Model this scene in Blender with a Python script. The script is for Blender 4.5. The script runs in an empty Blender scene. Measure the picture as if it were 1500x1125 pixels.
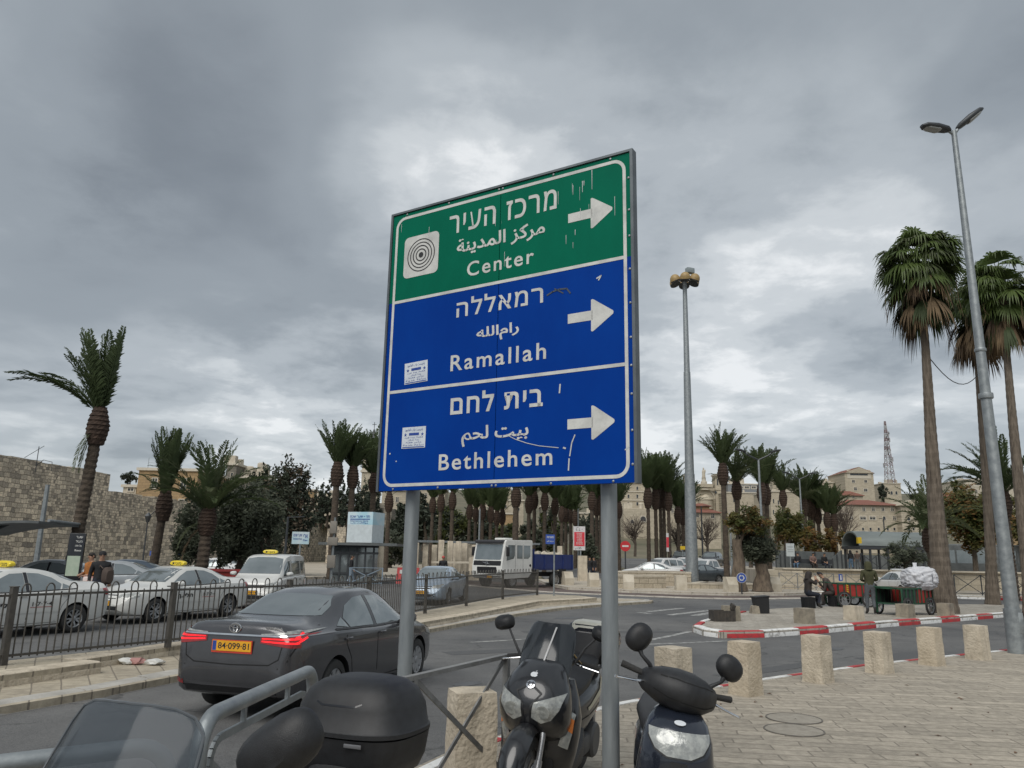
import bpy,bmesh,math,random
from mathutils import Vector,Matrix,Euler
from mathutils.bvhtree import BVHTree
random.seed(7)
sc = bpy.context.scene
col = sc.collection
R = math.radians
# ------------------------------------------------------------------ camera
FPX,EYE = 1127.0,1.8
CAMR = Matrix(((0.99980496,0.01974923,0.0),(-0.00429067,0.21721516,0.97611432),(0.01927751,-0.97592394,0.21725754)))
cam_d = bpy.data.cameras.new('camera')
cam = bpy.data.objects.new('camera',cam_d); col.objects.link(cam)
cam_d.sensor_width = 36; cam_d.lens = 36 * FPX / 1500
cam_d.clip_start = 0.05; cam_d.clip_end = 6000
cx,cu,cb = CAMR @ Vector((1,0,0)),CAMR @ Vector((0,-1,0)),CAMR @ Vector((0,0,-1))
mw = Matrix((cx,cu,cb)).transposed().to_4x4(); mw.translation = Vector((0,0,EYE))
cam.matrix_world = mw
sc.camera = cam

def _ray(px,py): return CAMR @ Vector(((px - 750) / FPX,(py - 562.5) / FPX,1.0))
def G(px,py,z=0.0):
    """survey: the spot at height z seen at photo pixel px, py"""
    d = _ray(px,py); t = (z - EYE) / d.z
    return Vector((d.x * t,d.y * t,z))
def AT(px,py,Y):
    """survey: the spot at distance Y seen at photo pixel px, py"""
    d = _ray(px,py); t = Y / d.y
    return Vector((d.x * t,Y,EYE + d.z * t))
def G2(px,py,z=0.0):
    p = G(px,py,z); return (p.x,p.y)
# ------------------------------------------------------------------ world, sun, exposure
SUN_EL,SUN_AZ = R(50),R(-158)          # azimuth from +Y towards +X
world = bpy.data.worlds.new('World'); sc.world = world; world.use_nodes = True
nt = world.node_tree; nt.nodes.clear(); N = nt.nodes.new; LK = nt.links.new
def wmath(op,a,b=None,c=None):
    n = N('ShaderNodeMath'); n.operation = op
    for i,v in enumerate((a,b,c)):
        if v is None: continue
        if isinstance(v,(int,float)): n.inputs[i].default_value = v
        else: LK(v,n.inputs[i])
    return n.outputs[0]
tc = N('ShaderNodeTexCoord'); sx = N('ShaderNodeSeparateXYZ'); LK(tc.outputs['Generated'],sx.inputs[0])
zz = wmath('ADD',wmath('MAXIMUM',sx.outputs[2],0.0),0.16)
cmb = N('ShaderNodeCombineXYZ'); LK(wmath('DIVIDE',sx.outputs[0],zz),cmb.inputs[0]); LK(wmath('DIVIDE',sx.outputs[1],zz),cmb.inputs[1])
def wnoise(scale,detail,rough,dist,off):
    mp = N('ShaderNodeMapping'); mp.inputs['Location'].default_value = off; LK(cmb.outputs[0],mp.inputs[0])
    n = N('ShaderNodeTexNoise'); n.inputs['Scale'].default_value = scale; n.inputs['Detail'].default_value = detail
    n.inputs['Roughness'].default_value = rough; n.inputs['Distortion'].default_value = dist
    LK(mp.outputs[0],n.inputs['Vector']); return n.outputs['Fac']
def ramp(fac,stops):
    n = N('ShaderNodeValToRGB'); e = n.color_ramp.elements
    n.color_ramp.interpolation = 'EASE'
    while len(e) < len(stops): e.new(0.5)
    for el,(p,c) in zip(e,stops): el.position = p; el.color = (*c,1) if len(c) == 3 else c
    LK(fac,n.inputs[0]); return n.outputs[0]
big = wnoise(0.95,3,0.5,0.35,(3.1,1.7,0.0))
mid = wnoise(2.0,7,0.46,0.25,(7.7,-2.2,0.4))
fine = wnoise(6.5,8,0.6,0.2,(1.2,4.4,0.9))
# openings where the cloud deck is thin: direction, tightness, amount
lobes = [((760,215),90,.30),((545,250),140,.16),((380,560),75,.34),((180,540),90,.14),((1150,560),26,.20),((1290,330),120,.10),((1010,190),110,.12),
         ((760,620),30,.12),((120,430),60,-.16),((330,330),34,-.16),((250,640),130,-.10),((330,120),20,-.08),((800,40),60,-.14),((1240,130),30,-.10),((60,600),90,.08)]
acc = None
for (px,py),k,a in lobes:
    d = _ray(px,py).normalized()
    vm = N('ShaderNodeVectorMath'); vm.operation = 'DOT_PRODUCT'; LK(tc.outputs['Generated'],vm.inputs[0]); vm.inputs[1].default_value = d
    w = wmath('MULTIPLY',wmath('POWER',wmath('MAXIMUM',vm.outputs['Value'],0.0),float(k)),a)
    acc = w if acc is None else wmath('ADD',acc,w)
thin = wmath('ADD',wmath('MULTIPLY',wmath('SUBTRACT',big,0.5),0.55),wmath('MULTIPLY',wmath('SUBTRACT',mid,0.5),0.72))
thin = wmath('ADD',thin,wmath('MULTIPLY',wmath('SUBTRACT',fine,0.5),0.17))
lob = wmath('MULTIPLY',acc,wmath('ADD',wmath('MULTIPLY',wmath('MULTIPLY',mid,fine),3.6),0.1))
hor = wmath('MULTIPLY',wmath('POWER',wmath('SUBTRACT',1.0,wmath('MAXIMUM',sx.outputs[2],0.0)),6.0),0.13)
thin = wmath('ADD',wmath('ADD',wmath('ADD',thin,lob),hor),0.40)
thin = wmath('ADD',wmath('MULTIPLY',wmath('SUBTRACT',thin,0.5),1.3),0.54)
cloud = ramp(thin,[(0.0,(0.125,0.141,0.158)),(0.28,(0.182,0.203,0.222)),(0.55,(0.265,0.288,0.307)),(0.78,(0.365,0.386,0.40)),(1.0,(0.50,0.513,0.52))])
sky = N('ShaderNodeTexSky'); sky.sky_type = 'NISHITA'; sky.sun_disc = False; sky.sun_elevation = SUN_EL; sky.sun_rotation = SUN_AZ
b1 = N('ShaderNodeBackground'); LK(sky.outputs[0],b1.inputs[0]); b1.inputs[1].default_value = 0.08
b2 = N('ShaderNodeBackground'); LK(cloud,b2.inputs[0]); b2.inputs[1].default_value = 1.0
mx = N('ShaderNodeMixShader'); mx.inputs[0].default_value = 0.93; LK(b1.outputs[0],mx.inputs[1]); LK(b2.outputs[0],mx.inputs[2])
wo = N('ShaderNodeOutputWorld'); LK(mx.outputs[0],wo.inputs[0])
sun_d = bpy.data.lights.new('sun','SUN'); sun_d.energy = 1.5; sun_d.angle = R(50); sun_d.color = (1.0,0.97,0.92)
sun = bpy.data.objects.new('sun',sun_d); col.objects.link(sun)
sdir = Vector((math.sin(SUN_AZ) * math.cos(SUN_EL),math.cos(SUN_AZ) * math.cos(SUN_EL),math.sin(SUN_EL)))
sun.rotation_euler = (-sdir).to_track_quat('-Z','Y').to_euler(); sun.location = (0,0,60)
vs = sc.view_settings; vs.view_transform = 'Standard'; vs.look = 'None'; vs.exposure = 0.78; vs.gamma = 1.0
# ------------------------------------------------------------------ materials
_m = {}
def mat(name,c,rough=.7,metal=0.0,c2=None,vs=4.0,vd=5,bump=0.0,bs=60.0,spec=.5,coat=0.0,stretch=(1,1,1),lo=.35,hi=.65,emit=0.0,alpha=1.0,rvar=0.0):
    if name in _m: return _m[name]
    m = bpy.data.materials.new(name); m.use_nodes = True
    t = m.node_tree; p = t.nodes['Principled BSDF']
    p.inputs['Base Color'].default_value = (*c,1); p.inputs['Roughness'].default_value = rough
    p.inputs['Metallic'].default_value = metal; p.inputs['Specular IOR Level'].default_value = spec
    p.inputs['Coat Weight'].default_value = coat; p.inputs['Coat Roughness'].default_value = .06
    p.inputs['Alpha'].default_value = alpha
    if emit:
        p.inputs['Emission Color'].default_value = (*c,1); p.inputs['Emission Strength'].default_value = emit
    tcn = t.nodes.new('ShaderNodeTexCoord'); mp = t.nodes.new('ShaderNodeMapping'); mp.inputs['Scale'].default_value = stretch
    t.links.new(tcn.outputs['Object'],mp.inputs[0])
    oi = t.nodes.new('ShaderNodeObjectInfo'); vm_ = t.nodes.new('ShaderNodeVectorMath'); vm_.operation = 'SCALE'; vm_.inputs[0].default_value = (17,31,23); t.links.new(oi.outputs['Random'],vm_.inputs['Scale']); t.links.new(vm_.outputs[0],mp.inputs['Location'])
    if c2 is None: c2 = tuple(x * .86 for x in c)
    nz = t.nodes.new('ShaderNodeTexNoise'); nz.inputs['Scale'].default_value = vs; nz.inputs['Detail'].default_value = vd; nz.inputs['Roughness'].default_value = .62
    t.links.new(mp.outputs[0],nz.inputs['Vector'])
    rp = t.nodes.new('ShaderNodeValToRGB'); rp.color_ramp.elements[0].position = lo; rp.color_ramp.elements[1].position = hi
    rp.color_ramp.elements[0].color = (*c2,1); rp.color_ramp.elements[1].color = (*c,1)
    t.links.new(nz.outputs['Fac'],rp.inputs[0]); t.links.new(rp.outputs[0],p.inputs['Base Color'])
    if emit: t.links.new(rp.outputs[0],p.inputs['Emission Color'])
    if rvar:
        mr = t.nodes.new('ShaderNodeMapRange'); mr.inputs[3].default_value = max(rough - rvar,.02); mr.inputs[4].default_value = min(rough + rvar,1)
        t.links.new(nz.outputs['Fac'],mr.inputs[0]); t.links.new(mr.outputs[0],p.inputs['Roughness'])
    if bump:
        nb = t.nodes.new('ShaderNodeTexNoise'); nb.inputs['Scale'].default_value = bs; nb.inputs['Detail'].default_value = 4
        t.links.new(mp.outputs[0],nb.inputs['Vector'])
        bp = t.nodes.new('ShaderNodeBump'); bp.inputs['Strength'].default_value = bump; bp.inputs['Distance'].default_value = .02
        t.links.new(nb.outputs['Fac'],bp.inputs['Height']); t.links.new(bp.outputs[0],p.inputs['Normal'])
    _m[name] = m; return m

def leafy(m,amount=.4):
    t = m.node_tree; p = t.nodes['Principled BSDF']; tr = t.nodes.new('ShaderNodeBsdfTranslucent'); mx_ = t.nodes.new('ShaderNodeMixShader'); mx_.inputs[0].default_value = amount
    t.links.new(p.inputs['Base Color'].links[0].from_socket,tr.inputs[0]); t.links.new(p.outputs[0],mx_.inputs[1]); t.links.new(tr.outputs[0],mx_.inputs[2]); t.links.new(mx_.outputs[0],t.nodes['Material Output'].inputs[0])
def nod(t,kind,**kw):
    n = t.nodes.new(kind)
    for k,v in kw.items():
        if k in n.inputs.keys() if hasattr(n.inputs,'keys') else False: n.inputs[k].default_value = v
        else: setattr(n,k,v)
    return n
def stone_mat(name,ca,cb,mortar,bw,bh,plane='xz',rot=0.0,msize=.02,stain=(.12,.11,.095),stain_amt=.6,offset=.5,bump=.6,warp=.03,stain_scale=.35,sq=1.0,pits=.35,mix2=False):
    """courses of cut stone: brick pattern in the object's own plane, each block its own tone, worn and stained"""
    if name in _m: return _m[name]
    m = bpy.data.materials.new(name); m.use_nodes = True; t = m.node_tree; p = t.nodes['Principled BSDF']; L = t.links.new
    tcn = nod(t,'ShaderNodeTexCoord'); sp = nod(t,'ShaderNodeSeparateXYZ'); L(tcn.outputs['Object'],sp.inputs[0])
    cb_ = nod(t,'ShaderNodeCombineXYZ')
    L(sp.outputs['XYZ'.index(plane[0].upper())],cb_.inputs[0]); L(sp.outputs['XYZ'.index(plane[1].upper())],cb_.inputs[1])
    wn = nod(t,'ShaderNodeTexNoise'); wn.inputs['Scale'].default_value = 1.3; wn.inputs['Detail'].default_value = 3; L(cb_.outputs[0],wn.inputs['Vector'])
    vm = nod(t,'ShaderNodeVectorMath',operation='MULTIPLY_ADD'); L(wn.outputs['Color'],vm.inputs[0]); vm.inputs[1].default_value = (warp,warp,0); L(cb_.outputs[0],vm.inputs[2])
    mp = nod(t,'ShaderNodeMapping'); mp.inputs['Rotation'].default_value = (0,0,rot); L(vm.outputs[0],mp.inputs[0])
    br = nod(t,'ShaderNodeTexBrick'); br.offset = offset; br.squash = sq; br.squash_frequency = 3
    br.inputs['Color1'].default_value = (0,0,0,1); br.inputs['Color2'].default_value = (1,1,1,1); br.inputs['Mortar'].default_value = (.5,.5,.5,1)
    br.inputs['Scale'].default_value = 1; br.inputs['Brick Width'].default_value = bw; br.inputs['Row Height'].default_value = bh
    br.inputs['Mortar Size'].default_value = msize; br.inputs['Mortar Smooth'].default_value = .35; br.inputs['Bias'].default_value = 0
    L(mp.outputs[0],br.inputs['Vector'])
    rp = nod(t,'ShaderNodeValToRGB'); e = rp.color_ramp.elements; e[0].color = (*ca,1); e[1].color = (*cb,1)
    mid = e.new(.5); mid.color = (*[(a * .55 + b * .45) for a,b in zip(ca,cb)],1)
    bcol,bfac = br.outputs['Color'],br.outputs['Fac']
    if mix2:
        b2 = nod(t,'ShaderNodeTexBrick'); b2.offset = .37; b2.squash = .8; b2.squash_frequency = 2
        for k_ in ('Color1','Color2','Mortar','Scale','Mortar Smooth','Bias'): b2.inputs[k_].default_value = br.inputs[k_].default_value
        b2.inputs['Brick Width'].default_value = bw * .62; b2.inputs['Row Height'].default_value = bh * .66; b2.inputs['Mortar Size'].default_value = msize * .8
        L(mp.outputs[0],b2.inputs['Vector']); nm = nod(t,'ShaderNodeTexNoise'); nm.inputs['Scale'].default_value = .16; nm.inputs['Detail'].default_value = 2; L(cb_.outputs[0],nm.inputs['Vector'])
        gt = nod(t,'ShaderNodeMath',operation='GREATER_THAN'); gt.inputs[1].default_value = .5; L(nm.outputs['Fac'],gt.inputs[0])
        xm = nod(t,'ShaderNodeMix',data_type='RGBA'); L(gt.outputs[0],xm.inputs[0]); L(bcol,xm.inputs[6]); L(b2.outputs['Color'],xm.inputs[7]); bcol = xm.outputs[2]
        xf_ = nod(t,'ShaderNodeMix',data_type='FLOAT'); L(gt.outputs[0],xf_.inputs[0]); L(bfac,xf_.inputs[2]); L(b2.outputs['Fac'],xf_.inputs[3]); bfac = xf_.outputs[0]
    L(bcol,rp.inputs[0])
    n1 = nod(t,'ShaderNodeTexNoise'); n1.inputs['Scale'].default_value = stain_scale; n1.inputs['Detail'].default_value = 9; n1.inputs['Roughness'].default_value = .65; L(cb_.outputs[0],n1.inputs['Vector'])
    r1 = nod(t,'ShaderNodeMapRange'); r1.inputs[1].default_value = .42; r1.inputs[2].default_value = .72; r1.inputs[4].default_value = stain_amt; L(n1.outputs['Fac'],r1.inputs[0])
    m1 = nod(t,'ShaderNodeMix',data_type='RGBA'); L(r1.outputs[0],m1.inputs[0]); L(rp.outputs[0],m1.inputs[6]); m1.inputs[7].default_value = (*stain,1)
    n2 = nod(t,'ShaderNodeTexNoise'); n2.inputs['Scale'].default_value = 9; n2.inputs['Detail'].default_value = 7; n2.inputs['Roughness'].default_value = .7; L(tcn.outputs['Object'],n2.inputs['Vector'])
    r2 = nod(t,'ShaderNodeMapRange'); r2.inputs[1].default_value = .3; r2.inputs[2].default_value = .7; r2.inputs[3].default_value = 1 - pits; r2.inputs[4].default_value = 1 + pits * .55; L(n2.outputs['Fac'],r2.inputs[0])
    m2 = nod(t,'ShaderNodeMix',data_type='RGBA',blend_type='MULTIPLY'); m2.inputs[0].default_value = 1; L(m1.outputs[2],m2.inputs[6]); L(r2.outputs[0],m2.inputs[7])
    m3 = nod(t,'ShaderNodeMix',data_type='RGBA'); L(bfac,m3.inputs[0]); L(m2.outputs[2],m3.inputs[6]); m3.inputs[7].default_value = (*mortar,1)
    L(m3.outputs[2],p.inputs['Base Color']); p.inputs['Roughness'].default_value = .88; p.inputs['Specular IOR Level'].default_value = .25
    hm = nod(t,'ShaderNodeMath',operation='SUBTRACT'); 
    hn = nod(t,'ShaderNodeMath',operation='MULTIPLY'); L(n2.outputs['Fac'],hn.inputs[0]); hn.inputs[1].default_value = .8
    L(hn.outputs[0],hm.inputs[0]); L(bfac,hm.inputs[1])
    bp = nod(t,'ShaderNodeBump'); bp.inputs['Strength'].default_value = bump; bp.inputs['Distance'].default_value = .03; L(hm.outputs[0],bp.inputs['Height']); L(bp.outputs[0],p.inputs['Normal'])
    _m[name] = m; return m

def asphalt_mat():
    m = bpy.data.materials.new('asphalt'); m.use_nodes = True; t = m.node_tree; p = t.nodes['Principled BSDF']; L = t.links.new
    tcn = nod(t,'ShaderNodeTexCoord')
    def noise(s,d,r=.6):
        n = nod(t,'ShaderNodeTexNoise'); n.inputs['Scale'].default_value = s; n.inputs['Detail'].default_value = d; n.inputs['Roughness'].default_value = r; L(tcn.outputs['Object'],n.inputs['Vector']); return n
    n1,n2,n3 = noise(.23,6),noise(90,2),noise(1.6,7,.7)
    rp = nod(t,'ShaderNodeValToRGB'); e = rp.color_ramp.elements; e[0].position = .35; e[1].position = .68; e[0].color = (.083,.084,.085,1); e[1].color = (.145,.143,.138,1); L(n1.outputs['Fac'],rp.inputs[0])
    def mulr(src,fac,a,b,lo=.3,hi=.7):
        r = nod(t,'ShaderNodeMapRange'); r.inputs[1].default_value = lo; r.inputs[2].default_value = hi; r.inputs[3].default_value = a; r.inputs[4].default_value = b; L(fac,r.inputs[0])
        mm = nod(t,'ShaderNodeMix',data_type='RGBA',blend_type='MULTIPLY'); mm.inputs[0].default_value = 1; L(src,mm.inputs[6]); L(r.outputs[0],mm.inputs[7]); return mm.outputs[2]
    c = mulr(rp.outputs[0],n2.outputs['Fac'],.62,1.45); c = mulr(c,n3.outputs['Fac'],.85,1.12)
    # cracks
    vo = nod(t,'ShaderNodeTexVoronoi',feature='DISTANCE_TO_EDGE'); vo.inputs['Scale'].default_value = .55
    wv = nod(t,'ShaderNodeVectorMath',operation='MULTIPLY_ADD'); L(n3.outputs['Color'],wv.inputs[0]); wv.inputs[1].default_value = (.9,.9,0); L(tcn.outputs['Object'],wv.inputs[2]); L(wv.outputs[0],vo.inputs['Vector'])
    cr = nod(t,'ShaderNodeMapRange'); cr.inputs[1].default_value = .0; cr.inputs[2].default_value = .012; cr.inputs[3].default_value = .45; cr.inputs[4].default_value = 1; L(vo.outputs['Distance'],cr.inputs[0])
    mk = nod(t,'ShaderNodeMapRange'); mk.inputs[1].default_value = .47; mk.inputs[2].default_value = .56; mk.inputs[3].default_value = 1; mk.inputs[4].default_value = 0; 
    n4 = noise(.4,3); L(n4.outputs['Fac'],mk.inputs[0])
    mx_ = nod(t,'ShaderNodeMath',operation='MAXIMUM'); L(cr.outputs[0],mx_.inputs[0]); L(mk.outputs[0],mx_.inputs[1])
    mm = nod(t,'ShaderNodeMix',data_type='RGBA',blend_type='MULTIPLY'); mm.inputs[0].default_value = 1; L(c,mm.inputs[6]); L(mx_.outputs[0],mm.inputs[7])
    L(mm.outputs[2],p.inputs['Base Color']); p.inputs['Roughness'].default_value = .82; p.inputs['Specular IOR Level'].default_value = .35
    bp = nod(t,'ShaderNodeBump'); bp.inputs['Strength'].default_value = .5; bp.inputs['Distance'].default_value = .006; L(n2.outputs['Fac'],bp.inputs['Height']); L(bp.outputs[0],p.inputs['Normal'])
    _m['asphalt'] = m; return m

def glass_sheet(name,tint,amount,rough=.05):
    """thin tinted plastic or glass one can look through"""
    m = bpy.data.materials.new(name); m.use_nodes = True; t = m.node_tree; L = t.links.new
    p = t.nodes['Principled BSDF']; p.inputs['Base Color'].default_value = (*tint,1); p.inputs['Roughness'].default_value = rough; p.inputs['Specular IOR Level'].default_value = .6
    tr = nod(t,'ShaderNodeBsdfTransparent'); tr.inputs[0].default_value = (*[min(1,x * .5 + .5) for x in tint],1)
    mx_ = nod(t,'ShaderNodeMixShader'); mx_.inputs[0].default_value = amount
    L(tr.outputs[0],mx_.inputs[1]); L(p.outputs[0],mx_.inputs[2]); L(mx_.outputs[0],t.nodes['Material Output'].inputs[0])
    _m[name] = m; return m

# ------------------------------------------------------------------ objects
def tag(o,label=None,cat=None,group=None,kind=None):
    if label: o['label'] = label
    if cat: o['category'] = cat
    if group: o['group'] = group
    if kind: o['kind'] = kind
    return o
def empty(name,loc=(0,0,0),rz=0.0,label=None,cat=None,group=None,rot=None):
    o = bpy.data.objects.new(name,None); col.objects.link(o); o.location = loc; o.rotation_euler = rot if rot else (0,0,rz)
    o.empty_display_size = .2
    return tag(o,label,cat,group)
def copy_tree(o,parent=None):
    c = o.copy(); col.objects.link(c)
    if parent is not None: c.parent = parent
    for ch in o.children: copy_tree(ch,c)
    return c
def dup(o,loc=None,rz=None,label=None,group=None,scale=None):
    c = copy_tree(o)
    if loc is not None: c.location = loc
    if rz is not None: c.rotation_euler = (0,0,rz)
    if scale is not None: c.scale = scale if hasattr(scale,'__len__') else (scale,) * 3
    if label: c['label'] = label
    if group: c['group'] = group
    return c
def pchip(pts,x):
    n = len(pts)
    if x <= pts[0][0]: return pts[0][1]
    if x >= pts[-1][0]: return pts[-1][1]
    d = [(pts[i + 1][1] - pts[i][1]) / (pts[i + 1][0] - pts[i][0]) for i in range(n - 1)]
    def m(i):
        if i == 0: return d[0]
        if i == n - 1: return d[-1]
        return 0 if d[i - 1] * d[i] <= 0 else 2 * d[i - 1] * d[i] / (d[i - 1] + d[i])
    for i in range(n - 1):
        if x <= pts[i + 1][0]:
            h = pts[i + 1][0] - pts[i][0]; t = (x - pts[i][0]) / h
            return (2*t**3 - 3*t*t + 1) * pts[i][1] + (t**3 - 2*t*t + t) * h * m(i) + (-2*t**3 + 3*t*t) * pts[i + 1][1] + (t**3 - t*t) * h * m(i + 1)
class MB:
    def __init__(s): s.v,s.f,s.m = [],[],[]
    def add(s,vs,fs,mi=0):
        o = len(s.v); s.v += [tuple(v) for v in vs]; s.f += [tuple(i + o for i in f) for f in fs]; s.m += [mi] * len(fs); return s
    def box(s,c,d,rz=0.0,mi=0,bev=0.0,rot=None):
        bm = bmesh.new(); bmesh.ops.create_cube(bm,size=1)
        for v in bm.verts: v.co = Vector((v.co.x * d[0],v.co.y * d[1],v.co.z * d[2]))
        if bev: bmesh.ops.bevel(bm,geom=bm.edges[:] + bm.verts[:],offset=bev,segments=2,profile=.5,affect='EDGES',clamp_overlap=True)
        M = Matrix.Translation(Vector(c)) @ (rot.to_matrix().to_4x4() if rot is not None else Matrix.Rotation(rz,4,'Z'))
        s.bm(bm,M,mi); bm.free(); return s
    def bm(s,bm,M=None,mi=0):
        bm.verts.ensure_lookup_table()
        for i,v in enumerate(bm.verts): v.index = i
        s.add([(M @ v.co if M is not None else v.co) for v in bm.verts],[[v.index for v in f.verts] for f in bm.faces],mi)
    def bar(s,a,b,w,h=None,mi=0,up=(0,0,1)):
        a,b = Vector(a),Vector(b); h = w if h is None else h; d = (b - a).normalized(); u = Vector(up)
        if abs(d.dot(u)) > .99: u = Vector((1,0,0))
        x = d.cross(u).normalized() * w / 2; z = x.cross(d).normalized() * h / 2
        s.add([a - x - z,a + x - z,a + x + z,a - x + z,b - x - z,b + x - z,b + x + z,b - x + z],[(0,1,2,3),(7,6,5,4),(0,4,5,1),(1,5,6,2),(2,6,7,3),(3,7,4,0)],mi); return s
    def loft(s,rings,mi=0,cap=True,closed=True):
        n = len(rings[0]); vs = [p for r in rings for p in r]; fs = []
        for i in range(len(rings) - 1):
            for j in range(n if closed else n - 1):
                k = (j + 1) % n; fs.append((i * n + j,i * n + k,(i + 1) * n + k,(i + 1) * n + j))
        if cap and closed:
            fs.append(tuple(reversed(range(n)))); fs.append(tuple(range((len(rings) - 1) * n,len(rings) * n)))
        s.add(vs,fs,mi); return s
    def tube(s,pts,r,n=8,mi=0,cap=True,flat=1.0,up=None):
        pts = [Vector(p) for p in pts]; rr = r if hasattr(r,'__len__') else [r] * len(pts); rings = []; prev = Vector(up) if up else None
        for i,p in enumerate(pts):
            d = (pts[min(i + 1,len(pts) - 1)] - pts[max(i - 1,0)]).normalized()
            if prev is None:
                prev = Vector((0,0,1)) if abs(d.z) < .9 else Vector((1,0,0))
            x = d.cross(prev).normalized(); y = x.cross(d).normalized(); prev = y
            rings.append([p + (x * math.cos(a) + y * math.sin(a) * flat) * rr[i] for a in [2 * math.pi * k / n for k in range(n)]])
        return s.loft([list(q) for q in rings],mi,cap)
    def lathe(s,prof,n=24,mi=0,M=None,cap=True):
        rings = [[Vector((r * math.cos(2 * math.pi * k / n),r * math.sin(2 * math.pi * k / n),z)) for k in range(n)] for r,z in prof]
        if M is not None: rings = [[M @ p for p in q] for q in rings]
        return s.loft(rings,mi,cap)
    def prism(s,poly,z0,z1,mi=0,side=None):
        n = len(poly); a = sum(poly[i][0] * poly[(i + 1) % n][1] - poly[(i + 1) % n][0] * poly[i][1] for i in range(n))
        if a < 0: poly = poly[::-1]
        s.add([(x,y,z1) for x,y in poly],[tuple(range(n))],mi)
        s.add([(x,y,z0) for x,y in poly] + [(x,y,z1) for x,y in poly],[(i,(i + 1) % n,n + (i + 1) % n,n + i) for i in range(n)],mi if side is None else side)
        s.add([(x,y,z0) for x,y in poly],[tuple(reversed(range(n)))],mi if side is None else side); return s
    def sell(s,st,axis='x',n=20,mi=0,e=2.6):
        """stations (t, cu, cv, ru, rv[, e]) of superellipses along an axis; x: u=y v=z; y: u=x v=z; z: u=x v=y"""
        rings = []
        for q in st:
            t,cu_,cv_,ru,rv = q[:5]; ee = q[5] if len(q) > 5 else e; ring = []
            for k in range(n):
                a = 2 * math.pi * (k + .5) / n; c,si = math.cos(a),math.sin(a)
                u = cu_ + ru * math.copysign(abs(c) ** (2 / ee),c); v = cv_ + rv * math.copysign(abs(si) ** (2 / ee),si)
                ring.append({'x': (t,u,v),'y': (u,t,v),'z': (u,v,t)}[axis])
            rings.append(ring)
        return s.loft(rings,mi)
    def xf(s,M):
        s.v = [tuple(M @ Vector(v)) for v in s.v]; return s
    def build(s,name,mats,parent=None,loc=None,rz=None,ang=38,rot=None,fix=True):
        me = bpy.data.meshes.new(name); me.from_pydata(s.v,[],s.f)
        for m in (mats if isinstance(mats,(list,tuple)) else [mats]): me.materials.append(m)
        me.polygons.foreach_set('material_index',s.m)
        me.polygons.foreach_set('use_smooth',[ang > 0] * len(s.f))
        me.update()
        if fix and len(s.f) < 60000:
            b = bmesh.new(); b.from_mesh(me); bmesh.ops.recalc_face_normals(b,faces=b.faces[:]); b.to_mesh(me); b.free()
        if 0 < ang < 180: me.set_sharp_from_angle(angle=R(ang))
        o = bpy.data.objects.new(name,me); col.objects.link(o)
        if parent is not None: o.parent = parent
        if loc is not None: o.location = loc
        if rz is not None: o.rotation_euler = (0,0,rz)
        if rot is not None: o.rotation_euler = rot
        return o
def fallen_to_mesh(o,name,mats,parent):
    bpy.context.view_layer.update(); dg = bpy.context.evaluated_depsgraph_get()
    me = bpy.data.meshes.new_from_object(o.evaluated_get(dg)); me.name = name
    return me
def text_mesh(txt,width=None,height=None,depth=.004,bold=0.0,space=1.0):
    """lettering as verts, faces in its own plane, lower-left at 0,0 and fitted to width / height"""
    cu_ = bpy.data.curves.new('lettering','FONT'); cu_.body = txt; cu_.extrude = depth / 2 if depth else 0; cu_.offset = bold; cu_.resolution_u = 4; cu_.space_character = space
    o = bpy.data.objects.new('lettering',cu_); col.objects.link(o); bpy.context.view_layer.update()
    me = bpy.data.meshes.new_from_object(o.evaluated_get(bpy.context.evaluated_depsgraph_get()))
    vs_ = [v.co.copy() for v in me.vertices]; fs = [tuple(p.vertices) for p in me.polygons]
    bpy.data.objects.remove(o); bpy.data.curves.remove(cu_); bpy.data.meshes.remove(me)
    if not vs_: return [],[]
    x0,x1 = min(v.x for v in vs_),max(v.x for v in vs_); y0,y1 = min(v.y for v in vs_),max(v.y for v in vs_)
    sx_ = (width / (x1 - x0)) if width else None; sy_ = (height / (y1 - y0)) if height else None
    sx_ = sx_ or sy_; sy_ = sy_ or sx_
    return [Vector(((v.x - x0) * sx_,(v.y - y0) * sy_,v.z if depth else 0)) for v in vs_],fs
def text_on(mb,txt,M,width=None,height=None,depth=.004,bold=0.0,mi=0,space=1.0):
    v,f = text_mesh(txt,width,height,depth,bold,space); mb.add([M @ p for p in v],f,mi)
def frame(o,x,y):
    x,y = Vector(x).normalized(),Vector(y).normalized(); z = x.cross(y)
    M = Matrix((x,y,z)).transposed().to_4x4(); M.translation = Vector(o); return M
def bvh_of(mb): return BVHTree.FromPolygons([Vector(v) for v in mb.v],mb.f)
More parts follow.
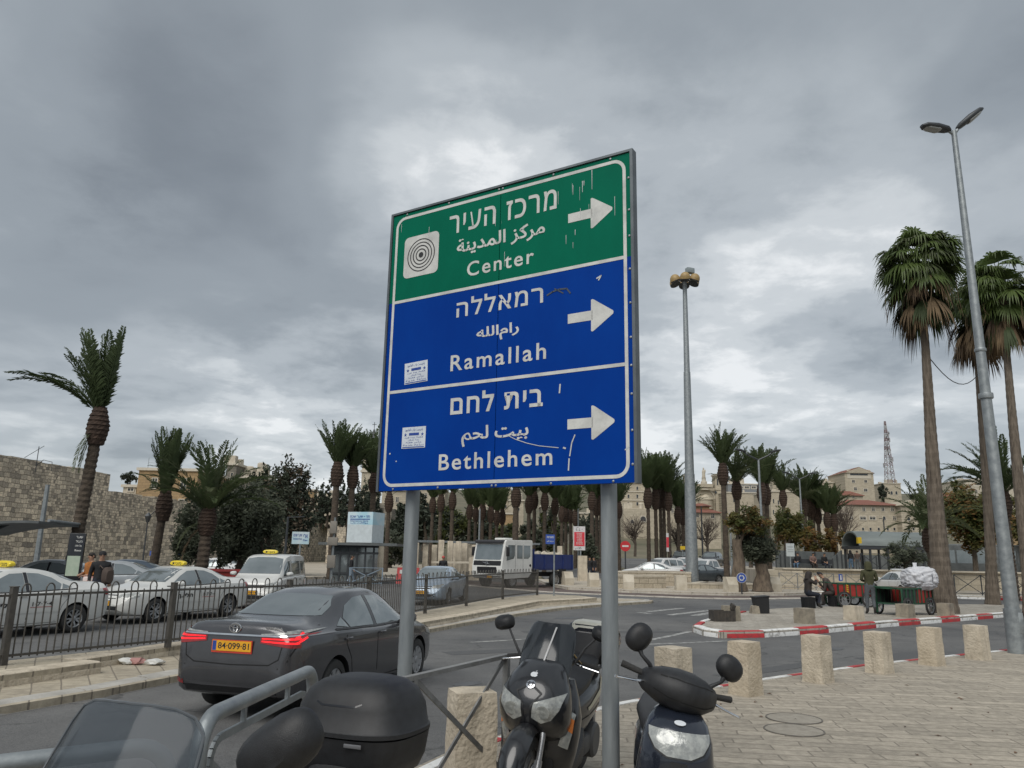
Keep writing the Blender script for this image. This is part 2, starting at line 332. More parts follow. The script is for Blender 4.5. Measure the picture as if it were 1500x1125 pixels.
def clip_grid(poly,step):
    """a convex outline filled with small cells"""
    xs = [p[0] for p in poly]; ys = [p[1] for p in poly]; x0,x1,y0,y1 = min(xs),max(xs),min(ys),max(ys)
    nx,ny = max(1,int((x1 - x0) / step)),max(1,int((y1 - y0) / step))
    bm = bmesh.new(); V = [[bm.verts.new((x0 + (x1 - x0) * i / nx,y0 + (y1 - y0) * j / ny,0)) for j in range(ny + 1)] for i in range(nx + 1)]
    for i in range(nx):
        for j in range(ny): bm.faces.new((V[i][j],V[i + 1][j],V[i + 1][j + 1],V[i][j + 1]))
    n = len(poly); a = sum(poly[i][0] * poly[(i + 1) % n][1] - poly[(i + 1) % n][0] * poly[i][1] for i in range(n)); sg = 1 if a > 0 else -1
    for i in range(n):
        p,q = Vector((*poly[i],0)),Vector((*poly[(i + 1) % n],0)); d = q - p
        if d.length < 1e-6: continue
        no = Vector((d.y,-d.x,0)).normalized() * sg
        bmesh.ops.bisect_plane(bm,geom=bm.verts[:] + bm.edges[:] + bm.faces[:],plane_co=p,plane_no=no,clear_outer=True,dist=1e-6)
    bm.verts.ensure_lookup_table()
    for i,v in enumerate(bm.verts): v.index = i
    r = [(v.co.x,v.co.y) for v in bm.verts],[[v.index for v in f.verts] for f in bm.faces]; bm.free(); return r
AX = {'L': (Vector((1,0,0)),Vector((0,0,1)),Vector((0,1,0))),'R': (Vector((1,0,0)),Vector((0,0,1)),Vector((0,-1,0))),
      'B': (Vector((0,1,0)),Vector((0,0,1)),Vector((-1,0,0))),'F': (Vector((0,1,0)),Vector((0,0,1)),Vector((1,0,0))),'T': (Vector((1,0,0)),Vector((0,1,0)),Vector((0,0,1)))}
def onto(mb,bvh,poly,ax,off=.004,step=.06,mi=0,thick=0.0):
    """lay an outline on a body's surface, seen along an axis"""
    U,V,D = AX[ax]; pts,fs = clip_grid(poly,step); out = []
    keep = []
    for (u,v) in pts:
        o = U * u + V * v + D * 6; h,no,i,d = bvh.ray_cast(o,-D)
        if h is None: out.append(None); continue
        if no.dot(D) < 0: no = -no
        out.append(h + no * off)
    fs = [f for f in fs if all(out[i] is not None for i in f)]
    out = [p if p is not None else Vector((0,0,0)) for p in out]
    mb.add(out,fs,mi); return mb
def rpoly(x0,y0,x1,y1,r,n=4):
    o = []
    for cx_,cy_,a0 in ((x1 - r,y1 - r,0),(x0 + r,y1 - r,90),(x0 + r,y0 + r,180),(x1 - r,y0 + r,270)):
        for k in range(n + 1):
            a = R(a0 + 90 * k / n); o.append((cx_ + r * math.cos(a),cy_ + r * math.sin(a)))
    return o
def strip(poly_pts,w):
    """thin quads along a polyline, each a convex outline"""
    o = []
    for (a,b) in zip(poly_pts[:-1],poly_pts[1:]):
        d = Vector((b[0] - a[0],b[1] - a[1])); L = d.length
        if L < 1e-6: continue
        n = Vector((-d.y,d.x)) / L * w / 2; e = d / L * w * .3
        o.append([(a[0] - n.x - e.x,a[1] - n.y - e.y),(b[0] - n.x + e.x,b[1] - n.y + e.y),(b[0] + n.x + e.x,b[1] + n.y + e.y),(a[0] + n.x - e.x,a[1] + n.y - e.y)])
    return o
# ------------------------------------------------------------------ shared materials
asphalt = asphalt_mat()
lime = mat('limestone',(.62,.545,.43),.9,c2=(.36,.31,.235),vs=3.0,vd=9,bump=.9,bs=26,lo=.28,hi=.72)
def streak(m,dark=(.17,.14,.11),amt=.75):
    t = m.node_tree; p = t.nodes['Principled BSDF']; L = t.links.new; mp = next(n for n in t.nodes if n.bl_idname == 'ShaderNodeMapping')
    m2 = nod(t,'ShaderNodeMapping'); m2.inputs['Scale'].default_value = (5,5,.55); L(mp.outputs[0],m2.inputs[0]); n = nod(t,'ShaderNodeTexNoise'); n.inputs['Scale'].default_value = 1.4; n.inputs['Detail'].default_value = 8; n.inputs['Roughness'].default_value = .7; L(m2.outputs[0],n.inputs['Vector'])
    r = nod(t,'ShaderNodeMapRange'); r.inputs[1].default_value = .52; r.inputs[2].default_value = .74; r.inputs[4].default_value = amt; L(n.outputs['Fac'],r.inputs[0]); src = p.inputs['Base Color'].links[0].from_socket
    mm = nod(t,'ShaderNodeMix',data_type='RGBA'); L(r.outputs[0],mm.inputs[0]); L(src,mm.inputs[6]); mm.inputs[7].default_value = (*dark,1); L(mm.outputs[2],p.inputs['Base Color'])
streak(lime)
lime_dark = mat('worn_limestone',(.36,.315,.24),.92,c2=(.17,.15,.12),vs=4.5,vd=9,bump=.9,bs=34,lo=.3,hi=.72)
lime_pale = mat('pale_limestone',(.55,.50,.41),.9,c2=(.40,.35,.27),vs=1.5,vd=8,bump=.4,bs=20)
kerbstone = mat('kerb_stone',(.46,.44,.40),.9,c2=(.31,.295,.265),vs=2.6,vd=9,bump=.5,bs=40)
white_paint = mat('white_kerb_paint',(.72,.72,.70),.75,c2=(.38,.37,.35),vs=7,vd=9,bump=.4,bs=50,lo=.36,hi=.5)
red_paint = mat('red_kerb_paint',(.46,.035,.04),.7,c2=(.26,.045,.045),vs=7,vd=9,bump=.4,bs=50,lo=.36,hi=.52)
galv = mat('galvanised_steel',(.33,.355,.36),.5,.55,c2=(.22,.24,.25),vs=7,vd=7,bump=.12,bs=30,rvar=.12)
galv_post = mat('grey_sign_post',(.30,.325,.335),.5,.45,c2=(.20,.22,.23),vs=5,vd=8,stretch=(2,2,.35),bump=.08,bs=40,rvar=.1)
fence_paint = mat('brown_grey_fence_paint',(.085,.078,.066),.5,c2=(.055,.05,.044),vs=9,bump=.1)
black_plastic = mat('black_plastic',(.018,.019,.021),.5,c2=(.012,.012,.013),vs=30,bump=.15,bs=400,spec=.45)
black_gloss = mat('black_gloss',(.012,.013,.016),.18,c2=(.009,.01,.012),vs=6,spec=.5,coat=.3)
rubber = mat('tyre_rubber',(.022,.022,.022),.85,c2=(.035,.034,.032),vs=8,bump=.3,bs=80)
alloy = mat('wheel_alloy',(.42,.43,.44),.35,.7,c2=(.30,.30,.31),vs=12)
chrome = mat('chrome',(.72,.73,.74),.14,1.0,c2=(.6,.6,.62))
car_glass = mat('car_glass',(.22,.25,.255),.06,.6,c2=(.28,.31,.315),vs=1.6,vd=3,spec=.9)
lens_clear = mat('clear_lens',(.40,.41,.385),.16,.2,c2=(.24,.25,.245),vs=26,vd=3,spec=.8,coat=.5,bump=.15,bs=55)
lens_red = mat('red_lens',(.30,.012,.012),.15,c2=(.20,.008,.008),spec=.7,coat=.4)
lens_amber = mat('amber_lens',(.60,.20,.06),.2,spec=.7)
plate_yellow = mat('plate_yellow',(.80,.40,.02),.45,c2=(.70,.34,.02))
white_sheet = mat('white_reflective',(.60,.60,.57),.5,c2=(.44,.44,.42),vs=9,vd=7,lo=.3,hi=.6)
ink = mat('black_ink',(.02,.02,.022),.6)
blue_ink = mat('blue_ink',(.02,.06,.30),.6)
# ------------------------------------------------------------------ ground
paving = stone_mat('plaza_paving',(.45,.40,.325),(.33,.295,.24),(.22,.195,.16),.66,.20,'xy',rot=R(7),msize=.010,stain=(.25,.225,.19),stain_amt=.5,bump=.6,warp=.09,stain_scale=.5,pits=.34,sq=.72)
island_paving = stone_mat('island_paving',(.46,.425,.365),(.36,.33,.28),(.15,.135,.115),.6,.3,'xy',rot=R(-30),msize=.015,stain=(.19,.175,.15),stain_amt=.6,bump=.4,warp=.05,stain_scale=.3,pits=.35)
far_paving = stone_mat('far_paving',(.50,.445,.36),(.40,.355,.285),(.25,.22,.18),.8,.4,'xy',rot=R(20),msize=.02,stain=(.28,.25,.21),stain_amt=.5,bump=.2,stain_scale=.15,pits=.2)
b = MB(); b.add([(-1500,-300,-.15),(1500,-300,-.15),(1500,2500,-.15),(-1500,2500,-.15)],[(0,1,2,3)])
tag(b.build('road',asphalt,fix=False),kind='structure')
# plaza in front: pavement slab with its painted kerb
KERB = [(21.0,25.2),(15.6,21.1),(11.2,17.85),G2(1270,972),G2(1150,988),G2(1037,1005),G2(905,1028),(.45,9.3),(-.55,7.7),(-1.25,6.1),(-1.85,4.2),(-2.35,2),(-2.7,-1),(-2.8,-8)]
b = MB(); b.prism(KERB + [(22,-8),(60,10),(60,40)],-.18,0)
tag(b.build('pavement',paving,ang=0),kind='structure')
def densify(pts,step):
    o = [Vector(pts[0])]; 
    for a,c in zip(pts[:-1],pts[1:]):
        a,c = Vector(a),Vector(c); n = max(1,round((c - a).length / step))
        for k in range(1,n + 1): o.append(a.lerp(c,k / n))
    return o
def offset_line(pts,d):
    o = []
    for i,p in enumerate(pts):
        t = (pts[min(i + 1,len(pts) - 1)] - pts[max(i - 1,0)]).normalized(); o.append(p + Vector((-t.y,t.x)) * d)
    return o
def kerb_run(name,pts,w_in,z0,z1,mats,period,slope=0.0,jit=.004,joint=.006,first=0,bulge=.02):
    """kerb stones along a line (inside to the left), each a rounded block with a joint"""
    line = densify(pts,.25); L = [0.0]
    for a,c in zip(line[:-1],line[1:]): L.append(L[-1] + (c - a).length)
    def atl(s):
        s = max(0,min(s,L[-1] - 1e-6))
        for i in range(len(L) - 1):
            if s <= L[i + 1]: return line[i].lerp(line[i + 1],(s - L[i]) / max(1e-9,L[i + 1] - L[i]))
        return line[-1]
    b = MB(); s = 0.0; k = first; rnd = random.Random(5)
    while s < L[-1] - .05:
        e = min(s + period[k % len(period)],L[-1]); n = max(2,int((e - s) / .3) + 1); rings = []; dz = rnd.uniform(-jit,jit)
        for q in range(n + 1):
            u = s + joint + (e - s - 2 * joint) * q / n; p = atl(u); p2 = atl(u + .05); p1 = atl(u - .05); t = (p2 - p1).normalized(); nn = Vector((-t.y,t.x))
            sg_ = 1 if w_in > 0 else -1; prof = [(sg_ * a_,z_) for a_,z_ in ((-.004,z0),(-.004 + slope * .12,z0 + (z1 - z0) * .55),(bulge + slope * .9,z1 - .012),(bulge + slope + .03,z1 + dz),(abs(w_in),z1 + dz + .002),(abs(w_in),z0))]
            rings.append([(p.x + nn.x * a,p.y + nn.y * a,z) for a,z in prof])
        b.loft(rings,mi=k % len(mats)); s = e; k += 1
    return tag(b.build(name,mats,ang=30),kind='structure')
kerb_run('kerb',[Vector(p) for p in reversed(KERB)],-.16,-.16,.008,[white_paint,red_paint],[1.05,.82],first=0)
# traffic island on the right
ISL_N = [(1500,896),(1400,904),(1300,911),(1200,920),(1120,925),(1058,926),(1030,922.5),(1014,917)]
ISL = [(34,36)] + [G2(*p) for p in ISL_N] + [G2(1024,911),G2(1046,904.5),G2(1085,896),G2(1140,891),G2(1250,887),G2(1400,885),(34,40)]
b = MB(); b.prism(ISL,-.18,.0); tag(b.build('pavement',island_paving,ang=0),kind='structure')
kerb_run('kerb',[Vector(p) for p in reversed(ISL[:12])],.20,-.16,.03,[white_paint,red_paint],[1.5,1.42],first=1,jit=.012)
# median with its two steps of stone
M1 = [(-9.2,0.5),(-7.6,5.2),(-5.93,9.68),(-5.37,10.9),(-4.85,12.4),(-3.7,15.5),(-2.44,18.9),(-1.2,22.3),(.37,26.2),(2.0,29.5),(3.6,31.8),(5.2,33.7),(6.3,35.0),(6.55,35.9),(6.0,36.5),(4.6,36.8),(2.6,37.0)]
U1 = [(-9.3,4.5),(-6.75,10.88),(-6.12,12.3),(-6.55,12.45),(-5.85,14.7),(-4.2,16.9),(-2.4,19.6),(-1.06,23.3),(1.2,30.6),(3.2,33.0),(3.8,34.0),(3.2,35.6),(1.6,36.4),(-.55,31.8),(-1.75,27.2),(-2.8,23.4),(-3.85,19.9),(-5.0,17.0),(-6.35,14.4),(-7.7,12.0),(-10.6,5)]
LOWER = M1 + [(.9,36.9),(-1.9,27.2),(-4.0,19.9),(-5.2,16.8),(-6.6,14.1),(-8.0,11.6),(-11,4)]
median_top = stone_mat('median_paving',(.46,.405,.31),(.37,.325,.25),(.2,.175,.14),.7,.35,'xy',rot=R(60),msize=.012,stain=(.24,.21,.17),stain_amt=.5,bump=.35,stain_scale=.5,pits=.3)
b = MB(); b.prism(LOWER,-.18,-.055); tag(b.build('pavement',median_top,ang=0),kind='structure')
b = MB(); b.prism(U1,-.1,.10); o = b.build('pavement',[median_top],ang=0); tag(o,kind='structure')
kerb_run('kerb',[Vector(p) for p in reversed(M1)],-.36,-.16,-.03,[kerbstone],[1.25,1.1,1.4],slope=.16,jit=.01,joint=.012)
kerb_run('kerb',[Vector(p) for p in reversed(U1[1:3])],-.35,-.1,.115,[lime],[.95,1.3],jit=.006,joint=.005,bulge=.025)
kerb_run('kerb',[Vector(p) for p in reversed(U1[3:11])],-.35,-.1,.115,[lime],[.55,.62,.5],jit=.006,joint=.006,bulge=.025)
# roundabout: light edging, brown overrun strip and the central island
RK = [G2(p,q,-.15) for p,q in ((560,846),(700,860),(796,868),(850,870.5),(908,873),(1009,877),(1080,878.5),(1180,877.5),(1260,873),(1330,868))]
b = MB(); b.prism(RK + [(45,52),(-8,60)],-.17,-.132)
apron = mat('brown_overrun_strip',(.135,.10,.085),.85,c2=(.09,.068,.06),vs=1.2,vd=8,bump=.3)
tag(b.build('road',apron,ang=0),kind='structure')
edge_stone = mat('edge_stone',(.47,.44,.38),.9,c2=(.33,.30,.26),vs=2,bump=.3)
kerb_run('kerb',[Vector(p) for p in RK],.42,-.16,-.10,[edge_stone],[1.0],jit=.004,joint=.012,slope=.06)
CI = [G2(p,q) for p,q in ((788,849),(801,855),(831,860.5),(870,862.5),(924,865),(993,867.5),(1063,869),(1150,869.5),(1215,867),(1290,862.5))]
b = MB(); b.prism(CI + [(36,62),(20,66),(8,64),(2,62)],-.18,.02); tag(b.build('pavement',far_paving,ang=0),kind='structure')
kerb_run('kerb',[Vector(p) for p in CI],.25,-.16,.035,[edge_stone],[1.0],joint=.01)
# pavement on the far right, with painted kerb
RP = [G2(p,q) for p,q in ((1180,866.5),(1240,869.5),(1330,871),(1450,874.5),(1560,878))]
b = MB(); b.prism(RP + [(60,66),(24,66)],-.18,.03); tag(b.build('pavement',far_paving,ang=0),kind='structure')
kerb_run('kerb',[Vector(p) for p in RP],.22,-.16,.05,[white_paint,red_paint],[2.2,2.0],joint=.01)
# far left pavement in front of the city wall, and the plaza behind the truck
b = MB(); b.prism([(-80,56),(-46,44),(-27,39),(-19,48),(-12,60),(-6,74),(6,72),(8,66),(3,62.5),(14,90),(14,150),(-110,150)],-.18,.02); tag(b.build('pavement',far_paving,ang=0),kind='structure')
# land rising behind
dirt = mat('earth',(.16,.14,.095),.95,c2=(.085,.085,.05),vs=.08,vd=9,bump=.4,bs=2)
def land(x,y):
    z = -.13 + max(0,y - 56) * .017 * min(1,max(0,(x + 2) / 14))
    z += max(0,y - 120) * .11 * (1 - math.exp(-max(0,y - 120) / 120)) * (1.0 if x > -40 else max(.15,1 + (x + 40) / 120))
    z += 1.6 * math.sin(x * .013 + 1) * min(1,max(0,(y - 150) / 100))
    return min(z,46)
b = MB(); nx,ny = 60,50; vs_ = []
for j in range(ny + 1):
    y = 57 + (700 - 57) * (j / ny) ** 1.6
    for i in range(nx + 1):
        x = -420 + 960 * i / nx; vs_.append((x,y,land(x,y) if y > 100 or x > -2 else -.3))
b.add(vs_,[(j * (nx + 1) + i,j * (nx + 1) + i + 1,(j + 1) * (nx + 1) + i + 1,(j + 1) * (nx + 1) + i) for j in range(ny) for i in range(nx)])
tag(b.build('hill',dirt,ang=180),kind='structure')
b = MB(); vs_ = []
for j in range(21):
    y = 60 + 4 * j
    for i in range(15): x = 3 + 6 * i; vs_.append((x,y,land(x,y) + .02))
b.add(vs_,[(j * 15 + i,j * 15 + i + 1,j * 15 + i + 16,j * 15 + i + 15) for j in range(20) for i in range(14)])
tag(b.build('road',asphalt,ang=180),kind='structure')
# faded road paint
mark = mat('worn_road_paint',(.42,.42,.40),.8,c2=(.17,.17,.165),vs=5,vd=9,lo=.42,hi=.62)
b = MB()
def pline(pp,w,z=-.146):
    pts = [Vector(G2(p[0],p[1],-.15)) for p in pp]; pts = densify(pts,1.0); l,r_ = offset_line(pts,w / 2),offset_line(pts,-w / 2); n = len(pts)
    b.add([(p.x,p.y,z) for p in l] + [(p.x,p.y,z) for p in r_],[(i,i + 1,n + i + 1,n + i) for i in range(n - 1)])
pline(((948,944),(1000,942),(1066,939)),.14); pline(((950,938),(985,931),(1012,925)),.16)
for s_ in (((936,897),(953,899)),((950,896),(1000,891)),((980,901),(1040,894)),((1016,902),(1052,896))): pline(s_,.3)
pline(((690,941),(745,938),(800,934)),.12)
tag(b.build('road_markings',mark,ang=0,fix=False),kind='structure')
patch_m = mat('asphalt_patch',(.095,.096,.097),.85,c2=(.072,.073,.074),vs=30,vd=6,bump=.4,bs=90); oil_m = mat('oil_stain',(.045,.045,.046),.5,c2=(.075,.075,.076),vs=2,vd=6)
b = MB()
def blob(cx_,cy_,rx,ry,a,sd,n=26,z=-.1465,mi=0):
    rn = random.Random(sd); b.add([(cx_ + math.cos(a) * rx * math.cos(t) * k - math.sin(a) * ry * math.sin(t) * k,cy_ + math.sin(a) * rx * math.cos(t) * k + math.cos(a) * ry * math.sin(t) * k,z) for t,k in [(2 * math.pi * j / n,rn.uniform(.75,1.1)) for j in range(n)]],[tuple(range(n))],mi)
for cx_,cy_,L_,w_,a in ((.2,17.0,3.2,.55,.5),(2.6,21.5,4.5,.45,.2),(8.5,17.2,2.6,.9,.65),(5.0,15.0,3.5,.4,.7),(-1.6,9.0,1.6,.7,1.2),(14,33,5,.8,.05),(-8.2,17.0,2.4,.8,1.2)):
    u,v = Vector((math.cos(a),math.sin(a))) * L_ / 2,Vector((-math.sin(a),math.cos(a))) * w_ / 2; b.add([(cx_ + p * u.x + q * v.x,cy_ + p * u.y + q * v.y,-.1465) for p,q in ((-1,-1),(1,-1),(1,1),(-1,1))],[(0,1,2,3)])
for k,(cx_,cy_,rx,ry) in enumerate(((-.6,12.6,.30,.16),(.9,14.6,.42,.2),(-2.0,15.5,.3,.2),(3.6,18.3,.5,.22),(7.5,18.5,.4,.2),(-8.4,14.2,.5,.3),(2.0,26,.7,.3))): blob(cx_,cy_,rx,ry,.9,k,z=-.1455,mi=1)
tag(b.build('road_patches',[patch_m,oil_m],ang=0,fix=False),kind='structure')
# two drain covers sunk in the paving
iron = mat('cast_iron',(.19,.175,.15),.8,.2,c2=(.13,.12,.105),vs=9,vd=7,bump=.5,bs=60)
for k,(px,py,lab) in enumerate(((1163,1053,'round worn manhole cover in the paving, the farther of two touching'),(1163,1070,'round worn manhole cover in the paving, the nearer of two touching'))):
    c = G(px,py); root = empty('manhole_cover',(c.x,c.y,0),.3,lab,'manhole cover','manhole covers in the paving')
    b = MB(); b.lathe([(.30,.002),(.30,.007),(.28,.009),(.02,.009)],40); b.build('lid',[mat('lid_infill',(.34,.31,.26),.9,c2=(.25,.225,.185),vs=8,vd=8,bump=.6,bs=40)],root)
    b = MB(); b.lathe([(.302,.001),(.302,.010),(.318,.010),(.318,.001)],40,cap=False); b.build('rim',iron,root)
# ------------------------------------------------------------------ the big direction sign
SW,SH = 2.236,2.40
SA = -.561
sx_dir = Vector((math.cos(SA),math.sin(SA),0)); s_n = Vector((math.sin(SA),-math.cos(SA),0))   # s_n faces the viewer
sroot = empty('direction_sign',(-1.066 + sx_dir.x * SW / 2,6.3 + sx_dir.y * SW / 2,0),SA,'large weathered green and blue road sign on two grey posts, Center, Ramallah, Bethlehem','road sign')
# local: x along the panel from -SW/2, y into depth (front is -y), z up
ZB = 2.2875
def sign_paint(name,c,c2):
    m = mat(name,c,.5,c2=c2,vs=2.2,vd=8,spec=.06,stretch=(1,1,.5),bump=.03,bs=8,rvar=.1); t = m.node_tree; L = t.links.new; p = t.nodes['Principled BSDF']
    tcn = nod(t,'ShaderNodeTexCoord'); mp = nod(t,'ShaderNodeMapping'); mp.inputs['Scale'].default_value = (34,1,2.2); L(tcn.outputs['Object'],mp.inputs[0])
    n = nod(t,'ShaderNodeTexNoise'); n.inputs['Scale'].default_value = 1; n.inputs['Detail'].default_value = 5; n.inputs['Roughness'].default_value = .75; L(mp.outputs[0],n.inputs['Vector'])
    sp = nod(t,'ShaderNodeSeparateXYZ'); L(tcn.outputs['Object'],sp.inputs[0])
    hz = nod(t,'ShaderNodeMapRange'); hz.inputs[1].default_value = 1.2; hz.inputs[2].default_value = 2.45; hz.inputs[3].default_value = .80; hz.inputs[4].default_value = .675; L(sp.outputs[2],hz.inputs[0])
    sb = nod(t,'ShaderNodeMath',operation='SUBTRACT'); L(n.outputs['Fac'],sb.inputs[0]); L(hz.outputs[0],sb.inputs[1])
    r = nod(t,'ShaderNodeMapRange'); r.inputs[1].default_value = 0; r.inputs[2].default_value = .035; L(sb.outputs[0],r.inputs[0])
    src = p.inputs['Base Color'].links[0].from_socket
    mm = nod(t,'ShaderNodeMix',data_type='RGBA'); L(r.outputs[0],mm.inputs[0]); L(src,mm.inputs[6]); mm.inputs[7].default_value = (.5,.52,.5,1); L(mm.outputs[2],p.inputs['Base Color']); return m
sgreen = sign_paint('sign_green',(.001,.135,.078),(.001,.112,.066)); sblue = sign_paint('sign_blue',(.001,.042,.27),(.001,.034,.235))
salu = mat('sign_edge_metal',(.16,.18,.19),.5,.6,c2=(.1,.11,.12))
prt = empty('panel',(-SW / 2,0,ZB),0); prt.parent = sroot
prt_o = prt
b = MB()
YD = 1.595                              # green above, blue below
seam = .006
for x0,x1 in ((0,SW / 2 - seam / 2),(SW / 2 + seam / 2,SW)):
    b.box(((x0 + x1) / 2,.02,YD / 2),(x1 - x0,.04,YD),mi=0); b.box(((x0 + x1) / 2,.02,(YD + SH) / 2),(x1 - x0,.04,SH - YD),mi=1)
b.box((SW + .012,.024,SH / 2),(.022,.07,SH + .01),mi=2); b.box((-.012,.024,SH / 2),(.022,.07,SH + .01),mi=2)
b.box((SW / 2,.024,SH + .014),(SW + .046,.07,.018),mi=2)
bpy.data.objects.remove(prt)
panel = b.build('panel',[sblue,sgreen,salu],sroot,(-SW / 2,0,ZB),ang=0)
for zb in (.25,1.2,2.15):
    b = MB(); b.box((SW / 2,.075,zb),(SW - .1,.07,.05),mi=0); b.build('back_rail',galv,panel,ang=0)
FM = frame((0,-.0013,0),(1,0,0),(0,0,1))      # sign plane: u right, v up
def flat(polys,name,m,parent,y=-.002,t=.002):
    b = MB()
    for pl in polys:
        n = len(pl); a = sum(pl[i][0] * pl[(i + 1) % n][1] - pl[(i + 1) % n][0] * pl[i][1] for i in range(n))
        if a < 0: pl = pl[::-1]
        b.add([(u,y,v) for u,v in pl],[tuple(range(n))]); b.add([(u,y,v) for u,v in pl] + [(u,y + t,v) for u,v in pl],[(i,n + i,n + (i + 1) % n,(i + 1) % n) for i in range(n)])
    return b.build(name,m,parent,ang=0,fix=False)
def ringband(x0,y0,x1,y1,r,w):
    o,i = rpoly(x0,y0,x1,y1,r,6),rpoly(x0 + w,y0 + w,x1 - w,y1 - w,max(r - w,.01),6); n = len(o)
    return [[o[k],o[(k + 1) % n],i[(k + 1) % n],i[k]] for k in range(n)]
bw = .025
flat(ringband(.035,.03,SW - .035,SH - .03,.10,bw),'border',white_sheet,panel)
flat([[(.06,v),(SW - .06,v),(SW - .06,v + bw),(.06,v + bw)] for v in (.80,YD - .012)],'divider',white_sheet,panel,y=-.0024)
for cy in (1.992,1.203,.424):
    hh,ht = .117,.036
    flat([[(1.73,cy - ht),(1.93,cy - ht),(1.93,cy + ht),(1.73,cy + ht)],[(1.918,cy - hh),(1.93,cy - hh - .004),(1.945,cy - hh + .004),(2.09,cy - .012),(2.094,cy),(2.09,cy + .012),(1.945,cy + hh - .004),(1.93,cy + hh + .004),(1.918,cy + hh)]],'arrow',white_sheet,panel)
def words(txt,u,v,w,h,bold=.012,space=1.0):
    b = MB(); text_on(b,txt,FM @ Matrix.Translation((u,v,0)),w,h,.0024,bold,space=space); return b.build('lettering',white_sheet,panel,ang=0)
words('\u05e8\u05d9\u05e2\u05d4 \u05d6\u05db\u05e8\u05de',.615,2.10,1.015,.165,.012,1.14)
words('\ufe94\ufee8\ufef3\ufeaa\ufee4\ufedf\u0627 \ufeb0\ufedb\ufeae\ufee3',.70,1.885,.83,.15,.02)
words('Center',.81,1.695,.625,.125,.012,1.22)
words('\u05d4\u05dc\u05dc\u05d0\u05de\u05e8',.72,1.365,.80,.155,.012,1.14)
words('\ufeea\ufee0\ufedf\u0627\ufee1\u0627\u0631',.922,1.125,.39,.125,.02)
words('Ramallah',.68,.925,.87,.13,.012,1.22)
words('\u05dd\u05d7\u05dc \u05ea\u05d9\u05d1',.695,.575,.832,.165,.022,1.14)
words('\ufee2\ufea4\ufedf \ufe96\ufef4\ufe91',.81,.315,.60,.155,.02)
words('Bethlehem',.602,.143,1.008,.125,.012,1.20)
cxs,cys = .325,1.981
flat([rpoly(.14,1.795,.51,2.165,.045,6)],'symbol',white_sheet,panel)
sym = [c for c in panel.children if c.name.startswith('symbol')][0]
def circ(r0,r1,n=48):
    return [[(cxs + r0 * math.cos(a),cys + r0 * math.sin(a)),(cxs + r1 * math.cos(a),cys + r1 * math.sin(a)),(cxs + r1 * math.cos(a2),cys + r1 * math.sin(a2)),(cxs + r0 * math.cos(a2),cys + r0 * math.sin(a2))] for a,a2 in [(2 * math.pi * k / n,2 * math.pi * (k + 1) / n) for k in range(n)]]
rings_ = []
for r0,r1 in ((.138,.147),(.108,.117),(.078,.088),(.047,.057)): rings_ += circ(r0,r1)
rings_.append([(cxs + .025 * math.cos(a),cys + .025 * math.sin(a)) for a in [2 * math.pi * k / 20 for k in range(20)]])
flat(rings_,'rings',ink,sym,y=-.0032,t=.001)
# paper notices, scratches and rivets
paper = mat('sticker_paper',(.62,.66,.70),.6,c2=(.52,.56,.62),vs=9)
for k,(u,v,w,h,a) in enumerate(((.212,.868,.238,.178,.04),(.219,.333,.24,.172,-.01))):
    MM = Matrix.Translation((u + w / 2,-.0016,v + h / 2)) @ Matrix.Rotation(-a,4,'Y')
    b = MB(); b.box((0,0,0),(w,.002,h)); b.xf(MM); st = b.build('paper_notice',paper,panel,ang=0)
    b = MB(); P = MM @ frame((-w / 2,-.0022,-h / 2),(1,0,0),(0,0,1))
    text_on(b,'\ufea9\ufeee\ufee3\ufe8e\ufecc\ufedf\u0627 \ufe8f\ufe8e\ufe91 \ufe96\ufeb4\ufef4\ufe9f\u0627\ufe91',P @ Matrix.Translation((w * .12,h * .78,0)),w * .76,h * .16,0,.0)
    text_on(b,'\u2605',P @ Matrix.Translation((w * .08,h * .56,0)),None,h * .18,0); text_on(b,'\u2605',P @ Matrix.Translation((w * .80,h * .56,0)),None,h * .18,0)
    b.add([P @ Vector(q) for q in ((w * .3,h * .6,0),(w * .72,h * .6,0),(w * .72,h * .72,0),(w * .3,h * .72,0))],[(0,1,2,3)])
    for r_,(q0,q1,tx) in enumerate(((.1,.9,'\ufea9\ufeae\ufed3 \ufe8d\ufeaa\ufef3 \ufec2\ufed8\ufed3'),(.28,.72,'\ufeae\ufedc\ufeb7 \ufe8d\ufeaa\ufef3'),(.16,.84,'\ufec2\ufed8\ufed3 \ufeae\ufe9f\ufe82\ufee3'),(.06,.94,'\ufe94\ufee3\ufeaa\ufea7 \ufe94\ufecb\ufe8e\ufeb3'))):
        text_on(b,tx,P @ Matrix.Translation((w * q0,h * (.46 - .115 * r_),0)),w * (q1 - q0),h * .085,0)
    b.add([P @ Vector(q) for q in ((w * .04,h * .03,0),(w * .96,h * .03,0),(w * .96,h * .07,0),(w * .04,h * .07,0))],[(0,1,2,3)])
    b.build('printing',blue_ink,st,ang=0,fix=False)
def scr(pts,w): return [[(a[0] + p * w,a[1] + q * w) for p,q in ()] or pl for a in (0,) for pl in strip(pts,w)] if False else strip(pts,w)
sl = []
for pts,w in (([(1.22,.385),(1.30,.345),(1.40,.31),(1.50,.285),(1.66,.262)],.005),([(1.79,.345),(1.765,.29),(1.75,.20)],.009),([(1.745,.18),(1.74,.10)],.010),([(1.67,.72),(1.665,.66)],.012),
               ([(1.70,.26),(1.715,.255)],.012),([(1.98,1.46),(2.0,1.49),(1.965,1.475)],.010),([(2.2,.24),(2.17,.22)],.008)): sl += strip(pts,w)
rs = random.Random(3)
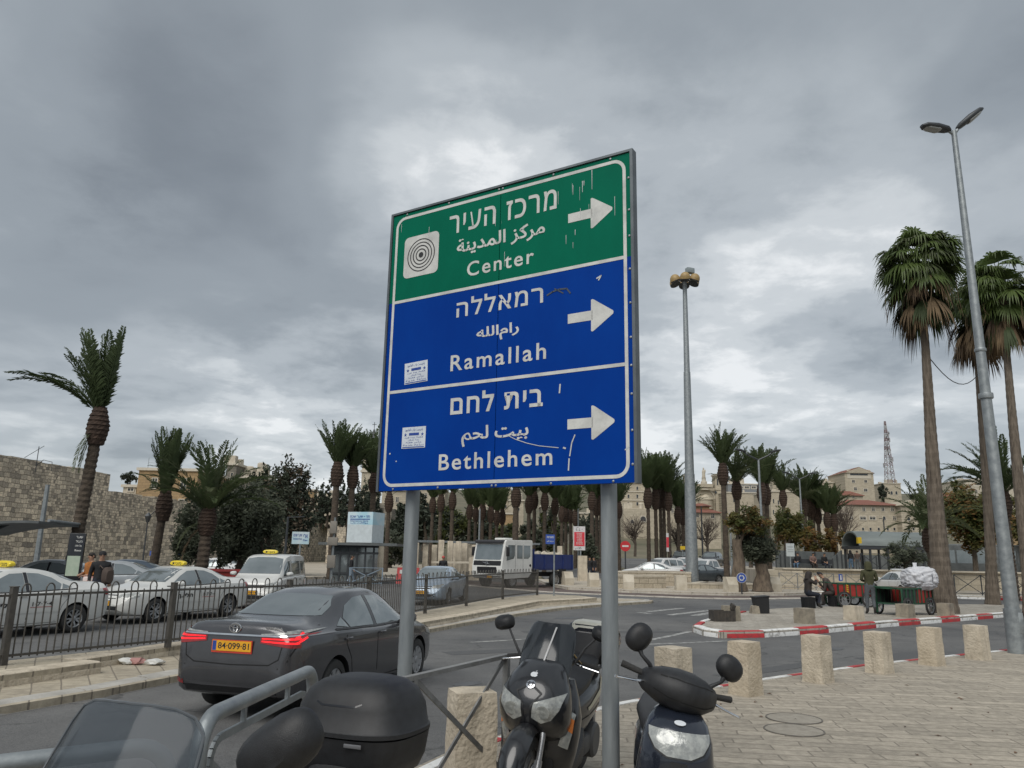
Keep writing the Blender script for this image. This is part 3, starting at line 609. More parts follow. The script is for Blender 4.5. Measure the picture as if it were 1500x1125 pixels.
for k in range(20):
    u = rs.choice([rs.uniform(.05,2.2),rs.uniform(1.55,2.2)]); v = rs.choice([2.34,2.25,1.9,2.1]) + rs.uniform(-.12,.02); l = rs.uniform(.03,.16); w = rs.uniform(.0012,.0035)
    sl.append([(u - w / 2,v - l),(u + w / 2,v - l),(u + w,v),(u - w,v)])
for u,v,r_ in ((.10,.30,.008),(.17,.235,.006),(.06,1.01,.005)): sl.append([(u + r_ * math.cos(a),v + r_ * math.sin(a)) for a in [k * math.pi / 3 for k in range(6)]])
flat(sl,'scratches',mat('scratch_white',(.55,.57,.57),.7),panel,y=-.0032,t=.0006)
sg = []
for pts,w in (([(1.555,1.415),(1.60,1.435),(1.66,1.445),(1.72,1.44),(1.75,1.40)],.012),([(1.62,1.455),(1.69,1.41)],.01)): sg += strip(pts,w)
flat(sg,'tape_scrap',mat('grey_tape',(.05,.07,.10),.7),panel,y=-.0032,t=.0006)
b = MB()
for u in (.15,.6,1.1,1.136,1.6,2.08):
    for v in (.012,SH - .012): b.lathe([(.009,0),(.009,.003),(.004,.006)],8,M=frame((u,-.001,v),(1,0,0),(0,0,1)))
for v in (.12,.35,.6,.8,1.0,1.25,1.5,1.75,1.95,2.2):
    b.lathe([(.009,0),(.009,.003),(.004,.006)],8,M=frame((SW - .014,-.001,v),(1,0,0),(0,0,1)))
b.build('bolts',galv,panel)
for u in (.215,1.965):
    b = MB(); b.lathe([(.057,0),(.057,4.55)],28); b.build('post',galv_post,sroot,(u - SW / 2,.175,0))
    b = MB(); b.lathe([(.11,0),(.11,.015),(.062,.02),(.062,.06),(.057,.061)],20); b.build('base_plate',galv,sroot,(u - SW / 2,.175,0))
# ------------------------------------------------------------------ vehicles
SEDAN = dict(L=4.62,W=1.776,
    top=[(-2.31,.60),(-2.295,.80),(-2.27,1.0),(-2.245,1.075),(-2.17,1.115),(-2.0,1.125),(-1.72,1.13),(-1.55,1.155),(-.82,1.395),(-.35,1.455),(.05,1.455),(.42,1.39),(1.12,1.03),(1.25,.985),(1.7,.915),(2.05,.82),(2.22,.70),(2.31,.52)],
    belt=[(-2.31,.56),(-2.285,.80),(-2.24,.94),(-1.9,.965),(-1.4,.965),(-.5,.935),(.9,.895),(1.7,.81),(2.1,.70),(2.31,.48)],
    hw=[(-2.31,.66),(-2.26,.74),(-2.15,.80),(-1.9,.85),(-1.4,.885),(0,.888),(1.4,.88),(1.85,.84),(2.1,.77),(2.24,.66),(2.31,.52)],
    bot=[(-2.31,.40),(-2.22,.30),(-1.8,.22),(0,.18),(1.8,.19),(2.2,.24),(2.31,.34)],
    roof=[(-2.31,.56),(-2.1,.66),(-1.7,.64),(-1.0,.545),(-.3,.56),(.4,.565),(1.1,.66),(1.7,.68),(2.1,.60),(2.31,.40)],
    wheels=(1.35,-1.35),wr=.318,track=.765)
VAN = dict(L=4.4,W=1.80,
    top=[(-2.2,.6),(-2.17,1.2),(-2.1,1.65),(-1.95,1.79),(-1.4,1.82),(-.2,1.82),(.35,1.77),(.75,1.58),(1.38,1.13),(1.5,1.085),(1.9,.98),(2.08,.86),(2.2,.56)],
    belt=[(-2.2,.55),(-2.12,.98),(-1.4,1.02),(.6,1.0),(1.4,.95),(1.9,.82),(2.2,.5)],
    hw=[(-2.2,.76),(-2.1,.84),(-1.5,.895),(0,.9),(1.4,.89),(1.85,.83),(2.08,.72),(2.2,.55)],
    bot=[(-2.2,.36),(-2.0,.26),(0,.2),(1.8,.2),(2.1,.26),(2.2,.34)],
    roof=[(-2.2,.60),(-2.0,.70),(-1,.72),(.2,.70),(.8,.68),(1.4,.74),(1.8,.70),(2.2,.42)],
    wheels=(1.4,-1.28),wr=.325,track=.775)
SUV = dict(L=4.6,W=1.84,
    top=[(-2.3,.6),(-2.27,1.05),(-2.15,1.42),(-1.9,1.65),(-1.0,1.74),(0,1.73),(.35,1.66),(1.0,1.19),(1.15,1.13),(1.8,1.05),(2.1,.94),(2.3,.55)],
    belt=[(-2.3,.56),(-2.2,1.02),(-1,1.05),(.9,1.02),(1.8,.93),(2.1,.82),(2.3,.5)],
    hw=[(-2.3,.74),(-2.15,.84),(-1.5,.91),(0,.92),(1.5,.91),(2.0,.83),(2.2,.7),(2.3,.55)],
    bot=[(-2.3,.42),(-2.0,.3),(0,.25),(1.8,.25),(2.2,.32),(2.3,.4)],
    roof=[(-2.3,.56),(-1.9,.62),(-1,.64),(.2,.63),(1.0,.70),(1.8,.72),(2.3,.42)],
    wheels=(1.4,-1.35),wr=.36,track=.79)
PICKUP = dict(L=5.2,W=1.84,
    top=[(-2.6,.7),(-2.58,1.02),(-2.5,1.08),(-1.0,1.1),(-.82,1.14),(-.7,1.6),(-.5,1.74),(.3,1.75),(.62,1.66),(1.15,1.2),(1.35,1.14),(2.1,1.06),(2.42,.94),(2.6,.6)],
    belt=[(-2.6,.66),(-2.5,1.03),(-.7,1.05),(1.2,1.03),(2.1,.95),(2.4,.82),(2.6,.55)],
    hw=[(-2.6,.78),(-2.5,.88),(-1.5,.92),(0,.92),(1.8,.91),(2.3,.82),(2.5,.7),(2.6,.55)],
    bot=[(-2.6,.5),(-2.2,.36),(0,.3),(2.1,.3),(2.5,.36),(2.6,.42)],
    roof=[(-2.6,.7),(-1.0,.78),(-.6,.66),(.2,.66),(1.1,.72),(2.1,.72),(2.6,.42)],
    wheels=(1.6,-1.5),wr=.38,track=.79)
def car_rings(P,n=64):
    L = P['L']; rings = []
    xs = sorted(set([-L / 2 + L * (.5 - .5 * math.cos(math.pi * k / n)) for k in range(n + 1)]))
    for x in xs:
        zt,zs,hw,zb,hr = (pchip(P[k],x) for k in ('top','belt','hw','bot','roof'))
        zs = min(zs,zt - .02); hr = min(hr,hw * .93); e = max(zs + .55 * (zt - zs),zt - .06)
        h = zs - zb
        half = [(0,zb),(hw * .55,zb),(hw * .86,zb + .01),(hw * .955,zb + .05),(hw * .985,zb + .20 * h),(hw,zb + .5 * h),(hw * .995,zb + .76 * h),(hw * .985,zs - .05 * h),(hw * .965,zs),(hw * .93,zs + .02 * min(1,(zt - zs) / .3))]
        y0,z0 = half[-1]
        for k in (.33,.66,1.0): half.append((y0 + (hr - y0) * k + .02 * math.sin(k * math.pi) * min(1,(zt - zs) / .4),z0 + (e - z0) * k))
        half += [(hr * .93,e + (zt - e) * .45),(hr * .75,e + (zt - e) * .78),(hr * .4,e + (zt - e) * .96),(0,zt)]
        rings.append([(x,y,z) for y,z in half] + [(x,-y,z) for y,z in half[-2:0:-1]])
    return rings
def apply_cut(o,cutter):
    md = o.modifiers.new('b','BOOLEAN'); md.operation = 'DIFFERENCE'; md.object = cutter; md.solver = 'EXACT'; md.material_mode = 'INDEX'
    bpy.context.view_layer.update()
    me = bpy.data.meshes.new_from_object(o.evaluated_get(bpy.context.evaluated_depsgraph_get()))
    o.modifiers.remove(md); o.data = me; bpy.data.objects.remove(cutter)
def wheel(parent,x,y,z,r,w=.2,spokes=5,rim=alloy,side=1,cap=False):
    root_t = MB(); q = r
    root_t.lathe([(q * .66,-w / 2),(q * .9,-w / 2),(q * .97,-w * .42),(q,-w * .3),(q,w * .3),(q * .97,w * .42),(q * .9,w / 2),(q * .66,w / 2),(q * .62,0),(q * .66,-w / 2)],32,M=Matrix.Rotation(math.pi / 2,4,'X'),cap=False)
    wl = root_t.build('wheel',rubber,parent,(x,y,z))
    b = MB(); M = Matrix.Rotation(-math.pi / 2 * side,4,'X'); 
    b.lathe([(q * .67,-.02),(q * .67,w * .42),(q * .62,w * .46),(q * .58,w * .40),(q * .56,w * .16)],28,M=M,cap=False); b.lathe([(.001,w * .12),(q * .57,w * .12)],28,M=M,mi=1)
    for k in range(spokes):
        a = 2 * math.pi * k / spokes + .3
        for da in ((-.13,.13) if not cap else (0,)):
            d = Vector((math.cos(a + da),math.sin(a + da),0)); e = Vector((math.cos(a + da * 2.0),math.sin(a + da * 2.0),0))
            b.bar(M @ (d * q * .12 + Vector((0,0,w * .33))),M @ (e * q * .61 + Vector((0,0,w * .40))),q * (.12 if not cap else .26),.02,0,up=M @ Vector((0,0,1)))
    b.lathe([(q * .17,w * .2),(q * .17,w * .40),(q * .12,w * .44),(.001,w * .44)],16,M=M)
    b.build('rim',[rim,rubber],wl)
    return wl
def make_car(name,P,paint,label,cat='car',detail=2,n=64,interior=None,rim=alloy,cap=False,spokes=5,group=None):
    root = empty(name,(0,0,0),0,label,cat,group)
    b = MB(); b.loft(car_rings(P,n)); bv = bvh_of(b)
    body = b.build('body',[paint,black_plastic],root,ang=32)
    if detail >= 1:
        c = MB()
        for wx in P['wheels']:
            for s in (1,-1):
                c.lathe([(P['wr'] + .05,-.16),(P['wr'] + .05,.4)],32,mi=1,M=Matrix.Translation((wx,s * (P['W'] / 2 - .12),P['wr'])) @ Matrix.Rotation(-s * math.pi / 2,4,'X'))
        cut = c.build('cutter',[paint,black_plastic],None); apply_cut(body,cut)
        body.data.set_sharp_from_angle(angle=R(32))
    for wx in P['wheels']:
        for s in (1,-1):
            wheel(root,wx,s * P['track'],P['wr'],P['wr'],.205,spokes,rim,s,cap)
    root['_w'] = 1; del root['_w']
    return root,bv,body
def patch(root,bv,name,m,items,off=.004,step=.05):
    b = MB()
    for ax,poly in items: onto(b,bv,poly,ax,off,step)
    if not b.f: return None
    return b.build(name,m,root,ang=60)
def mir(poly): return [(-u,v) for u,v in poly]
def both(poly,ax='B'): return [(ax,poly),(ax,mir(poly))]
def sedan_glass(root,bv,shade=None):
    g_ = shade or car_glass
    for ax in 'LR':
        patch(root,bv,'side_window',g_,[(ax,[(.86,.955),(-.13,.965),(-.13,1.345),(.16,1.335),(.45,1.20)])])
        patch(root,bv,'side_window',g_,[(ax,[(-.23,.967),(-.93,.985),(-1.0,1.10),(-.80,1.24),(-.5,1.335),(-.23,1.35)])])
        patch(root,bv,'quarter_window',g_,[(ax,[(-.98,.99),(-1.25,1.02),(-1.04,1.11)])])
        patch(root,bv,'pillar_trim',black_gloss,[(ax,[(-.14,.95),(-.22,.95),(-.22,1.36),(-.14,1.36)])])
        pts = [(.98,.935),(-.2,.945),(-1.33,.985)]
        patch(root,bv,'belt_trim',black_plastic,[(ax,q) for q in strip(pts,.022)],off=.007)
    patch(root,bv,'windscreen',g_,[('F',[(-.66,1.045),(.66,1.045),(.62,1.2),(.54,1.385),(.3,1.405),(-.3,1.405),(-.54,1.385),(-.62,1.2)])])
    patch(root,bv,'rear_window',g_,[('B',[(-.60,1.15),(.60,1.15),(.57,1.25),(.49,1.365),(.2,1.385),(-.2,1.385),(-.49,1.365),(-.57,1.25)])])
def seams(root,bv,lines,w=.012):
    b = MB()
    for ax,pts in lines:
        for q in strip(pts,w): onto(b,bv,q,ax,.0025,.08)
    b.build('panel_gaps',mat('gap_black',(.008,.008,.008),.9),root,ang=0)
def side_mirror(root,paint,x=.72,y=.95,z=1.0):
    for s in (1,-1):
        b = MB(); b.sell([(x - .07,s * (y + .02),z,.10,.06),(x - .05,s * (y + .02),z,.115,.075),(x + .05,s * (y + .01),z,.10,.065),(x + .1,s * y,z,.05,.03)],'x',16)
        b.bar((x,s * (y - .16),z - .05),(x,s * y,z - .02),.05,.03,mi=1); b.build('wing_mirror',[paint,black_plastic],root)
def handles(root,bv,paint,spots,z=.86):
    for s,ax in ((1,'L'),(-1,'R')):
        for x in spots:
            h,no,i,d = bv.ray_cast(Vector((x,s * 6,z)),Vector((0,-s,0)))
            b = MB(); b.sell([(x - .09,h.y + s * .005,z,.018,.014),(x - .07,h.y + s * .02,z,.014,.016),(x + .07,h.y + s * .02,z,.014,.016),(x + .09,h.y + s * .005,z,.018,.014)],'x',8); b.build('door_handle',paint,root)
SEAMS_SEDAN = [(ax,pts) for ax in 'LR' for pts in ([(.98,.93),(1.03,.7),(1.0,.32)],[(-.18,.95),(-.2,.6),(-.17,.3)],[(-1.1,1.0),(-1.12,.8),(-.98,.62),(-.93,.45),(-.85,.3)],[(1.0,.27),(-.9,.27)])]
def plate(root,bv,axis,z,txt,h=.115,w=.52,frame_m=None,y=0.0,lit=True):
    D = -1 if axis == 'B' else 1
    hpt,no,i,d = bv.ray_cast(Vector((D * 6,y,z)),Vector((-D,0,0)))
    x = hpt.x + D * .014
    b = MB(); b.box((x,y,z),(.012,w + .02,h + .03),mi=0); pf = b.build('plate_frame',frame_m or black_plastic,root,ang=0)
    b = MB(); b.box((x + D * .005,y,z + (.006 if frame_m else 0)),(.012,w,h)); pl = b.build('licence_plate',plate_yellow,pf,ang=0)
    M = frame((x + D * .0115,y + w / 2 if D < 0 else y - w / 2,z - h / 2 + (.006 if frame_m else 0)),(0,-1 if D < 0 else 1,0),(0,0,1))
    if txt:
        b = MB(); text_on(b,txt,M @ Matrix.Translation((w * .15,h * .2,0)),w * .80,h * .62,.001,.015); b.add([M @ Vector(q) for q in ((.004,.004,.0005),(w * .105,.004,.0005),(w * .105,h - .004,.0005),(.004,h - .004,.0005))],[(0,1,2,3)],1)
        b.build('lettering',[ink,blue_ink],pf,ang=0,fix=False)
# --- the dark saloon in the near road
graphite = mat('graphite_paint',(.085,.086,.092),.25,.55,c2=(.07,.071,.076),vs=3,coat=.6,rvar=.05)
root,bv,body = make_car('parked_car',SEDAN,graphite,'dark grey saloon with red tail lights lit, in the near lane beside the railing',n=90,cap=True,spokes=9,rim=mat('hubcap_silver',(.38,.39,.40),.4,.5))
root.name = 'saloon_car'
sedan_glass(root,bv); side_mirror(root,graphite); handles(root,bv,graphite,(-.05,-1.08))
seams(root,bv,SEAMS_SEDAN + [('B',[(-.70,1.05),(-.66,.95),(-.62,.72),(-.5,.655),(0,.64),(.5,.655),(.62,.72),(.66,.95),(.70,1.05)]),('B',[(-.78,.86),(-.72,.70),(-.62,.62)]),('B',[(.78,.86),(.72,.70),(.62,.62)])])
lit_red = mat('lit_red_lamp',(.85,.015,.02),.25,c2=(.6,.008,.012),vs=25,emit=.9)
for s in (1,-1):
    f = (lambda p: p) if s == 1 else mir
    ax = 'L' if s == 1 else 'R'
    patch(root,bv,'tail_light',lens_red,[('B',f([(.36,.89),(.80,.84),(.80,.985),(.36,.955)])),(ax,[(-2.22,.85),(-1.93,.99),(-2.0,1.01),(-2.22,.985)])],off=.006,step=.03)
    tl = [c for c in root.children if c.name.startswith('tail_light')][-1]
    for i_,(pl,m_) in enumerate((([(.38,.905),(.79,.885),(.79,.905),(.38,.92)],lit_red),([(.38,.935),(.79,.93),(.79,.945),(.38,.947)],lit_red),([(.36,.978),(.79,.992),(.80,1.02),(.36,.992)],lens_clear))):
        items = [('B',f(pl))]
        if i_ < 2: items.append((ax,[(-2.2,pl[1][1]),(-2.0,pl[1][1] + .06),(-2.02,pl[1][1] + .075),(-2.2,pl[2][1])]))
        else: items.append((ax,[(-2.21,1.0),(-1.97,1.015),(-2.05,1.03),(-2.21,1.022)]))
        b = MB()
        for a_,p_ in items: onto(b,bv,p_,a_,.010,.03)
        b.build('lamp_strip' if i_ < 2 else 'clear_lens',m_,tl,ang=60)
patch(root,bv,'chrome_strip',chrome,[('B',[(-.78,.962),(.78,.962),(.78,.980),(-.78,.980)])],off=.013,step=.03)
patch(root,bv,'bumper_reflector',lens_red,both([(.62,.40),(.74,.42),(.74,.47),(.62,.45)]),off=.006)
patch(root,bv,'lower_bumper',black_plastic,[('B',[(-.6,.33),(.6,.33),(.64,.40),(-.64,.40)])],off=.004)
plate(root,bv,'B',.84,'84·099·81',frame_m=mat('plate_frame_red',(.55,.05,.03),.5))
hb = bv.ray_cast(Vector((-6,0,1.045)),Vector((1,0,0)))[0]; xb = hb.x - .012
b = MB()
def ell(cy,cz,ry,rz,tw=.008):
    b.tube([(xb + .0,cy + ry * math.cos(a),cz + rz * math.sin(a)) for a in [2 * math.pi * k / 24 for k in range(25)]],tw,6)
ell(0,1.045,.075,.052); ell(0,1.045,.024,.047,.006); ell(0,1.065,.052,.020,.006)
b.build('emblem',chrome,root)
hb = bv.ray_cast(Vector((-6,-.41,1.05)),Vector((1,0,0)))[0]
b = MB(); text_on(b,'COROLLA',frame((hb.x - .004,-.40,1.042),(0,-1,0),(0,0,1)),.22,.03,.004,.02); b.build('lettering',chrome,root,ang=0)
for s in (1,-1): patch(root,bv,'headlight',lens_clear,[('L' if s > 0 else 'R',[(1.72,.70),(2.12,.62),(2.16,.70),(1.62,.80)])],off=.005)
root.location = (-2.60,11.70,-.146); root.rotation_euler = (0,0,R(74.4))
# --- white taxis beyond the railing
taxi_white = mat('taxi_white',(.60,.60,.57),.3,c2=(.55,.55,.525),vs=2,coat=.5)
def taxi_sign(root,z=1.455,x=-.1):
    b = MB(); b.sell([(x - .07,0,z + .07,.26,.05),(x - .05,0,z + .08,.27,.075),(x + .05,0,z + .08,.27,.075),(x + .07,0,z + .07,.26,.05)],'x',24,e=2.4)
    ts = b.build('taxi_sign',mat('taxi_sign_yellow',(.72,.56,.03),.35,c2=(.66,.5,.03)),root)
    b = MB()
    for s in (1,-1): text_on(b,'\u05ea\u05d9\u05e0\u05d5\u05de',frame((x + s * .0715,-s * .17,z + .035),(0,s,0),(0,0,1)),.34,.07,0,.01)
    b.build('lettering',ink,ts,ang=0,fix=False)
def taxi_body(label):
    root,bv,body = make_car('taxi',SEDAN,taxi_white,label,'taxi',n=64,spokes=5,rim=mat('taxi_alloy',(.34,.35,.36),.4,.6),group='white taxis in the lane beyond the railing')
    sedan_glass(root,bv); side_mirror(root,taxi_white); handles(root,bv,taxi_white,(-.05,-1.05)); seams(root,bv,SEAMS_SEDAN + [('F',[(-.66,.95),(-.62,.80),(0,.77),(.62,.80),(.66,.95)])],.008)
    for s in (1,-1):
        f = (lambda p: p) if s == 1 else mir; ax = 'L' if s == 1 else 'R'
        patch(root,bv,'headlight',lens_clear,[('F',f([(.40,.66),(.70,.68),(.70,.79),(.44,.75)])),(ax,[(1.9,.69),(2.2,.64),(2.2,.74),(1.85,.80)])],off=.006,step=.04)
        patch(root,bv,'tail_light',lens_red,[('B',f([(.52,.84),(.80,.82),(.80,.97),(.50,.96)])),(ax,[(-2.24,.82),(-2.08,.84),(-2.03,.97),(-2.22,.99)])],off=.006,step=.04)
    patch(root,bv,'grille',black_plastic,[('F',[(-.38,.64),(.38,.64),(.40,.74),(-.40,.74)]),('F',[(-.5,.36),(.5,.36),(.52,.46),(-.52,.46)])],off=.005)
    patch(root,bv,'rubbing_strip',taxi_white,[(a,[(-.95,.50),(1.0,.50),(1.0,.53),(-.95,.53)]) for a in 'LR'],off=.012)
    plate(root,bv,'F',.53,'34·552·70'); plate(root,bv,'B',.66,'34·552·70')
    taxi_sign(root)
    b = MB()
    for s in (1,-1):
        y = s * (.8885 + .004)
        text_on(b,'\u05df\u05e6\u05d9\u05dc\u05d4',frame((.05 + s * .2 if s < 0 else .62,y,.60),(-s,0,0),(0,0,1)) if s > 0 else frame((.15,y,.60),(1,0,0),(0,0,1)),.5,.14,0,.04,0)
        text_on(b,'1·7·7·4',frame((-.28,y,.64),(-s,0,0),(0,0,1)) if s > 0 else frame((-.85,y,.64),(1,0,0),(0,0,1)),.46,.09,0,.01,0)
        M_ = frame((-.24,y,.61),(-s,0,0),(0,0,1)) if s > 0 else frame((-.87,y,.61),(1,0,0),(0,0,1))
        b.add([M_ @ Vector(q) for q in ((0,0,0),(.5,0,0),(.5,.012,0),(0,.012,0))],[(0,1,2,3)],1)
    b.build('door_lettering',[ink,red_paint],root,ang=0,fix=False)
    return root
t1 = taxi_body('white taxi saloon with yellow roof sign, nearest the left edge, its rear wheel in view')
FD = math.atan2(-2.6,-1.05)          # the taxi lane runs beside the railing, towards the viewer
def lay(o,pa,pb,la,lb,z=-.146):
    """put a car so its ground points la, lb (own axes) stand where the survey says"""
    pa,pb = Vector(pa[:2]),Vector(pb[:2]); h = math.atan2(*(pb - pa).yx) - math.atan2(lb[1] - la[1],lb[0] - la[0])
    c,s = math.cos(h),math.sin(h); o.rotation_euler = (0,0,h); o.location = (pa.x - la[0] * c + la[1] * s,pa.y - la[0] * s - la[1] * c,z)
def put(o,px,py,la,h,z=-.146):
    p = G(px,py,-.15); c,s = math.cos(h),math.sin(h); o.rotation_euler = (0,0,h); o.location = (p.x - la[0] * c + la[1] * s,p.y - la[0] * s - la[1] * c,z)
put(t1,106,927,(-1.35,.86),R(244))
t2 = dup(t1,label='white taxi saloon with yellow roof sign, its front and headlamp facing the first taxi')
put(t2,226,913,(1.35,.86),R(247))
# --- white van taxi
root,bv,body = make_car('taxi_van',VAN,taxi_white,'white high-roofed van taxi with yellow roof sign, behind the railing left of the bus shelter','van',spokes=5)
van = root
for ax in 'LR':
    patch(root,bv,'side_window',car_glass,[(ax,[(1.08,1.06),(.22,1.06),(.22,1.58),(.5,1.56),(.8,1.38)])]); patch(root,bv,'side_window',car_glass,[(ax,[(.05,1.10),(-1.05,1.10),(-1.05,1.58),(.05,1.58)])]); patch(root,bv,'side_window',car_glass,[(ax,[(-1.2,1.10),(-1.9,1.10),(-1.86,1.58),(-1.2,1.58)])])
patch(root,bv,'windscreen',car_glass,[('F',[(-.72,1.15),(.72,1.15),(.69,1.4),(.62,1.66),(.3,1.71),(-.3,1.71),(-.62,1.66),(-.69,1.4)])]); patch(root,bv,'rear_window',car_glass,[('B',rpoly(-.6,1.1,.6,1.6,.08))])
patch(root,bv,'grille',black_plastic,[('F',[(-.45,.70),(.45,.70),(.47,.80),(-.47,.80)]),('F',[(-.6,.34),(.6,.34),(.6,.46),(-.6,.46)])],off=.006)
for s in (1,-1):
    f = (lambda p: p) if s == 1 else mir; ax = 'L' if s == 1 else 'R'
    patch(root,bv,'headlight',lens_clear,[('F',f([(.48,.68),(.70,.70),(.70,.88),(.50,.82)])),(ax,[(1.8,.74),(2.05,.70),(2.05,.82),(1.75,.92)])],off=.006)
    patch(root,bv,'tail_light',lens_red,[('B',f([(.68,.9),(.78,.9),(.78,1.3),(.68,1.3)]))],off=.006)
seams(root,bv,[(ax,p_) for ax in 'LR' for p_ in ([(1.15,1.02),(1.15,.4),(1.0,.3)],[(.14,1.6),(.14,.3)],[(-1.12,1.6),(-1.12,.75),(-.85,.3)])],.01)
side_mirror(root,taxi_white,1.0,.98,1.14); handles(root,bv,black_plastic,(.3,-.9),.92); plate(root,bv,'F',.55,'71·208·14'); taxi_sign(root,1.82,.1)
lay(van,G(398,893,-.15),G(478,876,-.15),(2.0,.75),(-1.3,.86))
# --- the other cars
def simple_car(name,P,paint,label,sed=True,group=None,detail=1,txt_f=None,txt_b=None):
    root,bv,body = make_car(name,P,paint,label,'car',detail=detail,n=48,group=group)
    if P is SEDAN: sedan_glass(root,bv); z0 = .0
    else:
        z0 = .2 if P is not PICKUP else .2
        for ax in 'LR':
            if P is SUV: patch(root,bv,'side_window',car_glass,[(ax,[(.78,1.08),(-.1,1.08),(-.1,1.58),(.25,1.55)])]); patch(root,bv,'side_window',car_glass,[(ax,[(-.2,1.08),(-1.05,1.08),(-1.05,1.58),(-.2,1.58)])]); patch(root,bv,'side_window',car_glass,[(ax,[(-1.15,1.1),(-1.9,1.12),(-1.75,1.5),(-1.15,1.57)])])
            else: patch(root,bv,'side_window',car_glass,[(ax,[(.95,1.1),(.2,1.1),(.2,1.6),(.5,1.57)])]); patch(root,bv,'side_window',car_glass,[(ax,[(.1,1.1),(-.55,1.1),(-.5,1.58),(.1,1.6)])])
        zt = 1.6 if P is SUV else 1.64
        patch(root,bv,'windscreen',car_glass,[('F',[(-.7,1.2),(.7,1.2),(.58,zt),(-.58,zt)])]); patch(root,bv,'rear_window',car_glass,[('B',[(-.62,1.15),(.62,1.15),(.52,1.56),(-.52,1.56)])])
    side_mirror(root,paint,z=1.0 + z0,x=.72 if P is not PICKUP else .95)
    hz = .62 if P is SEDAN else .78
    for s in (1,-1):
        f = (lambda p: p) if s == 1 else mir; ax = 'L' if s == 1 else 'R'; xl = P['L'] / 2
        patch(root,bv,'headlight',lens_clear,[('F',f([(.40,hz + .03),(.72,hz + .05),(.72,hz + .18),(.42,hz + .13)])),(ax,[(xl - .42,hz + .08),(xl - .12,hz + .03),(xl - .12,hz + .13),(xl - .48,hz + .2)])],off=.006)
        patch(root,bv,'tail_light',lens_red,[('B',f([(.55,.82 + z0),(.82,.80 + z0),(.82,.97 + z0),(.55,.95 + z0)])),(ax,[(-xl + .06,.82 + z0),(-xl + .3,.86 + z0),(-xl + .33,.97 + z0),(-xl + .1,.96 + z0)])],off=.006)
    patch(root,bv,'grille',black_plastic,[('F',[(-.36,hz),(.36,hz),(.38,hz + .1),(-.38,hz + .1)]),('F',[(-.55,.34),(.55,.34),(.55,.44),(-.55,.44)])],off=.006)
    seams(root,bv,[(ax,p_) for ax,p_ in SEAMS_SEDAN],.012)
    plate(root,bv,'F',.5,txt_f); plate(root,bv,'B',.68 + z0,txt_b)
    return root,bv
pale_blue = mat('pale_blue_paint',(.36,.44,.53),.3,.3,c2=(.32,.40,.49),vs=2,coat=.5)
r_,bv_ = simple_car('saloon_car',SEDAN,pale_blue,'pale blue saloon facing the viewer, behind the railing right of the left sign post',txt_f='58·203·16')
put(r_,590,886,(2.0,-.8),R(260))
white_car = mat('white_car_paint',(.62,.62,.61),.28,c2=(.58,.58,.57),vs=2,coat=.5)
r_,bv_ = simple_car('saloon_car',SEDAN,white_car,'white saloon seen from behind with a roof board, beyond the porters carts',txt_b='22·518·37')
wc = r_
b = MB(); b.sell([(-.12,0,1.54,.52,.03),(-.1,0,1.545,.54,.05),(.1,0,1.545,.54,.05),(.12,0,1.54,.52,.03)],'x',20,e=4); b.build('roof_board',mat('roof_board_white',(.62,.63,.62),.4),wc)
p = G(1349,876,-.15); wc.location = (p.x,p.y + 2.2,-.146); wc.rotation_euler = (0,0,R(96))
r_,bv_ = simple_car('saloon_car',SEDAN,white_car,'white saloon side-on in the road behind the low stone planter wall')
p = AT(953,823,58); r_.location = (p.x,58,p.z - 1.455); r_.rotation_euler = (0,0,R(176))
dark_teal = mat('slate_paint',(.07,.085,.095),.25,.3,c2=(.06,.07,.08),coat=.5)
r_,bv_ = simple_car('saloon_car',SEDAN,dark_teal,'dark slate saloon in traffic, half behind the tall lamp mast')
p = AT(1022,826,62); r_.location = (p.x,62,p.z - 1.455); r_.rotation_euler = (0,0,R(205))
r_,bv_ = simple_car('pickup_truck',PICKUP,white_car,'white pickup truck right of the tall lamp mast'); r_['category'] = 'pickup'
p = AT(1035,819,68); r_.location = (p.x,68,p.z - 1.75); r_.rotation_euler = (0,0,R(218))
r_,bv_ = simple_car('off_road_car',SUV,white_car,'white off-road car behind the white saloon, farthest left of the queue')
p = AT(969,817,68); r_.location = (p.x,68,p.z - 1.74); r_.rotation_euler = (0,0,R(215))
o_ = dup(r_,label='white off-road car just left of the tall lamp mast, beside the slate saloon')
p = AT(1003,816,71); o_.location = (p.x,71,p.z - 1.74); o_.rotation_euler = (0,0,R(222))
black_car = mat('black_car_paint',(.02,.02,.022),.25,c2=(.016,.016,.018),coat=.5)
r_,bv_ = simple_car('off_road_car',SUV,black_car,'black off-road car behind the white pickup')
p = AT(1041,808,84); r_.location = (p.x,84,p.z - 1.74); r_.rotation_euler = (0,0,R(240))
o_ = dup(r_,label='black off-road car left of the tall lamp mast, under the yellow board')
p = AT(997,807,88); o_.location = (p.x,88,p.z - 1.74); o_.rotation_euler = (0,0,R(250))
silver = mat('silver_paint',(.40,.42,.43),.3,.4,c2=(.36,.38,.39),coat=.5)
r_,bv_ = simple_car('saloon_car',SEDAN,silver,'silver saloon parked below the city wall, right of the man with a backpack',group='cars parked below the city wall')
pk = r_
def park(o,px,pyroof,Y,h,lab=None):
    p = AT(px,pyroof,Y); o.location = (p.x,Y,-.14 if p.z - 1.455 < .2 else p.z - 1.455); o.rotation_euler = (0,0,R(h)); 
    if lab: o['label'] = lab
    return o
park(pk,158,831,30,205)
park(dup(pk),75,826,30,190,'silver saloon between the first taxi roof and the black sign board')
r_,bv_ = simple_car('saloon_car',SEDAN,white_car,'white saloon parked under the olive trees, right half hidden by the red skip',group='cars parked below the city wall')
park(r_,372,823,46,200)
park(dup(r_),318,824,47,170,'white saloon parked under the olive trees, left of the red skip')
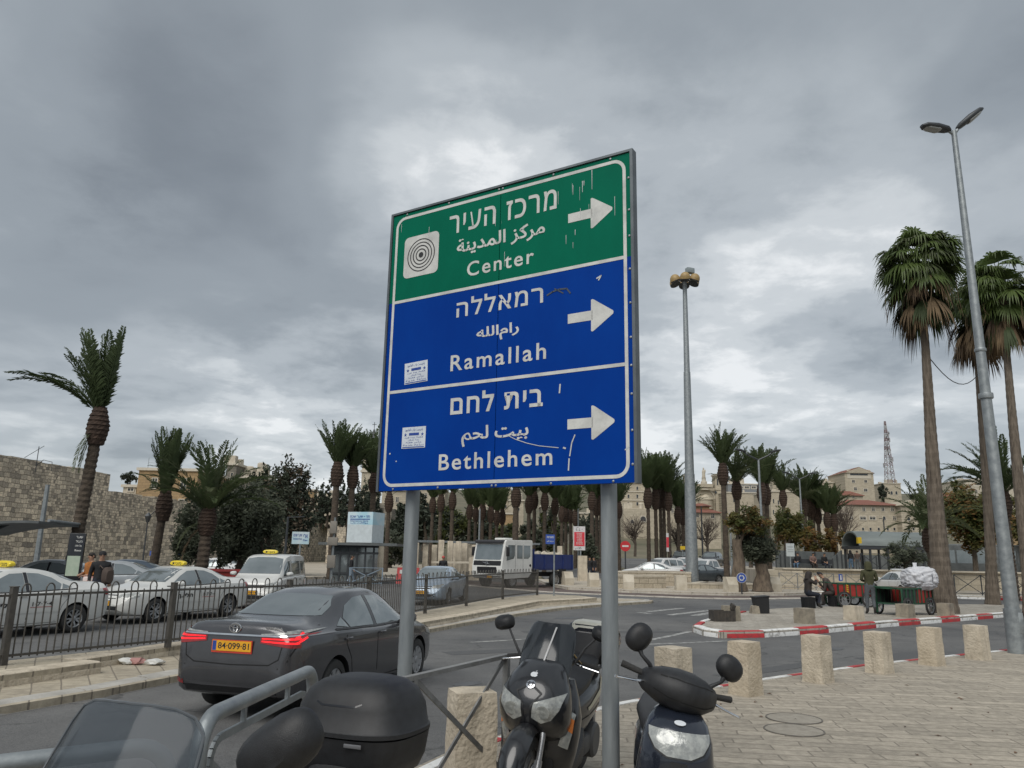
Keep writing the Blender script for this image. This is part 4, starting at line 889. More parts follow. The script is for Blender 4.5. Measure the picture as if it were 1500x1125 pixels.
r_,bv_ = simple_car('saloon_car',SEDAN,mat('blue_grey_paint',(.10,.13,.17),.3,.3,coat=.5),'blue-grey saloon parked below the wall, left of the second taxi roof',group='cars parked below the city wall')
park(r_,183,829,34,200)
# --- tipper truck
truck = empty('tipper_truck',(0,0,0),0,'white crew-cab tipper truck with dark blue body turning behind the railing','truck')
tw = mat('truck_white',(.68,.68,.65),.4,c2=(.6,.6,.57),vs=3); tb = mat('tipper_blue',(.018,.035,.15),.5,c2=(.014,.026,.11),vs=3,vd=7)
# x forward, cab from 0.55 to 3.75
st = []
b = MB(); P_ = [(3.5,.55),(3.78,.62),(3.80,1.25),(3.74,1.6),(3.5,2.72),(3.38,2.84),(1.0,2.88),(.92,2.8),(.92,.95),(1.3,.62)]
rings = []
for y,k in ((-1.22,.985),(-1.2,1.0),(1.2,1.0),(1.22,.985)): rings.append([((x - 2.2) * k + 2.2,y,(z - 1.6) * k + 1.6) for x,z in P_])
b.loft(rings); bv = bvh_of(b); cab = b.build('cab',[tw],truck,ang=30)
for ax in 'LR':
    patch(truck,bv,'side_window',car_glass,[(ax,[(3.38,1.62),(2.72,1.75),(2.62,1.95),(2.62,2.55),(3.26,2.55)])],off=.006); patch(truck,bv,'side_window',car_glass,[(ax,[(2.42,1.75),(1.9,1.75),(1.9,2.55),(2.42,2.55)])],off=.006)
    patch(truck,bv,'side_window',car_glass,[(ax,[(1.78,1.75),(1.35,1.75),(1.15,1.9),(1.15,2.55),(1.78,2.55)])],off=.006)
patch(truck,bv,'windscreen',car_glass,[('F',rpoly(-1.08,1.66,1.08,2.56,.1))],off=.006); patch(truck,bv,'front_panel',black_plastic,[('F',rpoly(-1.12,1.32,1.12,1.60,.05)),('F',rpoly(-.8,.86,.8,1.24,.05))],off=.008)
patch(truck,bv,'headlight',lens_clear,both([(.84,.76),(1.12,.80),(1.12,1.0),(.88,.96)],'F'),off=.01); patch(truck,bv,'bumper',mat('truck_grey',(.12,.12,.12),.6),[('F',rpoly(-1.16,.58,1.16,.72,.03))],off=.012)
seams(truck,bv,[(ax,p_) for ax in 'LR' for p_ in ([(2.56,2.6),(2.56,1.3),(2.5,.9)],[(1.84,2.6),(1.84,.95)],[(.98,2.6),(.98,1.0)])],.02)
b = MB(); b.bar((3.83,.28,1.40),(3.85,-.3,1.53),.04,.03); b.tube([(3.84,.10 * math.cos(a),1.46 + .10 * math.sin(a)) for a in [2 * math.pi * k / 16 for k in range(17)]],.016,6); b.build('emblem',chrome,truck)
b = MB(); b.box((3.55,0,2.74),(.38,2.2,.2),bev=.05); b.build('sun_visor',mat('visor_dark',(.05,.05,.055),.4),truck)
b = MB(); b.box((2.3,0,2.93),(.7,.9,.12),bev=.04); b.build('roof_hatch',tw,truck)
plate(truck,bv,'F',.66,'61·384·09',y=.2)
for s in (1,-1):
    b = MB(); b.box((3.5,s * 1.42,2.15),(.12,.2,.55),bev=.03); b.bar((3.45,s * 1.2,2.45),(3.5,s * 1.42,2.4),.03); b.build('wing_mirror',black_plastic,truck)
    b = MB(); b.lathe([(.08,0),(.08,.02),(.05,.03)],16,M=frame((1.15,s * 1.225,1.35),(1,0,0),(0,0,1)) if s < 0 else frame((1.15,s * 1.225,1.35),(-1,0,0),(0,0,1))); b.build('filler_cap',black_plastic,truck)
b = MB(); b.box((-.9,.42,.78),(5.4,.12,.25)); b.box((-.9,-.42,.78),(5.4,.12,.25)); b.box((.5,0,.7),(.6,1.9,.45),bev=.04); b.build('chassis',mat('chassis_black',(.03,.03,.03),.8),truck,ang=0)
b = MB(); b.box((-1.35,0,1.12),(4.1,2.3,.1)); 
for s in (1,-1): b.box((-1.35,s * 1.14,1.6),(4.1,.08,.9))
b.box((.68,0,1.75),(.08,2.3,1.2)); b.box((-3.38,0,1.6),(.08,2.3,.9))
for s in (1,-1):
    for k in range(5): b.box((-3.3 + k * .98,s * 1.20,1.58),(.1,.06,.92))
b.build('tipper_body',tb,truck,ang=0)
b = MB(); rr = random.Random(2)
for k in range(26): b.box((rr.uniform(-3,.4),rr.uniform(-.9,.9),1.78 + rr.uniform(0,.24)),(rr.uniform(.3,.7),rr.uniform(.3,.6),rr.uniform(.2,.45)),bev=.06,rot=Euler((rr.uniform(-.5,.5),rr.uniform(-.5,.5),rr.uniform(0,3))))
tag(b.build('rubble_load',lime_pale,truck),'grey-white rubble load')
for wx,r_w in ((2.75,.46),(-1.6,.46)):
    for s in (1,-1): wheel(truck,wx,s * 1.02,r_w,r_w,.3,6,alloy,s)
b = MB(); b.box((-2.2,1.2,.9),(.7,.05,.5)); b.box((-2.2,-1.2,.9),(.7,.05,.5)); b.build('mud_guard',black_plastic,truck)
put(truck,750,862,(2.75,1.15),R(229))
p = G(700,864,-.15)
# ------------------------------------------------------------------ scooters
seat_vinyl = mat('seat_vinyl',(.020,.020,.022),.55,c2=(.015,.015,.016),vs=12,bump=.12,bs=160)
smoke = glass_sheet('smoked_screen',(.035,.04,.045),.82,.12)
haze_screen = glass_sheet('hazed_clear_screen',(.16,.19,.22),.22,.08)
def sheet(stations,nu=24,th=.004):
    """a curved screen: stations (x, z, half width, sweep back, exponent)"""
    rings = []; n_ = len(stations); fine = []
    for k in range((n_ - 1) * 5 + 1):
        t = k / 5; fine.append(tuple(pchip([(j,stations[j][c]) for j in range(n_)],t) for c in range(4)))
    for x,z,w,sw in fine:
        f = [(x - sw * abs(u) ** 2.2,w * u,z) for u in [-1 + 2 * k / nu for k in range(nu + 1)]]
        rings.append(f + [(p[0] - th,p[1],p[2] - th * .3) for p in reversed(f)])
    b = MB(); b.loft(rings); return b
def wheel_moto(parent,x,r,w,name='wheel',rimm=alloy,spokes=5):
    b = MB(); pr = [(r + (-w * .45 if k in (0,10) else 0) - w * .45 * (1 - math.sin(math.pi * k / 10)),w * .5 * -math.cos(math.pi * k / 10)) for k in range(11)]
    b.lathe(pr + [(r - w * .75,w * .25),(r - w * .75,-w * .25),pr[0]],36,M=Matrix.Rotation(math.pi / 2,4,'X'),cap=False); wl = b.build(name,rubber,parent,(x,0,r),ang=50)
    b = MB(); M = Matrix.Rotation(math.pi / 2,4,'X'); q = r - w * .72
    b.lathe([(q,-w * .3),(q,w * .3),(q - .03,w * .25),(q - .03,-w * .25),(q,-w * .3)],30,M=M,cap=False); b.lathe([(.035,-.06),(.035,.06)],14,M=M)
    for k in range(spokes):
        a = 2 * math.pi * k / spokes; b.bar((.02 * math.cos(a),0,.02 * math.sin(a)),((q - .02) * math.cos(a),0,(q - .02) * math.sin(a)),.03,.03,up=(0,1,0))
    b.build('rim',rimm,wl); return wl
def fender(x,z,r,w,a0,a1,n=12,tip=.5):
    b = MB(); rings = []
    for k in range(n + 1):
        t = k / n; a = R(a0 + (a1 - a0) * t); ww = w * (1 - (1 - tip) * (1 - math.sin(math.pi * min(1,.15 + t * .9))) ); ring = []
        for j in range(9):
            u = -1 + j / 4; rr = r + .055 * (1 - abs(u) ** 2.4) - .03; ring.append((x + rr * math.cos(a),ww * u,z + rr * math.sin(a)))
        for j in range(9):
            u = 1 - j / 4; rr = r + .055 * (1 - abs(u) ** 2.4) - .036; ring.append((x + rr * math.cos(a),ww * .96 * u,z + rr * math.sin(a)))
        rings.append(ring)
    b.loft(rings); return b
def moto_mirror(root,base,head,yaw,w=.085,h=.055,s=1,tilt=-14):
    b = MB(); base,head = Vector(base),Vector(head); mid = base.lerp(head,.45) + Vector((.03,0,.02))
    b.tube([base,mid,head],[.011,.009,.008],8)
    m = MB(); m.sell([(-.028,0,0,w * .72,h * .70),(-.02,0,0,w,h),(.0,0,0,w * 1.0,h * 1.0),(.03,0,-.002,w * .82,h * .80),(.05,0,-.004,w * .45,h * .45)],'x',22,e=2.7)
    m.xf(Matrix.Translation(head + Vector((0,s * w * .45,h * .4))) @ Matrix.Rotation(yaw,4,'Z') @ Matrix.Rotation(R(tilt) * s,4,'X')); b.v,b.f,b.m = b.v + m.v,b.f + [tuple(i + len(b.v) for i in f) for f in m.f],b.m + m.m
    o = b.build('mirror',black_plastic,root); g = MB(); g.sell([(-.030,0,0,w * .66,h * .64),(-.0285,0,0,w * .66,h * .64)],'x',20,e=2.7)
    g.xf(Matrix.Translation(head + Vector((0,s * w * .45,h * .4))) @ Matrix.Rotation(yaw,4,'Z') @ Matrix.Rotation(R(tilt) * s,4,'X')); g.build('mirror_glass',chrome,o); return o
def maxi(label,screen,big,painted):
    root = empty('motor_scooter',(0,0,0),0,label,'scooter')
    wheel_moto(root,.76,.30,.12); wheel_moto(root,-.72,.28,.14)
    fender(.76,.30,.335,.095,-8,150).build('front_fender',painted,root,ang=50)
    for s in (1,-1):
        b = MB(); b.tube([(.76,s * .10,.30),(.66,s * .10,.56),(.60,s * .09,.74)],.021,10); b.tube([(.785,s * .10,.26),(.72,s * .10,.42)],.029,10); b.build('fork_leg',alloy,root)
    b = MB(); b.lathe([(.11,-.004),(.11,.004)],24,M=Matrix.Translation((.76,.075,.30)) @ Matrix.Rotation(math.pi / 2,4,'X')); b.build('brake_disc',chrome,root)
    nose = MB(); nose.sell([(.50,.46,0,.09,.17,2.2),(.57,.50,0,.16,.235,2.1),(.66,.54,0,.205,.265,2.0),(.76,.565,0,.215,.27,2.0),(.86,.545,0,.205,.25,2.0),(.95,.49,0,.175,.205,2.0),(1.02,.43,0,.13,.16,2.0),(1.06,.38,0,.08,.12,2.0)],'z',36); bv = bvh_of(nose)
    nb = nose.build('front_fairing',painted,root,ang=60)
    for s in (1,-1):
        f = (lambda p: p) if s == 1 else mir
        patch(root,bv,'headlight',lens_clear,[('F',f([(.035,.70),(.10,.665),(.165,.69),(.215,.76),(.24,.865),(.16,.84),(.045,.80)]))],off=.004,step=.02)
        hq = bv.ray_cast(Vector((6,s * .115,.745)),Vector((-1,0,0)))
        if hq[0] is not None:
            hl_ = [c for c in root.children if c.name.startswith('headlight')][-1]; rb = MB(); rb.lathe([(.050,0),(.050,.003),(.040,.006),(.030,.003),(.012,.008),(.001,.009)],24,M=frame(hq[0] + hq[1] * .005,(0,1,0),hq[1].cross(Vector((0,1,0))))); rb.build('reflector',mat('bulb_glass',(.34,.35,.33),.15,c2=(.20,.21,.20),vs=20,coat=.6),hl_)
        patch(root,bv,'fairing_edge',black_plastic,[('F',q) for q in strip(f([(.02,.62),(.03,.78),(.09,.86),(.02,.90)]),.012)],off=.004,step=.02)
    ls = MB(); ls.sell([(.20,.30,0,.10,.17),(.28,.34,0,.14,.235),(.42,.38,0,.16,.275),(.55,.40,0,.165,.30),(.68,.40,0,.155,.305),(.80,.37,0,.12,.27),(.92,.33,0,.08,.22)],'z',32,e=2.3); bl = bvh_of(ls); ls.build('leg_shield',painted,root,ang=60)
    for s in (1,-1):
        f = (lambda p: p) if s == 1 else mir
        o = patch(root,bl,'turn_signal',lens_clear,[('F',f([(.17,.50),(.235,.47),(.262,.57),(.275,.70),(.245,.72),(.215,.62)]))],off=.012,step=.02)
        if o:
            b = MB(); onto(b,bl,f([(.232,.60),(.262,.58),(.270,.67),(.248,.68)]),'F',.016,.02); b.build('amber_lens',lens_amber,o,ang=60)
    b = MB(); b.box((.45,0,.40),(.14,.30,.30),bev=.03); b.build('radiator_cover',black_plastic,root)
    b = MB(); b.sell([(.42,0,.28,.22,.06),(.2,0,.30,.24,.09),(-.05,0,.33,.23,.13),(-.2,0,.38,.19,.16)],'x',24,e=3.2); b.build('footboard',black_plastic,root,ang=45)
    b = MB(); b.sell([(.40,0,.62,.08,.22),(.2,0,.52,.085,.2),(.02,0,.56,.11,.2)],'x',20,e=3); b.build('centre_tunnel',painted,root,ang=45)
    b = MB(); b.sell([(.06,0,.54,.09,.14),(-.08,0,.55,.16,.19),(-.28,0,.585,.205,.20),(-.55,0,.65,.215,.17),(-.82,0,.735,.165,.115),(-1.02,0,.80,.09,.05)],'x',28,e=2.6); bb = bvh_of(b); b.build('rear_body',painted,root,ang=50)
    for s,ax in ((1,'L'),(-1,'R')): patch(root,bb,'trim_strip',mat('trim_ivory',(.45,.43,.33),.4),[(ax,[(-.25,.60),(-.6,.69),(-.82,.775),(-.78,.785),(-.55,.72),(-.24,.625)])],off=.006,step=.03)
    b = MB(); b.sell([(.12,0,.70,.08,.05),(.02,0,.735,.13,.065),(-.2,0,.765,.165,.065),(-.38,0,.80,.17,.075),(-.48,0,.86,.165,.085),(-.72,0,.895,.15,.07),(-.9,0,.91,.11,.05)],'x',26,e=2.8); b.build('seat',seat_vinyl,root,ang=50)
    b = MB(); b.sell([(.90,-.80,0,.05,.12),(.97,-.83,0,.065,.145),(1.08,-.86,0,.06,.145),(1.13,-.87,0,.035,.10)],'z',22,e=2.8); b.build('backrest',seat_vinyl,root)
    if not big:
        b = MB(); b.sell([(.87,-1.05,0,.17,.20),(.90,-1.06,0,.19,.225),(1.03,-1.07,0,.205,.24)],'z',28,e=4); b.build('case_base',black_plastic,root)
        tc_ = MB(); tc_.sell([(1.036,-1.07,0,.215,.25),(1.055,-1.07,0,.215,.25),(1.12,-1.07,0,.205,.24),(1.19,-1.07,0,.175,.205),(1.215,-1.07,0,.12,.15)],'z',28,e=4); bt = bvh_of(tc_); lid = tc_.build('case_lid',black_gloss,root,ang=50)
        pn = MB(); onto(pn,bt,rpoly(-1.26,-.16,-.86,.16,.05),'T',.004,.03); onto(pn,bt,[(-.185,1.10),(.185,1.10),(.14,1.2),(-.14,1.2)],'F',.004,.02); pn.build('white_panel',mat('panel_ivory',(.62,.60,.50),.35),lid,ang=60)
        pn = MB(); onto(pn,bt,[(-.15,1.07),(.15,1.07),(.13,1.14),(.09,1.165),(-.09,1.165),(-.13,1.14)],'F',.008,.02); pn.build('lid_inset',black_gloss,lid,ang=60)
    else:
        b = MB(); b.sell([(.85,-.93,0,.10,.12),(.93,-.93,0,.12,.14)],'z',20,e=4); b.build('case_bracket',black_plastic,root)
        b = MB(); b.sell([(.925,-.96,0,.15,.19),(.94,-.96,0,.178,.218),(.985,-.96,0,.196,.239),(1.07,-.96,0,.208,.252)],'z',36,e=3.4); b.build('case_base',black_plastic,root,ang=50)
        tc_ = MB(); tc_.sell([(1.072,-.96,0,.200,.244),(1.077,-.96,0,.216,.260),(1.092,-.96,0,.216,.260),(1.098,-.96,0,.208,.252),(1.17,-.96,0,.198,.240),(1.225,-.96,0,.172,.210),(1.255,-.96,0,.135,.165),(1.268,-.96,0,.085,.11)],'z',40,e=3.0); bt = bvh_of(tc_); lid = tc_.build('case_lid',black_plastic,root,ang=50)
        pn = MB(); onto(pn,bt,[(.06,1.045 + .0),(.14,1.045),(.14,1.06),(.06,1.06)],'F',.0,.02)
        pn = MB(); pn.box((-.745,.09,1.055),(.006,.075,.014),bev=.002); pn.build('maker_badge',mat('badge_grey',(.22,.22,.23),.3,.5),root)
        pn = MB()
        for q in strip([(-.10,1.192),(-.075,1.183),(.075,1.183),(.10,1.192)],.006): onto(pn,bt,q,'F',.002,.02)
        pn.build('lid_crease',black_gloss,lid)
    b = MB()
    for s in (1,-1):
        b.tube([(-.55,s * .16,.86),(-.8,s * .19,.90),(-.98,s * .15,.90),(-1.0,0,.90)],.013,8)
    b.build('grab_rail',black_plastic,root)
    for s,c_,m_ in ((1,.05,black_plastic),(1,.09,mat('cable_ochre',(.32,.22,.08),.5)),(-1,.05,black_plastic),(-1,.08,mat('cable_grey',(.2,.2,.2),.5))):
        b = MB(); b.tube([(.24,s * .24,1.02),(.33,s * .20,1.06 + c_ * .4),(.40,s * (.12 + c_ * .3),1.03),(.36,s * .09,.93),(.26,s * .07,.8)],.0065,6); b.build('control_cable',m_,root)
    b = MB()
    for q in strip([(-.9,.70),(-.5,.60),(-.15,.545),(.05,.52)],.008): onto(b,bb,q,'L',.002,.05); onto(b,bb,q,'R',.002,.05)
    for q in strip([(-.24,.0),(-.2,.30),(0,.34),(.2,.30),(.24,.0)],.007): pass
    b.build('panel_gap',mat('gap_black',(.008,.008,.008),.9),root,ang=0)
    if big: sb = sheet([(.50,.96,.235,.10),(.44,1.08,.250,.11),(.37,1.19,.252,.11),(.315,1.28,.236,.10),(.288,1.322,.20,.075),(.274,1.342,.145,.045),(.268,1.350,.08,.015),(.266,1.352,.02,.001)])
    else: sb = sheet([(.54,.93,.20,.10),(.47,1.06,.205,.10),(.38,1.19,.195,.10),(.32,1.27,.165,.08),(.30,1.30,.13,.06)])
    w_ = sb.build('windscreen',screen,root,ang=60)
    if not big:
        b = MB(); b.bar((.545,-.005,.94),(.475,.02,1.065),.012,.004,up=(1,0,.4)); b.bar((.475,.02,1.065),(.325,.05,1.275),.012,.004,up=(1,0,.4)); b.build('tape_stripe',mat('pale_tape',(.5,.5,.5),.6),w_)
    else:
        b = MB(); rim = [(.502,.0),]; 
        for s in (1,-1):
            b.tube([(.40,s * .235,.96),(.33,s * .250,1.08),(.26,s * .252,1.19),(.215,s * .236,1.28),(.213,s * .20,1.322),(.229,s * .145,1.342),(.253,s * .08,1.350),(.265,s * .02,1.352),(.266,0,1.353)],.004,6)
        b.build('screen_edge',mat('screen_edge_grey',(.10,.11,.12),.3),w_)
    for s in (1,-1): moto_mirror(root,(.34,s * .22,1.04),(.27,s * ((.46 if s > 0 else .56) if big else .36),1.235 if not big else 1.262),R(8) * s,.118 if big else .085,.068 if big else .058,s,34 if big else -14)
    b = MB(); b.tube([(.2,-.36,1.0),(.22,-.2,1.03),(.25,0,1.04),(.22,.2,1.03),(.2,.36,1.0)],.014,10); b.sell([(.14,0,1.02,.16,.05),(.24,0,1.03,.19,.06),(.36,0,1.02,.16,.05)],'x',18); b.build('handlebar',black_plastic,root)
    for s in (1,-1):
        b = MB(); b.tube([(.215,s * .23,1.025),(.2,s * .37,.998)],.019,12); b.build('grip',rubber,root)
        b = MB(); b.tube([(.26,s * .20,1.02),(.275,s * .28,1.005),(.27,s * .385,.985)],[.008,.007,.007],8); b.build('brake_lever',chrome,root)
    b = MB(); b.lathe([(.12,-.06),(.14,-.04),(.14,.03),(.10,.05)],26,M=Matrix.Translation((-.55,.15,.32)) @ Matrix.Rotation(math.pi / 2,4,'X')); b.box((-.40,.14,.32),(.4,.10,.16),bev=.04); b.build('engine_cover',mat('engine_grey',(.09,.09,.09),.6,.3),root)
    b = MB(); b.tube([(-.3,-.17,.28),(-.6,-.2,.33),(-1.0,-.2,.42)],[.05,.06,.06],14); b.build('exhaust',black_plastic,root)
    for s in (1,-1):
        b = MB(); b.tube([(-.72,s * .13,.30),(-.66,s * .13,.62)],.028,10); b.build('shock_absorber',alloy,root)
    b = MB(); b.tube([(-.15,.12,.26),(-.05,.22,.02)],.013,8); b.tube([(-.15,-.12,.26),(-.22,-.16,.01)],.013,8); b.build('stand',black_plastic,root)
    return root,bv
scoot_black = mat('scooter_black_paint',(.022,.023,.026),.3,.2,c2=(.015,.016,.018),vs=5,coat=.7,rvar=.06)
mxC,bvC = maxi('large black scooter with smoked screen and white-topped case, between the two sign posts',smoke,False,scoot_black)
h_,no_,i_,d_ = bvC.ray_cast(Vector((6,0,.905)),Vector((-1,0,0)))
Mn = frame(h_ + no_ * .004,(0,1,0),no_.cross(Vector((0,1,0))))
b = MB(); b.lathe([(.034,0),(.034,.004),(.030,.006)],28,M=Mn); e_ = b.build('emblem',chrome,mxC)
b = MB(); text_on(b,'U',Mn @ Matrix.Translation((-.018,-.02,.0065)),.036,.04,.002,.02); b.build('emblem_mark',ink,e_,ang=0)
h_,no_,i_,d_ = bvC.ray_cast(Vector((6,0,.965)),Vector((-1,0,0)))
Mn = frame(h_ + no_ * .004,(0,1,0),no_.cross(Vector((0,1,0))))
ap = []
for k in range(28):
    a = 2 * math.pi * k / 28; r_ = .025 * (1 + .10 * abs(math.cos(a))) * (1 - .16 * math.exp(-((a - math.pi / 2) / .3) ** 2)) * (1 - .10 * math.exp(-((a - 1.5 * math.pi) / .25) ** 2))
    x_,y_ = r_ * math.cos(a),r_ * math.sin(a) * 1.05
    if x_ > .012: 
        dd = math.hypot(x_ - .030,y_ - .003)
        if dd < .013: x_ = .030 - .013 * (.03 - x_ + .001) / max(dd,.004) * .9
    ap.append((x_,y_))
b = MB(); b.add([Mn @ Vector((x,y,0)) for x,y in ap],[tuple(range(28))]); b.add([Mn @ Vector(q) for q in ((0,.027,0),(.008,.030,0),(.013,.040,0),(.004,.037,0))],[(0,1,2,3)]); b.build('sticker',mat('sticker_white',(.6,.62,.64),.5),mxC,ang=0)
mxC.location = (.36,6.50,.0); mxC.rotation_euler = (R(-4),0,R(-110))
mxA,bvA = maxi('black scooter with tall hazed clear screen and big black top case, nearest the viewer',haze_screen,True,scoot_black)
mxA.location = (-1.0,2.35,0); mxA.location = (-.93,2.46,0); mxA.rotation_euler = (0,0,R(-111.5)); mxA.scale = (1,1,1.03)
# --- small navy scooter
navy = mat('navy_scooter_paint',(.022,.028,.043),.2,.3,c2=(.017,.021,.032),vs=4,coat=.8)
mD = empty('motor_scooter',(0,0,0),0,'small navy scooter with clear headlamp, handlebar tilted, on the paving right of the sign','scooter')
wheel_moto(mD,.62,.22,.09); wheel_moto(mD,-.60,.22,.10)
fender(.62,.22,.255,.075,0,165).build('front_fender',navy,mD,ang=50)
for s in (1,-1):
    b = MB(); b.tube([(.62,s * .075,.22),(.50,s * .06,.58)],.017,10); b.build('fork_leg',alloy,mD)
fr = MB(); fr.sell([(.20,.22,0,.04,.13,2.6),(.30,.28,0,.065,.175,2.5),(.42,.34,0,.095,.195,2.3),(.56,.385,0,.12,.20,2.2),(.70,.40,0,.13,.192,2.2),(.81,.375,0,.13,.178,2.2),(.88,.33,0,.115,.155,2.2),(.925,.28,0,.09,.12,2.2),(.945,.25,0,.05,.08,2.2)],'z',40); bvD = bvh_of(fr); fr.build('front_shield',navy,mD,ang=60)
patch(mD,bvD,'headlight',lens_clear,[('F',[(-.150,.815),(-.118,.765),(-.06,.738),(.06,.738),(.118,.765),(.150,.815),(.150,.85),(-.150,.85)])],off=.005,step=.02)
hl = mD.children[-1]
b = MB(); h_,no_,i_,d_ = bvD.ray_cast(Vector((6,0,.796)),Vector((-1,0,0)))
b.lathe([(.052,0),(.052,.003),(.042,.009),(.02,.012),(.001,.013)],28,M=frame(h_ + no_ * .004,(0,1,0),no_.cross(Vector((0,1,0))))); b.build('bulb_dome',mat('bulb_glass',(.34,.35,.33),.15,c2=(.20,.21,.20),vs=20,coat=.6),hl)
b = MB()
for s in (1,-1):
    for q in strip([(s * .085,.752),(s * .088,.845)],.006): onto(b,bvD,q,'F',.007,.02)
b.build('lens_rib',mat('lens_rib_white',(.6,.62,.6),.2),hl)
b = MB()
for q in strip([(-.152,.815),(-.12,.762),(-.06,.735),(.06,.735),(.12,.762),(.152,.815)],.010): onto(b,bvD,q,'F',.004,.02)
b.build('headlight_seal',black_plastic,mD)
b = MB()
for k in range(4):
    zz_ = .672 - k * .024; w_ = .058 - k * .006
    onto(b,bvD,[(-w_,zz_),(0,zz_ - .012),(w_,zz_),(w_,zz_ + .008),(0,zz_ - .002),(-w_,zz_ + .008)],'F',.003,.02)
onto(b,bvD,rpoly(-.042,.690,.042,.718,.008),'F',.003,.02)
b.build('air_slots',black_plastic,mD)
b = MB(); h_,no_,i_,d_ = bvD.ray_cast(Vector((6,0,.885)),Vector((-1,0,0))); Mn = frame(h_ + no_ * .003,(0,1,0),no_.cross(Vector((0,1,0))))
b.lathe([(.030,0),(.030,.003),(.026,.004)],24,M=Mn @ Matrix.Scale(.62,4,(0,1,0))); b.build('badge',mat('badge_white',(.62,.65,.68),.35),mD)
b = MB(); b.sell([(.20,.22,0,.03,.15,3),(.5,.27,0,.03,.20,3),(.85,.20,0,.03,.15,3)],'z',20); b.build('inner_panel',black_plastic,mD)
b = MB(); b.sell([(.25,0,.21,.14,.04),(-.1,0,.22,.16,.05),(-.25,0,.26,.14,.09)],'x',20,e=3.5); b.build('footboard',black_plastic,mD)
b = MB(); b.sell([(-.18,0,.48,.11,.22),(-.4,0,.52,.15,.2),(-.7,0,.58,.14,.15),(-.92,0,.64,.07,.06)],'x',24); b.build('rear_body',navy,mD,ang=50)
b = MB(); b.sell([(-.1,0,.70,.09,.03),(-.25,0,.73,.14,.05),(-.6,0,.76,.15,.055),(-.85,0,.79,.10,.04)],'x',24,e=3); b.build('seat',seat_vinyl,mD,ang=50)
b = MB(); b.box((-.6,.12,.25),(.45,.12,.18),bev=.04); b.build('engine_cover',black_plastic,mD)
b = MB(); b.tube([(-.2,.10,.2),(-.25,.2,.01)],.012,8); b.tube([(-.2,-.10,.2),(-.25,-.2,.01)],.012,8); b.build('stand',black_plastic,mD)
bar = MB(); bar.sell([(-.215,.20,1.02,.04,.035),(-.19,.22,1.02,.085,.06),(-.12,.25,1.02,.125,.09),(-.04,.27,1.02,.145,.108),(.04,.27,1.02,.145,.108),(.12,.25,1.02,.125,.09),(.19,.22,1.02,.085,.06),(.215,.20,1.02,.04,.035)],'y',28,e=2.2)
HM = Matrix.Translation((.22,0,1.02)) @ Matrix.Rotation(R(-11),4,'X') @ Matrix.Rotation(R(14),4,'Z') @ Matrix.Translation((-.22,0,-1.02))
bvb = bvh_of(bar); dp = MB(); onto(dp,bvb,[(.13,-.10),(.20,-.12),(.20,.12),(.13,.10)],'T',.003,.02); cr_ = MB()
for q in strip([(-.15,1.075),(-.08,1.085),(.08,1.085),(.15,1.075)],.005) + strip([(-.17,1.0),(-.1,.985),(.1,.985),(.17,1.0)],.006): onto(cr_,bvb,q,'F',.0015,.02)
hb_ = bar.xf(HM).build('handlebar_cover',black_plastic,mD,ang=50); dp.xf(HM).build('dial_panel',black_gloss,hb_,ang=50)
if cr_.f: cr_.xf(HM).build('cover_seam',mat('gap_black',(.008,.008,.008),.9),hb_,ang=0)
for s in (1,-1):
    b = MB(); b.tube([(.20,s * .2,1.04),(.17,s * .325,1.05)],[.016,.018],12); b.xf(HM).build('grip',rubber,mD)
    b = MB(); b.tube([(.25,s * .21,1.01),(.27,s * .26,1.0),(.25,s * .36,.985)],[.008,.0065,.0065],8); b.lathe([(.009,0),(.009,.012)],8,M=Matrix.Translation((.25,s * .36,.98))); b.xf(HM).build('brake_lever',chrome,mD)
    b = MB(); base,head = Vector((.20,s * .165,1.07)),Vector((.17,s * .255,1.155)); b.tube([base,base.lerp(head,.3) + Vector((.02,-s * .005,.0)),base.lerp(head,.65) + Vector((.012,s * .012,0)),head],[.014,.012,.010,.016],10)
    m = MB(); m.sell([(-.022,0,0,.05,.062),(-.015,0,0,.066,.080),(.005,0,0,.066,.080),(.03,0,0,.05,.06),(.04,0,0,.025,.03)],'x',24,e=2.25)
    m.xf(Matrix.Translation(head + Vector((0,s * .018,.055))) @ Matrix.Rotation(R(24 if s < 0 else 66) * s,4,'X') @ Matrix.Rotation(R(6) * s,4,'Z'))
    n0 = len(b.v); b.v += m.v; b.f += [tuple(i + n0 for i in f) for f in m.f]; b.m += m.m
    b.xf(HM).build('mirror',black_plastic,mD,ang=60)
mD.location = (.875,4.90,.01); mD.rotation_euler = (R(0),0,R(-96)); mD.rotation_euler = Euler((R(-7),0,R(-96)),'XYZ'); mD.scale = (1.05,1.05,1.05)
